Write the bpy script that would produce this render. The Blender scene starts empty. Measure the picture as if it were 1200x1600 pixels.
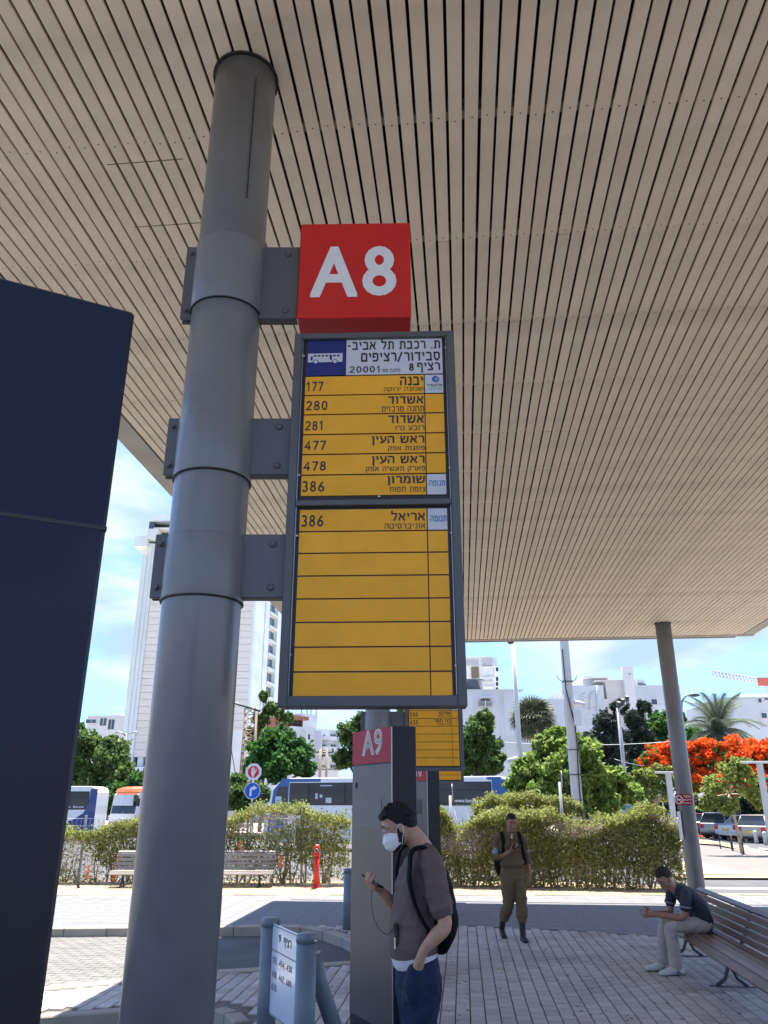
import bpy, bmesh, math, random
import numpy as np
from mathutils import Vector, Matrix, Euler

random.seed(7); rng = np.random.default_rng(7)
R = math.radians
scene = bpy.context.scene

# ------------------------------------------------------------------ camera, light, exposure
F, PITCH, CAMH = 1205.0, R(20.48), 1.85          # focal length in photo pixels, upward pitch, height
cam_d = bpy.data.cameras.new('camera'); cam = bpy.data.objects.new('camera', cam_d)
scene.collection.objects.link(cam); scene.camera = cam
cam.location = (0, 0, CAMH); cam.rotation_euler = (R(90) + PITCH, 0, 0)
cam_d.sensor_fit = 'VERTICAL'; cam_d.sensor_height = 24.0; cam_d.lens = F / 1600 * 24.0
cam_d.clip_start = 0.05; cam_d.clip_end = 6000

SUN_ELEV, SUN_AZ = R(69), R(9)                   # azimuth clockwise from +Y (straight ahead)
world = bpy.data.worlds.new('World'); scene.world = world; world.use_nodes = True
nt = world.node_tree; nt.nodes.clear()
def N(t, typ, **kw):
    n = t.nodes.new(typ)
    for k, v in kw.items(): setattr(n, k, v)
    return n
sky = N(nt, 'ShaderNodeTexSky'); sky.sky_type = 'NISHITA'; sky.sun_disc = False
sky.sun_elevation = SUN_ELEV; sky.sun_rotation = SUN_AZ; sky.altitude = 30
sky.air_density = 1.0; sky.dust_density = 1.2; sky.ozone_density = 1.6
tc = N(nt, 'ShaderNodeTexCoord'); mp = N(nt, 'ShaderNodeMapping')
mp.inputs['Scale'].default_value = (1.6, 1.6, 4.2); mp.inputs['Location'].default_value = (0.35, 0.2, 0.1)
nt.links.new(tc.outputs['Generated'], mp.inputs['Vector'])
n1 = N(nt, 'ShaderNodeTexNoise'); n1.inputs['Scale'].default_value = 1.9; n1.inputs['Detail'].default_value = 9; n1.inputs['Roughness'].default_value = 0.55
n1.inputs['Distortion'].default_value = 0.25
nt.links.new(mp.outputs[0], n1.inputs['Vector'])
cr = N(nt, 'ShaderNodeValToRGB'); cr.color_ramp.elements[0].position = 0.42; cr.color_ramp.elements[1].position = 0.58
nt.links.new(n1.outputs['Fac'], cr.inputs[0])
n2 = N(nt, 'ShaderNodeTexNoise'); n2.inputs['Scale'].default_value = 4.5; n2.inputs['Detail'].default_value = 7
nt.links.new(mp.outputs[0], n2.inputs['Vector'])
cc = N(nt, 'ShaderNodeValToRGB')
cc.color_ramp.elements[0].position = 0.38; cc.color_ramp.elements[0].color = (0.76, 1.06, 1.56, 1)
cc.color_ramp.elements[1].position = 0.58; cc.color_ramp.elements[1].color = (1.20, 1.40, 1.66, 1)
nt.links.new(n2.outputs['Fac'], cc.inputs[0])
skm = N(nt, 'ShaderNodeMix', data_type='RGBA', blend_type='MULTIPLY'); skm.inputs[0].default_value = 1.0
skm.inputs[7].default_value = (0.20, 0.30, 0.50, 1)
nt.links.new(sky.outputs[0], skm.inputs[6])
mx = N(nt, 'ShaderNodeMix', data_type='RGBA')
nt.links.new(cr.outputs[0], mx.inputs[0]); nt.links.new(skm.outputs[2], mx.inputs[6]); nt.links.new(cc.outputs[0], mx.inputs[7])
bg = N(nt, 'ShaderNodeBackground'); bg.inputs['Strength'].default_value = 0.10
nt.links.new(mx.outputs[2], bg.inputs['Color'])
wo = N(nt, 'ShaderNodeOutputWorld'); nt.links.new(bg.outputs[0], wo.inputs['Surface'])

sun_d = bpy.data.lights.new('sun', 'SUN'); sun = bpy.data.objects.new('sun', sun_d); scene.collection.objects.link(sun)
sun_d.energy = 2.0; sun_d.angle = R(0.53); sun_d.color = (1.0, 0.945, 0.86)
sdir = Vector((math.cos(SUN_ELEV) * math.sin(SUN_AZ), math.cos(SUN_ELEV) * math.cos(SUN_AZ), math.sin(SUN_ELEV)))
sun.rotation_euler = sdir.to_track_quat('Z', 'Y').to_euler(); sun.location = (0, 0, 60)

scene.view_settings.view_transform = 'Standard'; scene.view_settings.look = 'None'
scene.view_settings.gamma = 1.0; scene.view_settings.use_curve_mapping = False
scene.view_settings.exposure = 2.95
scene.render.engine = 'CYCLES'
scene.cycles.max_bounces = 10; scene.cycles.diffuse_bounces = 6; scene.cycles.glossy_bounces = 4
scene.cycles.transparent_max_bounces = 8; scene.cycles.use_denoising = True
scene.cycles.sample_clamp_indirect = 10

# ------------------------------------------------------------------ pixel <-> place helpers (photo is 1200 x 1600)
cp, sp = math.cos(PITCH), math.sin(PITCH)
def ray(px, py):
    u, v = (px - 600) / F, (800 - py) / F
    return u, cp - v * sp, sp + v * cp
def W(px, py, Y):
    x, y, z = ray(px, py); k = Y / y
    return Vector((x * k, Y, CAMH + z * k))
def G(px, py, z=0.0):
    x, y, w = ray(px, py); k = (z - CAMH) / w
    return Vector((x * k, y * k, z))
def proj(p):
    x, y, z = p[0], p[1], p[2] - CAMH
    d = y * cp + z * sp; return 600 + F * x / d, 800 - F * (z * cp - y * sp) / d
ROAD = -0.12
def gz(Y):                                        # the ground falls gently beyond the hedge
    return ROAD if Y < 21 else (ROAD - (Y - 21) / 24 * 0.33 if Y < 45 else ROAD - 0.33)
def GT(px, py):                                   # point on that falling ground
    z = ROAD
    for _ in range(30):
        p = G(px, py, z); z = gz(p.y)
    return G(px, py, z)
YAW = R(5.5)                                      # the platform's own direction, clockwise from +Y
dv = Vector((math.sin(YAW), math.cos(YAW), 0)); dn = Vector((math.cos(YAW), -math.sin(YAW), 0))

# ------------------------------------------------------------------ materials
def mat(name, rgb, rough=0.6, metal=0.0, var=0.12, scale=4.0, detail=5, bump=0.0, bscale=60.0, rnd=0.0, island=0.0,
        spec=0.5, coat=0.0, stretch=None, rgb2=None, ramp=(0.35, 0.65), transl=0.0, dirt=None):
    m = bpy.data.materials.new(name); m.use_nodes = True
    t = m.node_tree; b = t.nodes['Principled BSDF']; L = t.links.new
    b.inputs['Roughness'].default_value = rough; b.inputs['Metallic'].default_value = metal
    b.inputs['Specular IOR Level'].default_value = spec; b.inputs['Coat Weight'].default_value = coat
    tcn = N(t, 'ShaderNodeTexCoord'); mpn = N(t, 'ShaderNodeMapping')
    if stretch: mpn.inputs['Scale'].default_value = stretch
    L(tcn.outputs['Object'], mpn.inputs['Vector'])
    no = N(t, 'ShaderNodeTexNoise'); no.inputs['Scale'].default_value = scale; no.inputs['Detail'].default_value = detail
    no.inputs['Roughness'].default_value = 0.6
    L(mpn.outputs[0], no.inputs['Vector'])
    r = N(t, 'ShaderNodeValToRGB'); r.color_ramp.elements[0].position = ramp[0]; r.color_ramp.elements[1].position = ramp[1]
    a = [max(0, c * (1 - var)) for c in rgb]; c2 = rgb2 if rgb2 else [min(1, c * (1 + var)) for c in rgb]
    r.color_ramp.elements[0].color = (*a, 1); r.color_ramp.elements[1].color = (*c2, 1)
    L(no.outputs['Fac'], r.inputs[0]); col = r.outputs[0]
    def mul(col, src, amt):
        mr = N(t, 'ShaderNodeMapRange'); mr.inputs['To Min'].default_value = 1 - amt; mr.inputs['To Max'].default_value = 1 + amt
        L(src, mr.inputs['Value'])
        mm = N(t, 'ShaderNodeMix', data_type='RGBA', blend_type='MULTIPLY'); mm.inputs[0].default_value = 1
        L(col, mm.inputs[6]); L(mr.outputs[0], mm.inputs[7]); return mm.outputs[2]
    if rnd: col = mul(col, N(t, 'ShaderNodeObjectInfo').outputs['Random'], rnd)
    if island: col = mul(col, N(t, 'ShaderNodeNewGeometry').outputs['Random Per Island'], island)
    if dirt:                                      # (colour, scale, lo, hi, amount): irregular stains
        dn_ = N(t, 'ShaderNodeTexNoise'); dn_.inputs['Scale'].default_value = dirt[1]; dn_.inputs['Detail'].default_value = 8
        L(tcn.outputs['Object'], dn_.inputs['Vector'])
        dr = N(t, 'ShaderNodeMapRange'); dr.inputs['From Min'].default_value = dirt[2]; dr.inputs['From Max'].default_value = dirt[3]
        dr.inputs['To Max'].default_value = dirt[4]; L(dn_.outputs['Fac'], dr.inputs['Value'])
        dm = N(t, 'ShaderNodeMix', data_type='RGBA'); L(dr.outputs[0], dm.inputs[0]); L(col, dm.inputs[6])
        dm.inputs[7].default_value = (*dirt[0], 1); col = dm.outputs[2]
    L(col, b.inputs['Base Color'])
    if bump:
        bn = N(t, 'ShaderNodeTexNoise'); bn.inputs['Scale'].default_value = bscale; bn.inputs['Detail'].default_value = 6
        L(mpn.outputs[0], bn.inputs['Vector'])
        bu = N(t, 'ShaderNodeBump'); bu.inputs['Strength'].default_value = bump; bu.inputs['Distance'].default_value = 0.02
        L(bn.outputs['Fac'], bu.inputs['Height']); L(bu.outputs[0], b.inputs['Normal'])
    if transl:
        tr = N(t, 'ShaderNodeBsdfTranslucent'); L(col, tr.inputs[0]); ms = N(t, 'ShaderNodeMixShader')
        ms.inputs[0].default_value = transl; L(b.outputs[0], ms.inputs[1]); L(tr.outputs[0], ms.inputs[2])
        L(ms.outputs[0], t.nodes['Material Output'].inputs['Surface'])
    return m
def leafmat(name, a, b_, transl=0.3):
    m = bpy.data.materials.new(name); m.use_nodes = True
    t = m.node_tree; b = t.nodes['Principled BSDF']; L = t.links.new; b.inputs['Roughness'].default_value = 0.65; b.inputs['Specular IOR Level'].default_value = 0.25
    g = N(t, 'ShaderNodeNewGeometry'); r = N(t, 'ShaderNodeValToRGB')
    r.color_ramp.elements[0].color = (*a, 1); r.color_ramp.elements[1].color = (*b_, 1)
    L(g.outputs['Random Per Island'], r.inputs[0]); L(r.outputs[0], b.inputs['Base Color'])
    tr = N(t, 'ShaderNodeBsdfTranslucent'); L(r.outputs[0], tr.inputs[0]); ms = N(t, 'ShaderNodeMixShader')
    ms.inputs[0].default_value = transl; L(b.outputs[0], ms.inputs[1]); L(tr.outputs[0], ms.inputs[2])
    L(ms.outputs[0], t.nodes['Material Output'].inputs['Surface'])
    return m
M = {}
M['slat'] = mat('slat_paint', (0.94, 0.80, 0.625), 0.55, var=0.05, scale=3, rnd=0.05, bump=0.05, bscale=30, dirt=((0.36, 0.31, 0.24), 1.7, 0.56, 0.78, 0.45))
M['soffit'] = mat('soffit_board', (0.50, 0.46, 0.39), 0.6, var=0.08, scale=2)
M['dark_void'] = mat('void_shade', (0.035, 0.028, 0.024), 0.9, var=0.2)
M['joist'] = mat('joist_paint', (0.36, 0.32, 0.27), 0.7)
M['screw'] = mat('screw_heads', (0.12, 0.10, 0.085), 0.5, metal=0.4)
M['roof'] = mat('roof_membrane', (0.5, 0.49, 0.47), 0.8)
M['pole'] = mat('pole_paint', (0.19, 0.20, 0.208), 0.27, var=0.07, scale=2.5, bump=0.02, bscale=12, dirt=((0.12, 0.112, 0.10), 4.5, 0.56, 0.80, 0.4))
M['pole2'] = mat('bracket_paint', (0.105, 0.112, 0.117), 0.42, var=0.06, scale=3, dirt=((0.07, 0.06, 0.055), 5.0, 0.6, 0.8, 0.5))
M['steel'] = mat('bright_steel', (0.6, 0.6, 0.6), 0.3, metal=0.9)
M['black'] = mat('black_rubber', (0.02, 0.02, 0.022), 0.55)
M['red'] = mat('red_sign', (0.62, 0.014, 0.012), 0.35, var=0.05, coat=0.2, dirt=((0.3, 0.02, 0.015), 4.0, 0.62, 0.8, 0.4))
M['white_print'] = mat('white_print', (0.80, 0.79, 0.78), 0.5, var=0.02)
M['frame'] = mat('sign_frame', (0.095, 0.10, 0.102), 0.45, var=0.06)
M['backing'] = mat('sign_backing', (0.022, 0.015, 0.015), 0.45)
M['yellow'] = mat('yellow_reflective', (0.92, 0.44, 0.035), 0.5, var=0.05, scale=9, rnd=0.03, spec=.2)
M['ink'] = mat('sign_ink', (0.025, 0.018, 0.018), 0.5)
M['navy'] = mat('navy_panel', (0.012, 0.018, 0.16), 0.45)
M['hdr_white'] = mat('header_white', (0.62, 0.62, 0.66), 0.45, var=0.03)
M['logo_blue'] = mat('logo_blue', (0.01, 0.12, 0.42), 0.5); M['logo_green'] = mat('logo_green', (0.12, 0.42, 0.10), 0.5); M['logo_teal'] = mat('logo_teal', (0.01, 0.25, 0.30), 0.5)
M['pylon_dark'] = mat('pylon_side', (0.004, 0.006, 0.018), 0.32, var=0.15, scale=1.5, spec=.3, dirt=((0.05, 0.05, 0.05), 6.0, 0.62, 0.8, 0.25))
M['pylon_face'] = mat('pylon_door', (0.075, 0.069, 0.070), 0.38, metal=0.2, var=0.10, scale=1.2)
M['pylon_red'] = mat('pylon_red', (0.33, 0.006, 0.020), 0.45, spec=.2)
M['chrome'] = mat('edge_trim', (0.35, 0.36, 0.38), 0.35, metal=0.8)
M['wood_bench'] = mat('bench_wood', (0.155, 0.098, 0.072), 0.42, var=0.35, scale=3, stretch=(1, 14, 14), rnd=0.18, bump=0.1, bscale=20)
M['wood_grey'] = mat('weathered_wood', (0.27, 0.235, 0.20), 0.7, var=0.25, scale=3, stretch=(1, 14, 14), rnd=0.1, bump=0.1, bscale=20)
M['iron'] = mat('cast_iron', (0.05, 0.06, 0.065), 0.5)
M['bollard'] = mat('bollard_paint', (0.155, 0.195, 0.235), 0.42, var=0.07, dirt=((0.1, 0.1, 0.1), 6.0, 0.6, 0.8, 0.4))
M['asphalt'] = mat('asphalt', (0.085, 0.085, 0.088), 0.9, var=0.15, scale=1.3, bump=0.25, bscale=90, dirt=((0.04, 0.04, 0.04), 0.8, 0.55, 0.75, 0.5))
M['far_ground'] = mat('far_ground', (0.40, 0.36, 0.31), 0.95, var=0.2, scale=0.08)
M['kerb'] = mat('kerb_stone', (0.31, 0.285, 0.235), 0.85, var=0.12, scale=2, rnd=0.06, bump=0.2, bscale=40)
M['sand'] = mat('paver_joint_sand', (0.13, 0.115, 0.10), 0.95, var=0.2, scale=6)
M['paver'] = mat('platform_paver', (0.44, 0.41, 0.38), 0.8, var=0.14, scale=1.6, rnd=0.13, island=0.10, bump=0.3, bscale=70, dirt=((0.15, 0.115, 0.085), 0.8, 0.50, 0.68, 0.7))
M['flag'] = mat('walkway_flagstone', (0.15, 0.15, 0.158), 0.75, var=0.08, scale=1.2, island=0.05, bump=0.15, bscale=50, dirt=((0.2, 0.18, 0.16), 0.7, 0.55, 0.75, 0.4))
M['cream'] = mat('cream_paver', (0.36, 0.275, 0.165), 0.85, var=0.08, scale=2.0, island=0.06, bump=0.2, bscale=60, dirt=((0.33, 0.26, 0.18), 0.9, 0.58, 0.78, 0.5))
M['bay'] = mat('bay_paver', (0.155, 0.15, 0.138), 0.8, var=0.1, scale=1.5, island=0.08, bump=0.25, bscale=60, dirt=((0.10, 0.095, 0.09), 0.5, 0.52, 0.68, 0.6))
M['bay_joint'] = mat('bay_joint_grout', (0.34, 0.32, 0.28), 0.9)
M['pink'] = mat('pink_paving', (0.155, 0.135, 0.12), 0.85, var=0.07, scale=0.8, bump=0.1, bscale=30)
M['line'] = mat('road_paint', (0.72, 0.72, 0.70), 0.7, var=0.1, scale=9)

# ------------------------------------------------------------------ object helpers
COL = scene.collection
def link(o, parent=None):
    COL.objects.link(o)
    if parent is not None: o.parent = parent
    return o
def tag(o, label=None, cat=None, group=None, kind=None):
    if label: o['label'] = label
    if cat: o['category'] = cat
    if group: o['group'] = group
    if kind: o['kind'] = kind
    return o
def thing(name, label, cat, loc=(0, 0, 0), rotz=0.0, group=None):
    o = bpy.data.objects.new(name, None); o.location = loc; o.rotation_euler = (0, 0, rotz)
    o.empty_display_size = 0.2
    return tag(link(o), label, cat, group)
class MB:
    def __init__(s): s.v = []; s.f = []; s.sm = []; s.mi = []; s.cm = 0
    def add(s, vs, fs, smooth=False):
        n = len(s.v); s.v.extend([tuple(p) for p in vs])
        for i, f in enumerate(fs):
            s.f.append(tuple(n + k for k in f)); s.sm.append(smooth[i] if isinstance(smooth, list) else smooth); s.mi.append(s.cm)
        return s
    def box(s, c, d, rot=None, chamfer=0.0):
        hx, hy, hz = d[0] / 2, d[1] / 2, d[2] / 2
        if chamfer:
            k = chamfer; vs = []
            for z, q in ((-hz, k), (-hz + k, 0), (hz - k, 0), (hz, k)):
                X, Y = hx - q, hy - q
                vs += [(-X + k * (q == 0), -Y, z), (X - k * (q == 0), -Y, z), (X, -Y + k * (q == 0), z), (X, Y - k * (q == 0), z),
                       (X - k * (q == 0), Y, z), (-X + k * (q == 0), Y, z), (-X, Y - k * (q == 0), z), (-X, -Y + k * (q == 0), z)]
            fs = [tuple(range(7, -1, -1)), tuple(range(24, 32))]
            for r_ in range(3):
                for i in range(8):
                    a, b = r_ * 8 + i, r_ * 8 + (i + 1) % 8
                    fs.append((a, b, b + 8, a + 8))
        else:
            vs = [(x, y, z) for z in (-hz, hz) for x, y in ((-hx, -hy), (hx, -hy), (hx, hy), (-hx, hy))]
            fs = [(3, 2, 1, 0), (4, 5, 6, 7), (0, 1, 5, 4), (1, 2, 6, 5), (2, 3, 7, 6), (3, 0, 4, 7)]
        c = Vector(c)
        if rot is None: vs = [Vector(p) + c for p in vs]
        else:
            m = rot if isinstance(rot, Matrix) else Euler(rot).to_matrix()
            vs = [m @ Vector(p) + c for p in vs]
        return s.add(vs, fs)
    def bb(s, x0, x1, y0, y1, z0, z1, ch=0.0):
        return s.box(((x0 + x1) / 2, (y0 + y1) / 2, (z0 + z1) / 2), (x1 - x0, y1 - y0, z1 - z0), None, ch)
    def tube(s, pts, rad, n=10, cap=True, smooth=True):
        pts = [Vector(p) for p in pts]; m = len(pts)
        rad = [rad] * m if not hasattr(rad, '__len__') else rad
        vs = []; t0 = (pts[1] - pts[0]).normalized()
        ref = Vector((0, 0, 1)) if abs(t0.z) < 0.9 else Vector((1, 0, 0))
        a = t0.cross(ref).normalized()
        for i, p in enumerate(pts):
            t = (pts[min(i + 1, m - 1)] - pts[max(i - 1, 0)]).normalized()
            a = (a - t * a.dot(t)).normalized(); b = t.cross(a)
            for k in range(n):
                w = 2 * math.pi * k / n; vs.append(p + (a * math.cos(w) + b * math.sin(w)) * rad[i])
        fs = []; sm = []
        for i in range(m - 1):
            for k in range(n):
                fs.append((i * n + k, i * n + (k + 1) % n, (i + 1) * n + (k + 1) % n, (i + 1) * n + k)); sm.append(smooth)
        if cap:
            fs.append(tuple(range(n - 1, -1, -1))); sm.append(False); fs.append(tuple((m - 1) * n + k for k in range(n))); sm.append(False)
        return s.add(vs, fs, sm)
    def lathe(s, prof, n=24, c=(0, 0, 0), smooth=True):
        c = Vector(c); vs = []
        for r_, z in prof:
            for k in range(n):
                w = 2 * math.pi * k / n; vs.append((c.x + r_ * math.cos(w), c.y + r_ * math.sin(w), c.z + z))
        fs = []; sm = []
        for i in range(len(prof) - 1):
            for k in range(n):
                fs.append((i * n + k, i * n + (k + 1) % n, (i + 1) * n + (k + 1) % n, (i + 1) * n + k)); sm.append(smooth)
        fs.append(tuple(range(n - 1, -1, -1))); sm.append(False); fs.append(tuple((len(prof) - 1) * n + k for k in range(n))); sm.append(False)
        return s.add(vs, fs, sm)
    def prism(s, poly, a0, a1, axis='y', inset=0.0):
        # polygon of two coordinates, extruded along an axis
        def P(p, q):
            return {'y': (p[0], q, p[1]), 'z': (p[0], p[1], q), 'x': (q, p[0], p[1])}[axis]
        n = len(poly); vs = [P(p, a0) for p in poly] + [P(p, a1) for p in poly]
        fs = [tuple(range(n)), tuple(range(2 * n - 1, n - 1, -1))] + [(i, i + n, (i + 1) % n + n, (i + 1) % n) for i in range(n)]
        return s.add(vs, fs)
    def ball(s, c, r_, n=12, m=8):
        if not hasattr(r_, '__len__'): r_ = (r_, r_, r_)
        vs = []; fs = []
        for i in range(m + 1):
            t = math.pi * i / m
            for k in range(n):
                w = 2 * math.pi * k / n
                vs.append((c[0] + r_[0] * math.sin(t) * math.cos(w), c[1] + r_[1] * math.sin(t) * math.sin(w), c[2] + r_[2] * math.cos(t)))
        for i in range(m):
            for k in range(n): fs.append((i * n + k, (i + 1) * n + k, (i + 1) * n + (k + 1) % n, i * n + (k + 1) % n))
        return s.add(vs, fs, True)
    def mesh(s, name, mats, fixn=True):
        me = bpy.data.meshes.new(name); me.from_pydata(s.v, [], s.f)
        for m_ in (mats if isinstance(mats, (list, tuple)) else [mats]): me.materials.append(m_)
        me.polygons.foreach_set('use_smooth', s.sm); me.polygons.foreach_set('material_index', s.mi)
        if fixn:
            bm = bmesh.new(); bm.from_mesh(me); bmesh.ops.recalc_face_normals(bm, faces=bm.faces); bm.to_mesh(me); bm.free()
        me.update(); return me
    def build(s, name, mats, parent=None, loc=None, fixn=True):
        o = bpy.data.objects.new(name, s.mesh(name, mats, fixn)); link(o, parent)
        if loc is not None: o.location = loc
        return o
def place(name, mesh, parent=None, loc=(0, 0, 0), rot=(0, 0, 0), scale=None):
    o = bpy.data.objects.new(name, mesh); link(o, parent); o.location = loc; o.rotation_euler = rot
    if scale: o.scale = scale
    return o
def copy_tree(o, parent=None, **kw):
    c = o.copy(); COL.objects.link(c); c.parent = parent
    for ch in list(o.children): copy_tree(ch, c)
    return c
def npmesh(name, V, Fq, mats, smooth=False):
    me = bpy.data.meshes.new(name); V = np.asarray(V, dtype=np.float32); Fq = np.asarray(Fq, dtype=np.int32); k = Fq.shape[1]
    me.vertices.add(len(V)); me.vertices.foreach_set('co', V.ravel())
    me.loops.add(Fq.size); me.loops.foreach_set('vertex_index', Fq.ravel())
    me.polygons.add(len(Fq)); me.polygons.foreach_set('loop_start', np.arange(len(Fq), dtype=np.int32) * k)
    me.polygons.foreach_set('loop_total', np.full(len(Fq), k, dtype=np.int32))
    me.update(calc_edges=True)
    if smooth: me.polygons.foreach_set('use_smooth', np.ones(len(Fq), dtype=bool))
    for m_ in (mats if isinstance(mats, (list, tuple)) else [mats]): me.materials.append(m_)
    return me

# lettering: each string is fitted into its own rectangle (x0, x1, z0, z1) of a board facing -Y
_cache = {}
def glyphs(s, bold):
    key = (s, bold)
    if key not in _cache:
        cu = bpy.data.curves.new('lettering', 'FONT'); cu.body = s; cu.size = 1; cu.offset = bold; cu.resolution_u = 3; cu.fill_mode = 'FRONT'
        ob = bpy.data.objects.new('lettering', cu); COL.objects.link(ob)
        dg = bpy.context.evaluated_depsgraph_get(); me = bpy.data.meshes.new_from_object(ob.evaluated_get(dg))
        V = np.array([v.co[:] for v in me.vertices]); Fs = [tuple(p.vertices) for p in me.polygons]
        bpy.data.objects.remove(ob); bpy.data.curves.remove(cu); bpy.data.meshes.remove(me)
        _cache[key] = (V, Fs)
    return _cache[key]
def rtl(s): return s[::-1]
def _arc(cx, cy, rx, ry, a0, a1, n): return [(cx + rx * math.cos(R(a0 + (a1 - a0) * k / n)), cy + ry * math.sin(R(a0 + (a1 - a0) * k / n))) for k in range(n + 1)]
HEB = {   # letter: (width, strokes); baseline 0, top 1
 'א': (.80, [[(.06, 1), (.76, 0)], [(.70, 1), (.70, .72), (.54, .46)], [(.10, 0), (.10, .36), (.28, .62)]]),
 'ב': (.78, [[(.05, .92), (.5, .92), (.62, .82), (.62, .1)], [(0, .08), (.78, .08)]]),
 'ג': (.58, [[(.08, .92), (.32, .92), (.40, .84), (.40, .45), (.50, 0)], [(.42, .40), (.10, .06), (.02, 0)]]),
 'ד': (.76, [[(0, .92), (.76, .92)], [(.58, .92), (.58, 0)]]),
 'ה': (.77, [[(.02, .92), (.56, .92), (.68, .82), (.68, 0)], [(.10, .60), (.10, 0)]]),
 'ו': (.30, [[(.02, .92), (.12, .92), (.20, .84), (.20, 0)]]),
 'ז': (.38, [[(0, .92), (.38, .92)], [(.2, .92), (.2, 0)]]),
 'ח': (.77, [[(.02, .92), (.56, .92), (.68, .82), (.68, 0)], [(.10, .92), (.10, 0)]]),
 'ט': (.80, [[(.09, 1), (.09, .22), (.20, .08), (.58, .08), (.70, .2), (.70, .8), (.60, .92), (.40, .92)]]),
 'י': (.30, [[(.02, .92), (.12, .92), (.20, .84), (.20, .50)]]),
 'כ': (.70, [[(.05, .92), (.46, .92), (.61, .78), (.61, .22), (.46, .08), (.05, .08)]]),
 'ך': (.68, [[(.02, .92), (.48, .92), (.60, .82), (.60, -.3)]]),
 'ל': (.70, [[(.10, 1.32), (.10, .92), (.61, .92), (.61, .62), (.30, 0)]]),
 'ם': (.78, [[(.10, 0.08), (.10, .92), (.56, .92), (.68, .82), (.68, .08), (.03, .08)]]),
 'מ': (.80, [[(.06, 1), (.22, .70), (.09, 0)], [(.20, .74), (.36, .92), (.56, .92), (.69, .78), (.69, .08), (.38, .08)]]),
 'ן': (.30, [[(.02, .92), (.12, .92), (.20, .84), (.20, -.3)]]),
 'נ': (.50, [[(.12, .92), (.30, .92), (.40, .82), (.40, .08), (.02, .08)]]),
 'ס': (.80, [[(.02, .92), (.56, .92), (.70, .78), (.70, .36), (.50, .08), (.30, .08), (.12, .36), (.12, .92)]]),
 'ע': (.76, [[(.68, 1), (.68, .50), (.50, .22), (.02, .03)], [(.10, 1), (.38, .22)]]),
 'פ': (.73, [[(.34, .52), (.11, .52), (.11, .92), (.50, .92), (.64, .78), (.64, .22), (.50, .08), (.03, .08)]]),
 'ף': (.73, [[(.34, .52), (.11, .52), (.11, .92), (.50, .92), (.64, .80), (.64, -.3)]]),
 'צ': (.74, [[(.06, 1), (.62, .24), (.62, .08), (.02, .08)], [(.65, 1), (.65, .76), (.44, .50)]]),
 'ץ': (.70, [[(.62, 1), (.62, .7), (.22, .46)], [(.05, 1), (.22, .62), (.22, -.3)]]),
 'ק': (.77, [[(.02, .92), (.56, .92), (.67, .82), (.67, .62), (.44, .04)], [(.11, .58), (.11, -.3)]]),
 'ר': (.68, [[(.02, .92), (.46, .92), (.60, .80), (.60, 0)]]),
 'ש': (.98, [[(.08, 1), (.16, .08), (.62, .08), (.84, .30), (.88, 1)], [(.48, 1), (.48, .62), (.18, .34)]]),
 'ת': (.82, [[(.05, .92), (.60, .92), (.73, .82), (.73, 0)], [(.22, .92), (.22, .08), (.02, .08)]]),
 '0': (.60, [_arc(.3, .5, .22, .42, 90, 450, 18)]), '1': (.46, [[(.06, .74), (.28, .94), (.28, 0)]]), '2': (.60, [_arc(.3, .69, .22, .24, 165, -35, 10) + [(.06, .08), (.56, .08)]]),
 '3': (.60, [_arc(.28, .71, .20, .22, 150, -85, 9), _arc(.28, .28, .23, .22, 85, -150, 10)]), '4': (.64, [[(.45, 0), (.45, .94), (.06, .30), (.62, .30)]]),
 '5': (.60, [[(.53, .92), (.15, .92), (.11, .50)] + _arc(.29, .31, .23, .24, 125, -150, 10)]), '6': (.62, [_arc(.31, .29, .22, .22, 90, 450, 16), [(.47, .93), (.24, .66), (.11, .40)]]),
 '7': (.58, [[(.03, .92), (.53, .92), (.20, 0)]]), '8': (.62, [_arc(.31, .72, .18, .20, 90, 450, 16), _arc(.31, .28, .22, .21, 90, 450, 16)]), '9': (.62, [_arc(.31, .67, .22, .24, 90, 450, 16), [(.51, .58), (.38, .30), (.16, .03)]]),
 ' ': (.40, []), '-': (.45, [[(.05, .50), (.40, .50)]]), '.': (.22, [[(.02, .08), (.20, .08)]]), ',': (.22, [[(.10, .1), (.04, -.12)]]),
 "'": (.22, [[(.1, 1), (.08, .74)]]), '"': (.40, [[(.1, 1), (.08, .74)], [(.3, 1), (.28, .74)]]), '/': (.60, [[(.02, -.12), (.52, 1.05)]])}
def heb_glyphs(st, th):
    V = []; Fs = []; x = 0; lv = 0
    for ch in st:
        w, strokes = HEB.get(ch, (.4, []))
        for pl in strokes:
            P = [Vector((a + x, b)) for a, b in pl]; L = []; n = len(P); lv = (lv + 1) % 2
            for i, p in enumerate(P):
                d0 = (p - P[i - 1]).normalized() if i else (P[1] - p).normalized(); d1 = (P[i + 1] - p).normalized() if i < n - 1 else d0
                if (P[0] - P[-1]).length < 1e-5:
                    if i == 0: d0 = (P[-1] - P[-2]).normalized()
                    if i == n - 1: d1 = (P[1] - P[0]).normalized()
                nn = Vector((-(d0.y + d1.y), d0.x + d1.x))
                if nn.length < 1e-4: nn = Vector((-d1.y, d1.x))
                nn.normalize(); k = th / 2 / max(.5, nn.dot(Vector((-d1.y, d1.x))))
                L.append((p + nn * k, p - nn * k))
            b0 = len(V)
            for a, c in L: V += [(a.x, a.y, lv), (c.x, c.y, lv)]
            Fs += [(b0 + 2 * i, b0 + 2 * i + 1, b0 + 2 * i + 3, b0 + 2 * i + 2) for i in range(n - 1)]
        x += w + .17
    return np.array(V), Fs
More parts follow.
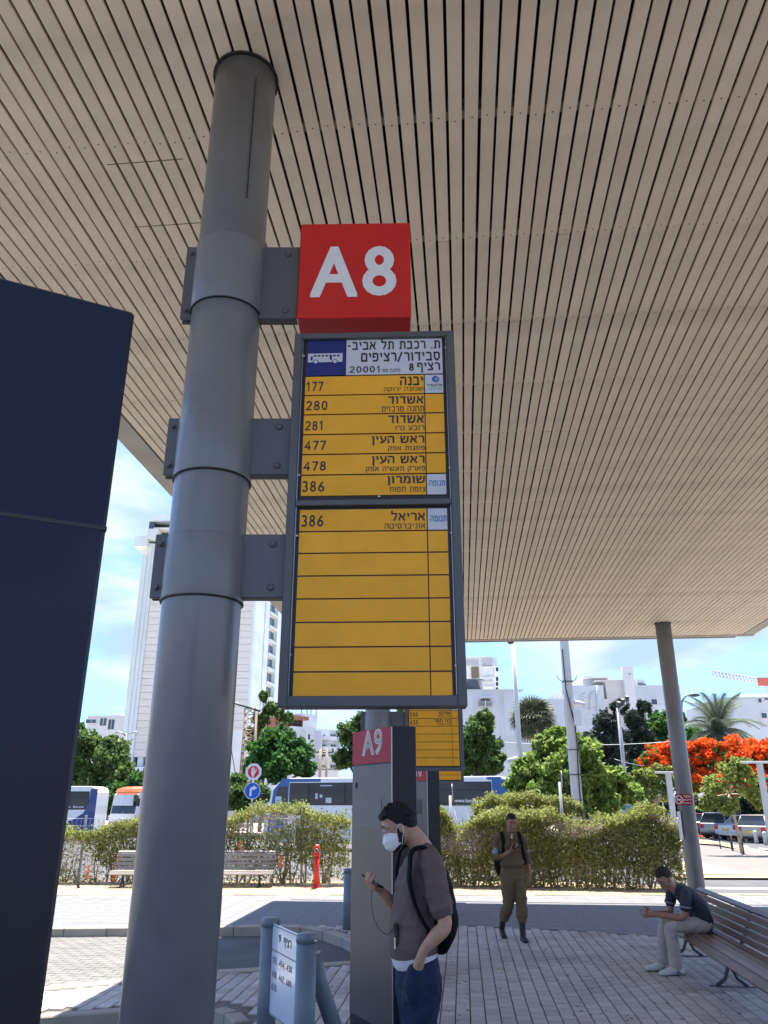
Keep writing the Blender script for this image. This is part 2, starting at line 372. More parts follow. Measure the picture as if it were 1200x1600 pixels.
def write(mb, s, x0, x1, z0, z1, y=0.0, bold=0.012, fit=True):
    # Hebrew is drawn from strokes; for the rest the stroke is made heavier by laying the glyphs several times a hair apart
    if all(c in HEB for c in s):
        V, Fs = heb_glyphs(s, .185 if bold >= .025 else .20 if bold >= .015 else .15); lo, hi = V.min(0), V.max(0)
        sx = (x1 - x0) / (hi[0] - lo[0]); sz = (z1 - z0) / (hi[1] - lo[1])
        mb.add([(x0 + (p[0] - lo[0]) * sx, y - p[2] * .00012, z0 + (p[1] - lo[1]) * sz) for p in V], Fs); return mb
    V, Fs = glyphs(s, 0.0)
    if len(V) == 0: return mb
    b = bold * 0.9; steps = [(0, 0)] if bold <= 0 else [(-b, 0), (b, 0), (0, -b * .7), (0, b * .7)] if bold < .015 else [(-b, -b * .6), (b, -b * .6), (-b, b * .6), (b, b * .6), (0, 0)]
    lo, hi = V.min(0), V.max(0); lo = lo - [b, b * .7, 0]; hi = hi + [b, b * .7, 0]
    sx = (x1 - x0) / max(hi[0] - lo[0], 1e-6); sz = (z1 - z0) / max(hi[1] - lo[1], 1e-6)
    for k, (ox, oz) in enumerate(steps):
        mb.add([(x0 + (p[0] + ox - lo[0]) * sx, y - k * .00012, z0 + (p[1] + oz - lo[1]) * sz) for p in V], Fs)
    return mb

# leaves scattered as small folded quads round many centres
def leaf_arrays(P, size, flat=0.0, aspect=1.8, drop=0.0):
    n = len(P); d = rng.normal(size=(n, 3)); d[:, 2] -= drop; d /= np.linalg.norm(d, axis=1)[:, None]
    u = rng.normal(size=(n, 3)); u[:, 2] += flat * 3; s = np.cross(d, u); s /= np.linalg.norm(s, axis=1)[:, None] + 1e-9
    L = size * rng.uniform(0.6, 1.35, n)[:, None]; w = L / aspect
    V = np.stack([P - d * L / 2, P + s * w / 2, P + d * L / 2, P - s * w / 2], 1).reshape(-1, 3)
    return V, np.arange(4 * n).reshape(-1, 4)
def clump_points(C, r_, per, squash=0.8):
    n = len(C) * per; d = rng.normal(size=(n, 3)); d /= np.linalg.norm(d, axis=1)[:, None]
    rr = rng.uniform(0.25, 1.0, n)[:, None] ** 0.5; k = np.repeat(C, per, axis=0)
    rad = np.repeat(np.asarray(r_) * np.ones(len(C)), per)[:, None]
    d[:, 2] *= squash
    return k + d * rr * rad
# ================================================================== ground, kerbs, paving
def poly_slab(name, pts, top, bottom, m, kind='structure', parent=None):
    from mathutils.geometry import tessellate_polygon
    P3 = [Vector((p[0], p[1], 0)) for p in pts]; n = len(pts); mb = MB()
    tris = tessellate_polygon([P3]); fs = []
    for t_ in tris:
        q0, q1, q2 = P3[t_[0]], P3[t_[1]], P3[t_[2]]
        fs.append(tuple(t_) if (q1 - q0).cross(q2 - q0).z > 0 else tuple(reversed(t_)))
    mb.add([(p[0], p[1], top) for p in pts] + [(p[0], p[1], bottom) for p in pts], fs + [(i, (i + 1) % n, (i + 1) % n + n, i + n) for i in range(n)])
    me = mb.mesh(name, m, False)
    o = place(name, me, parent)
    if kind: o['kind'] = kind
    return o

# one sheet to the horizon, falling gently beyond the hedge
mb = MB(); ys = [-400, 21, 45, 90, 400, 4000]
V_ = []; 
for Y in ys:
    for X in (-3000, 3000): V_.append((X, Y, gz(Y)))
mb.add(V_, [(2 * i, 2 * i + 1, 2 * i + 3, 2 * i + 2) for i in range(len(ys) - 1)])
g = mb.build('ground', M['far_ground'], fixn=False); g['kind'] = 'structure'

# asphalt of the bus bays and of the street behind
def sheet(name, pts, m, kind='structure'):
    mb = MB(); mb.add(pts, [tuple(range(len(pts)))]); o = mb.build(name, m, fixn=False)
    me = o.data
    if me.polygons[0].normal.z < 0: me.polygons[0].flip()
    o['kind'] = kind; return o
sheet('road', [(-60, -60, ROAD + .004), (60, -60, ROAD + .004), (60, 21, ROAD + .004), (-60, 21, ROAD + .004)], M['asphalt'])
sheet('street', [(-120, 21.02, gz(21.02) + .006), (120, 21.02, gz(21.02) + .006), (120, 45, gz(45) + .006), (-120, 45, gz(45) + .006)], M['asphalt'])
sheet('street', [(-120, 45.001, gz(45) + .006), (120, 45.001, gz(45) + .006), (120, 62, gz(45) + .006), (-120, 62, gz(45) + .006)], M['asphalt'])

def GP(l): return [G(a, b).xy for a, b in l]
front = GP([(-900, 1460), (-300, 1456), (100, 1452), (300, 1450), (430, 1449), (470, 1450), (505, 1456), (535, 1466), (556, 1477), (566, 1488), (560, 1498), (545, 1503), (430, 1512), (340, 1517), (190, 1532), (60, 1544), (-300, 1562), (-900, 1590)])
low = GP([(-900, 1640), (-300, 1618), (60, 1592), (190, 1583), (290, 1578), (330, 1579), (352, 1586), (366, 1600)])
tail = [Vector((-1.5, 6.2)), Vector((-1.9, 3.0)), Vector((-2.4, -9)), Vector((16, -9)), Vector((22, 17.6))]

back = GP([(1500, 1397), (1075, 1397)]) + GP([(1068, 1386), (700, 1368), (-900, 1366)])
plat_poly = front + low + tail + back
plat = poly_slab('platform', plat_poly, 0.0, -0.16, M['sand'])

def inside(poly, x, y):
    c = False; n = len(poly); j = n - 1
    for i in range(n):
        xi, yi = poly[i][0], poly[i][1]; xj, yj = poly[j][0], poly[j][1]
        if (yi > y) != (yj > y) and x < (xj - xi) * (y - yi) / (yj - yi) + xi: c = not c
        j = i
    return c

# kerb stones along the bay edges: each stone its own piece of the platform
def kerb_run(pts, step=0.5, w=0.16, side=1):
    line = [Vector((p[0], p[1], 0)) for p in pts]; acc = []; 
    for i in range(len(line) - 1):
        a, b = line[i], line[i + 1]; L = (b - a).length; n = max(1, round(L / step))
        for k in range(n): acc.append((a.lerp(b, k / n), a.lerp(b, (k + 1) / n)))
    for a, b in acc:
        if max(a.y, b.y) < 6.5 or a.x < -12: continue
        d = (b - a); L = d.length; d.normalize(); nrm = Vector((d.y, -d.x, 0)) * side
        c = (a + b) / 2 - nrm * (w / 2 - 0.01)
        key = round(L, 2)
        mbk = MB().box((0, 0, 0), (L - 0.006, w, 0.155), None, 0.012)
        o = place('kerb_stone', mbk.mesh('kerb_stone', M['kerb']), plat, (c.x, c.y, -0.062 + random.uniform(-.0015, .0015)), (0, 0, math.atan2(d.y, d.x)))
kerb_run(front, 0.6, 0.2, side=1)
kerb_run(low, 0.5, 0.16, side=1)
edge_band = front + low

def near_edge(x, y, dist):
    for arr in (front, low):
        for i in range(len(arr) - 1):
            a, b = arr[i], arr[i + 1]; ab = b - a; t = max(0, min(1, ((x - a.x) * ab.x + (y - a.y) * ab.y) / max(ab.length_squared, 1e-9)))
            if (a.x + ab.x * t - x) ** 2 + (a.y + ab.y * t - y) ** 2 < dist * dist: return True
    return False

# platform pavers run in the platform's own direction
walk_front = GP([(-900, 1452), (300, 1449), (560, 1447), (720, 1447), (870, 1454), (1030, 1464), (1500, 1492)])   # where flagstones begin
def ywalk(x):
    p = walk_front
    for i in range(len(p) - 1):
        if p[i].x <= x <= p[i + 1].x: return p[i].y + (p[i + 1].y - p[i].y) * (x - p[i].x) / (p[i + 1].x - p[i].x)
    return p[-1].y if x > p[-1].x else p[0].y
pw, pl = 0.136, 0.19
cells = []
for i in range(-50, 80):
    off = (i % 2) * pl / 2
    for j in range(25, 110):
        p = dn * ((i + .5) * pw) + dv * ((j + .5) * pl + off)
        if p.y > ywalk(p.x) - 0.05 or p.x < -9 or p.x > 9.5: continue
        if not inside(plat_poly, p.x, p.y) or near_edge(p.x, p.y, 0.24): continue
        q = proj((p.x, p.y, 0))
        if q[1] > 1640 or q[0] < -40 or q[0] > 1240: continue
        cells.append((p.y, p))
cells.sort(key=lambda c: c[0])
def paver_mesh(w, l, h, ch, name, m):
    mb = MB(); a, b = w / 2, l / 2
    vs = [(-a, -b, 0), (a, -b, 0), (a, b, 0), (-a, b, 0), (-a, -b, h - ch), (a, -b, h - ch), (a, b, h - ch), (-a, b, h - ch),
          (-a + ch, -b + ch, h), (a - ch, -b + ch, h), (a - ch, b - ch, h), (-a + ch, b - ch, h)]
    fs = [(0, 1, 5, 4), (1, 2, 6, 5), (2, 3, 7, 6), (3, 0, 4, 7), (4, 5, 9, 8), (5, 6, 10, 9), (6, 7, 11, 10), (7, 4, 8, 11), (8, 9, 10, 11)]
    return vs, fs
vs, fs = paver_mesh(pw - 0.011, pl - 0.005, 0.014, 0.003, 'paver', M['paver'])
pm = MB().add(vs, fs).mesh('paver', M['paver'], False)
vis = [c for c in cells if proj((c[1].x, c[1].y, 0))[1] < 1606]
for _, p in vis[:300]:
    place('paver', pm, plat, (p.x, p.y, random.uniform(-.0015, .0015)), (random.uniform(-.006, .006), random.uniform(-.006, .006), -YAW + random.uniform(-.006, .006)))
def batch(pts, vs, fs, ang, name, m, parent, tilt=0.006):
    base = np.array(vs); nv = len(base); V = []; Fc = []
    fq = np.array(fs)
    for k, p in enumerate(pts):
        c, s = math.cos(ang), math.sin(ang); q = base.copy(); tx, ty = random.uniform(-tilt, tilt), random.uniform(-tilt, tilt)
        z = q[:, 2] + q[:, 0] * tx + q[:, 1] * ty + random.uniform(-.0012, .0012)
        V.append(np.stack([p[0] + q[:, 0] * c - q[:, 1] * s, p[1] + q[:, 0] * s + q[:, 1] * c, z + (p[2] if len(p) > 2 else 0)], 1)); Fc.append(fq + nv * k)
    o = place(name, npmesh(name, np.concatenate(V), np.concatenate(Fc), m), parent); o['kind'] = 'stuff'; return o
rest = [c[1] for c in vis[300:]] + [c[1] for c in cells if proj((c[1].x, c[1].y, 0))[1] >= 1606]
batch(rest, vs, fs, -YAW, 'paver_field', M['paver'], plat)

# flagstones of the walkway behind, then cream pavers in front of the hedge
def ycream(x):                                     # pixel rows 1408 (left) .. 1397 (right)
    return G(100, 1407).y if x < G(300, 1407).x else G(700, 1398).y + 0.0
fl = []; cr_ = []
for i in range(-45, 60):
    for j in range(20, 60):
        p = dn * ((i + .5) * 0.40) + dv * (8 + (j + .5) * 0.40 * 0.6)
for i in range(-60, 70):
    for j in range(0, 60):
        p = dn * ((i + .5) * 0.395) + dv * (10.2 + (j + .5) * 0.395)
        if p.y < ywalk(p.x) + 0.12 or p.y > 17.45 or abs(p.x) > 14: continue
        if inside(plat_poly, p.x, p.y) and not near_edge(p.x, p.y, 0.42): fl.append(p)
wk = [Vector((x, ywalk(x))) for x in (-14, -10, -6, -4, -2, -1, 0, 1, 1.3, 1.7, 2, 3, 4, 4.6, 6, 8, 10, 14)]
wk = [w for w in wk if not (-14 < w.x < -.75)] if False else wk
wu = [Vector((x, ywalk(x))) for x in (.05, .5, 1, 1.3, 1.7, 2, 2.5, 3, 3.5, 4, 4.6, 6, 8, 10, 14)]
sheet('walkway', [(p.x, p.y, .0085) for p in wu] + [(14, 17.66, .0085), (.05, 17.66, .0085)], M['flag'])
sheet('walkway', [(p.x, p.y, .0085) for p in front[:7]] + [(.049, ywalk(.05), .0085), (.049, 17.66, .0085), (-14, 17.66, .0085)], M['flag'])
fvs, ffs = paver_mesh(0.388, 0.388, 0.012, 0.003, 'flagstone', M['flag'])
fl.sort(key=lambda p: p.length)
fm = MB().add(fvs, ffs).mesh('flagstone', M['flag'], False)
seen = [p for p in fl if -20 < proj((p.x, p.y, 0))[0] < 1220]
for p in seen[:300]: place('flagstone', fm, plat, (p.x, p.y, 0), (0, 0, -YAW))
rest = seen[300:] + [p for p in fl if not (-20 < proj((p.x, p.y, 0))[0] < 1220)]
batch(rest, fvs, ffs, -YAW, 'flagstone_field', M['flag'], plat, 0.002)
cvs, cfs = paver_mesh(0.194, 0.194, 0.013, 0.003, 'cream', M['cream'])
for i in range(-95, 60):
    for j in range(0, 30):
        p = dn * ((i + .5) * 0.2) + dv * (16.6 + (j + .5) * 0.2)
        if p.y < 17.68 or p.y > 20.6 or p.x < -14: continue
        if inside(plat_poly, p.x, p.y) and not near_edge(p.x, p.y, 0.3): cr_.append(p)
batch(cr_, cvs, cfs, -YAW, 'cream_paver_field', M['cream'], plat, 0.003)
# paving of the separator strip at the left and of the bay floor beside it
bp = []
for i in range(-90, 30):
    for j in range(0, 60):
        p = dn * ((i + .5) * 0.21 + (j % 2) * 0.1) + dv * (6.2 + (j + .5) * 0.125)
        if p.y > 13.6 or p.x < -9 or p.x > .2: continue
        q = proj((p.x, p.y, ROAD))
        if inside(plat_poly, p.x, p.y) or q[0] < -60 or q[0] > 296: continue
        if q[1] < 1560: bp.append((p.x, p.y, ROAD + .006))
bvs, bfs = paver_mesh(0.198, 0.113, 0.011, 0.002, 'bay', M['bay'])
bay = sheet('bus_bay', [(p.x, p.y, ROAD + .008) for p in [G(-80, 1480, ROAD), G(300, 1478, ROAD), G(300, 1526, ROAD), G(200, 1545, ROAD), G(-80, 1560, ROAD)]], M['bay_joint'])
batch(bp, bvs, bfs, -YAW, 'bay_paver_field', M['bay'], bay, 0.004)

# right-hand side: road band, far pavement
def gpoly(name, px, m, dz, far=True):
    pts = []
    for a, b in px:
        p = GT(a, b) if far else G(a, b, ROAD); pts.append((p.x, p.y, (gz(p.y) if far else ROAD) + dz))
    return sheet(name, pts, m)
gpoly('road_marking', [(1072, 1386.5), (1500, 1391.5), (1500, 1394.5), (1072, 1389)], M['line'], .010, False)
pinkp = [GT(1056, 1374), GT(1500, 1376), GT(1500, 1345), GT(1200, 1334), GT(1056, 1318)]
pinkp = [Vector((p.x, max(p.y, 21.1), 0)) for p in pinkp]
pv = sheet('pavement', [(p.x, p.y, gz(p.y) + .05) for p in pinkp], M['pink'])
gpoly('pavement_border', [(1056, 1371), (1500, 1373), (1500, 1377), (1056, 1375)], M['cream'], .06)
gpoly('pavement_border', [(1056, 1349), (1100, 1352), (1170, 1367), (1200, 1371), (1056, 1370)], M['cream'], .068)
gpoly('pavement_border', [(1056, 1317), (1120, 1322), (1200, 1339), (1500, 1370), (1500, 1360), (1200, 1333), (1100, 1313), (1056, 1310)], M['cream'], .075)
for (a, b, c, d_) in ((1086, 1096, 1312, 1316), (1112, 1124, 1316, 1319), (1148, 1170, 1323, 1327), (1186, 1215, 1328, 1334)):
    gpoly('road_marking', [(a, c), (b, c + 2.0), (b, c + 3.2), (a, c + 1.2)], M['line'], .085)

gs = MB()
for _ in range(150):
    q = G(random.uniform(560, 1200), random.uniform(1455, 1598)); r_ = random.uniform(.008, .02)
    if inside(plat_poly, q.x, q.y): gs.lathe([(r_, 0.0), (r_ * .9, .0012)], 8, (q.x, q.y, .0150))
o = gs.build('gum_spots', mat('old_gum', (.10, .09, .085), .8), plat); o['kind'] = 'stuff'
pp = [G(random.uniform(340, 1200), random.uniform(1390, 1598)) for _ in range(70)]
V, Fq = leaf_arrays(np.array([(p.x, p.y, .024) for p in pp if inside(plat_poly, p.x, p.y)]), .045, flat=3, aspect=1.6)
V[:, 2] = .018 + (V[:, 2] - .018) * .25
o = place('leaf_litter', npmesh('leaf_litter', V, Fq, mat('dry_leaf', (.24, .15, .06), .8, var=.4)), plat); o['kind'] = 'stuff'
# ================================================================== canopy
Hc = 3.72                                         # slat level above the lens at the near column
SL = -0.0105                                      # very slight fall away from the camera
PX, PY = -0.76, 3.15
def ceil_z(Y): return CAMH + Hc + SL * (Y - PY)
s0, s1 = -3.33, 6.50                              # slatted width, across dv
t0, t1 = -1.0, 18.28                              # length along dv; unseen rear end cut short to let light in
can = thing('canopy', 'flat station canopy lined underneath with cream painted slats above the whole platform', 'canopy', (0, 0, ceil_z(0)), -YAW)
can.rotation_euler = (math.atan(SL), 0, -YAW)     # local x = across, y = along
n_sl = int((s1 - s0) / 0.0935); pitch = (s1 - s0) / n_sl
sl = MB().bb(-0.0378, 0.0378, t0, t1, 0.0, 0.022)
slm = sl.mesh('slat', M['slat'])
scr = MB(); joist = []
rows = [t0 + .35 + k * 1.02 for k in range(20)]
hole = Vector((PX, PY, 0)); hs, ht = hole.dot(dn), hole.dot(dv)
for k in range(n_sl):
    c = s0 + (k + .5) * pitch
    place('slat', slm, can, (c + random.uniform(-.0015, .0015), 0, random.uniform(-.001, .001)))
    for r_ in rows:
        y = r_ + random.uniform(-.02, .02)
        scr.lathe([(0.0052, -0.0012), (0.0052, 0.002)], 6, (c + random.uniform(-.004, .004), y, 0))
o = scr.build('screws', M['screw'], can); o['kind'] = 'stuff'
mbj = MB().bb(s0, s1, -0.03, 0.03, 0.0225, 0.12).mesh('joist', M['joist'])
for r_ in rows: place('joist', mbj, can, (0, r_, 0))
MB().bb(s0 - .02, s1 + .02, t0, t1 + .02, 0.13, 0.16).build('void_board', M['dark_void'], can)  # dark board put in for the unlit void above the slats
MB().bb(s0 - .29, s1 + .29, t0 - .3, t1 + .3, 0.26, 0.42).build('roof_slab', M['roof'], can)
# sloping fascia boards on the sides, thin lip at the far end
for sg, e in ((-1, s0), (1, s1)):
    a = e + sg * 0.022; b = e + sg * 0.28
    poly = [(a, 0.002), (b, 0.004), (b, 0.26), (a, 0.13)]
    MB().prism(poly, t0 - .28, t1 + .22, 'y').build('fascia', M['soffit'], can)
MB().bb(s0 - .29, s1 + .29, t1 + .025, t1 + .16, -0.012, 0.26).build('fascia', M['soffit'], can)
MB().bb(s0 - .29, s1 + .29, t0 - .3, t0 - .03, -0.012, 0.26).build('fascia', M['soffit'], can)
# a removable access hatch: hairline seams across a few slats
sm_ = MB()
for (ya, yb) in ((0, 1),):
    A_, B_ = Vector((-1.72, 3.78)), None
pA = [(163, 248), (290, 256)]; pB = [(205, 345), (322, 354)]
def cp_(px, py):
    x, y, z = ray(px, py); k = (Hc) / z; p = Vector((x * k, y * k, 0)); return p.dot(dn), p.dot(dv)
for pr in (pA, pB):
    (xa, ya), (xb, yb) = cp_(*pr[0]), cp_(*pr[1])
    sm_.bb(min(xa, xb), max(xa, xb), (ya + yb) / 2 - .003, (ya + yb) / 2 + .003, -0.0012, 0.0)
for k in range(n_sl):
    c = s0 + (k + .5) * pitch; y = random.choice(rows) + random.uniform(-.003, .003)
    sm_.bb(c - .0385, c + .0385, y + .02, y + .0222, -.0006, .001)
o = sm_.build('hatch_seam', M['screw'], can); o['kind'] = 'stuff'

# ================================================================== columns with their sleeves and brackets
def column(x, y, label, sleeves=(), top=None, group='round grey canopy columns'):
    c = thing('canopy_column', label, 'column', (x, y, 0), 0, group)
    H = ceil_z(y) + 0.10
    MB().lathe([(0.1625, 0.0), (0.1625, H)], 48).build('shaft', M['pole'], c)
    MB().lathe([(0.178, ceil_z(y) - .010), (0.178, ceil_z(y) + .004)], 40).build('collar', M['black'], c)  # black ring stands in for the shadow gap round the column head
    MB().lathe([(0.20, 0.0), (0.20, 0.012), (0.17, 0.02)], 32).build('base_plate', M['pole2'], c)
    for (z0, z1, b0, b1, xr) in sleeves:
        MB().lathe([(0.1685, z0), (0.1700, z0 + .004), (0.1700, z1 - .004), (0.1685, z1)], 48).build('sleeve', M['pole'], c)
        MB().lathe([(0.1715, z0 - .006), (0.1715, z0 - .001)], 48).build('sleeve_gap', M['black'], c)
        pl = MB(); pl.bb(0.155, xr, -0.028, 0.028, b0, b1, 0.004)
        pb = pl.build('bracket', M['pole2'], c)
        fin = MB(); fin.bb(-0.215, -0.160, -0.028, -0.012, b0, b1, .003); fin.bb(-0.215, -0.160, 0.010, 0.026, b0, b1, .003)
        fin.build('clamp_flange', M['pole2'], c)
        for zz in (b0 + .045, b1 - .045):
            bt = MB(); bt.ball(((0.17 + xr) / 2 + .03, -0.030, zz), (0.016, 0.009, 0.016), 12, 8); bt.build('bolt', M['pole2'], pb)
            bt = MB().tube([(-0.19, -0.05, zz), (-0.19, 0.04, zz)], 0.011, 8); bt.build('bolt', M['pole2'], c)
    return c
SLV = ((4.03, 4.40, 4.00, 4.42, 0.345), (3.167, 3.44, 3.19, 3.47, 0.345), (2.62, 2.887, 2.635, 2.915, 0.345))
col1 = column(PX, PY, 'tall round grey column in the foreground that carries the big yellow route sign', SLV)
seam = MB().bb(0.085, 0.089, -0.145, -0.139, 4.62, 5.42).build('weld_seam', M['black'], col1)
STEP = dv * 7.083
c2p = Vector((PX, PY, 0)) + STEP; c3p = c2p + STEP
col2 = column(c2p.x, c2p.y, 'grey column behind the pylon marked A9, mostly hidden by the large sign', SLV)
col3 = column(c3p.x, c3p.y, 'grey column farthest back in the sign row, hidden behind the A9 pylon', SLV)
colR = column(6.02, 16.45, 'slim grey column at the right behind the seated man, with a red no smoking plate')
for k in (4.35,): pass

# ---- red no smoking plate and paper notice on the right column
ns = thing('no_smoking_sign', 'small red no smoking plate with white writing fixed on the right column', 'sign', (6.02, 16.45 - .166, 0))
zt, zb = W(1068, 1241, 16.28).z, W(1068, 1258, 16.28).z
xa, xb = W(1055, 1250, 16.28).x - 6.02, W(1081, 1250, 16.28).x - 6.02
def curved_plate(mb, x0, x1, z0, z1, rad, off, n=10):
    vs = []
    for k in range(n + 1):
        x = x0 + (x1 - x0) * k / n; a = max(-1, min(1, x / rad)); a = math.asin(a * 0.995)
        for (rr) in (rad + off, rad + off - .004):
            for z in (z0, z1): vs.append((math.sin(a) * rr, rad - math.cos(a) * rr, z))
    fs = []
    for k in range(n):
        i = 4 * k; fs += [(i, i + 4, i + 5, i + 1), (i + 2, i + 3, i + 7, i + 6), (i + 1, i + 5, i + 7, i + 3), (i, i + 2, i + 6, i + 4)]
    mb.add(vs, fs); return mb
mb = MB(); mb.bb(xa, xb, -.012, -.004, zb, zt); mb.build('plate', M['pylon_red'], ns)
w_ = xb - xa; h_ = zt - zb
mb = MB(); write(mb, rtl('אסור'), xa + w_ * .5, xb - w_ * .06, zb + h_ * .68, zt - h_ * .08, -.0135, .01)
write(mb, rtl('לעשן'), xa + w_ * .42, xb - w_ * .06, zb + h_ * .36, zb + h_ * .60, -.0135, .01)
write(mb, 'NO SMOKING', xa + w_ * .42, xb - w_ * .06, zb + h_ * .12, zb + h_ * .26, -.0135, .01)
def ring(mb, cx, cz, r0, r1, y, n=28, a0=0, a1=2 * math.pi):
    vs = []; m = n
    for k in range(m + 1):
        a = a0 + (a1 - a0) * k / m
        vs += [(cx + r0 * math.cos(a), y, cz + r0 * math.sin(a)), (cx + r1 * math.cos(a), y, cz + r1 * math.sin(a))]
    mb.add(vs, [(2 * k, 2 * k + 1, 2 * k + 3, 2 * k + 2) for k in range(m)]); return mb
ccx, ccz = xa + w_ * .21, (zt + zb) / 2
ring(mb, ccx, ccz, h_ * .32, h_ * .40, -.0135)
mb.box((ccx, -.0135, ccz), (h_ * .7, .0008, h_ * .07), (0, R(45), 0)); mb.box((ccx, -.0133, ccz), (h_ * .42, .0008, h_ * .09), (0, R(-12), 0))
mb.build('lettering', M['white_print'], ns)
nt_ = thing('paper_notice', 'white paper notice taped on the left side of the right column below the red plate', 'notice', (6.02, 16.45, 0))
za, zb2 = W(1062, 1268, 16.3).z, W(1062, 1312, 16.3).z
MB().bb(-.176, -.166, -.10, .06, zb2, za).build('sheet', M['white_print'], nt_)

# ================================================================== route sign boards
def Bp(px, py, Y=PY - .06): 
    p = W(px, py, Y); return p.x, p.z
x0, x1, zbot, ztop = -.4145 - PX, .3265 - PX, 2.190, 3.893     # local to the column
def route_board(origin, label, fill):
    b = thing('route_sign_board', label, 'route sign', origin, R(-2.0), 'yellow route sign boards of the platform')
    fw = 0.036; mid0, mid1 = 3.030, 3.056
    fr = MB()
    y0, y1 = -.055, .055
    fr.bb(x0, x0 + fw, y0, y1, zbot, ztop, .003); fr.bb(x1 - fw, x1, y0, y1, zbot, ztop, .003)
    fr.bb(x0 + fw, x1 - fw, y0 + .001, y1 - .001, zbot, zbot + .042, .003); fr.bb(x0 + fw, x1 - fw, y0 + .001, y1 - .001, ztop - .03, ztop, .003)
    fr.bb(x0 + fw, x1 - fw, y0 + .001, y1 - .001, mid0, mid1, .003)
    fr.build('frame', M['frame'], b)
    MB().bb(x0 + fw, x1 - fw, -.030, .030, zbot + .042, ztop - .03).build('backing', M['backing'], b)
    ls = MB()
    for (za_, zb_) in ((zbot + .044, mid0 - .002), (mid1 + .002, ztop - .032)):
        for xx in (x0 + fw + .004, x1 - fw - .004):
            ls.bb(xx - .0015, xx + .0015, -.048, -.0305, za_, zb_)
    ls.build('glazing_bead', M['chrome'], b)['kind'] = 'stuff'
    fill(b, x0 + fw, x1 - fw, zbot + .042, mid0, mid1, ztop - .03)
    return b
yp = -.033
def cell(b, xa, xb, za, zb, m='yellow', nm='row_plate'):
    return MB().bb(xa, xb, yp - .003, yp + .004, min(za, zb), max(za, zb)).build(nm, M[m], b)
def bx(zx, zy, ox=440, oy=510, s=4.0):            # enlarged-crop coordinates -> board coordinates
    px, py = ox + zx / s, oy + zy / s; p = Bp(px, py, PY - .036); return p[0] - PX, p[1]
def tx(mb, st, r_, ox=440, oy=510, bold=.012, y=yp - .0042):
    xa, za = bx(r_[0], r_[1], ox, oy); xb, zb = bx(r_[2], r_[3], ox, oy)
    xc, _ = bx(r_[0], r_[3], ox, oy); write(mb, st, (xa + xc) / 2, xb, zb, za, y, bold)
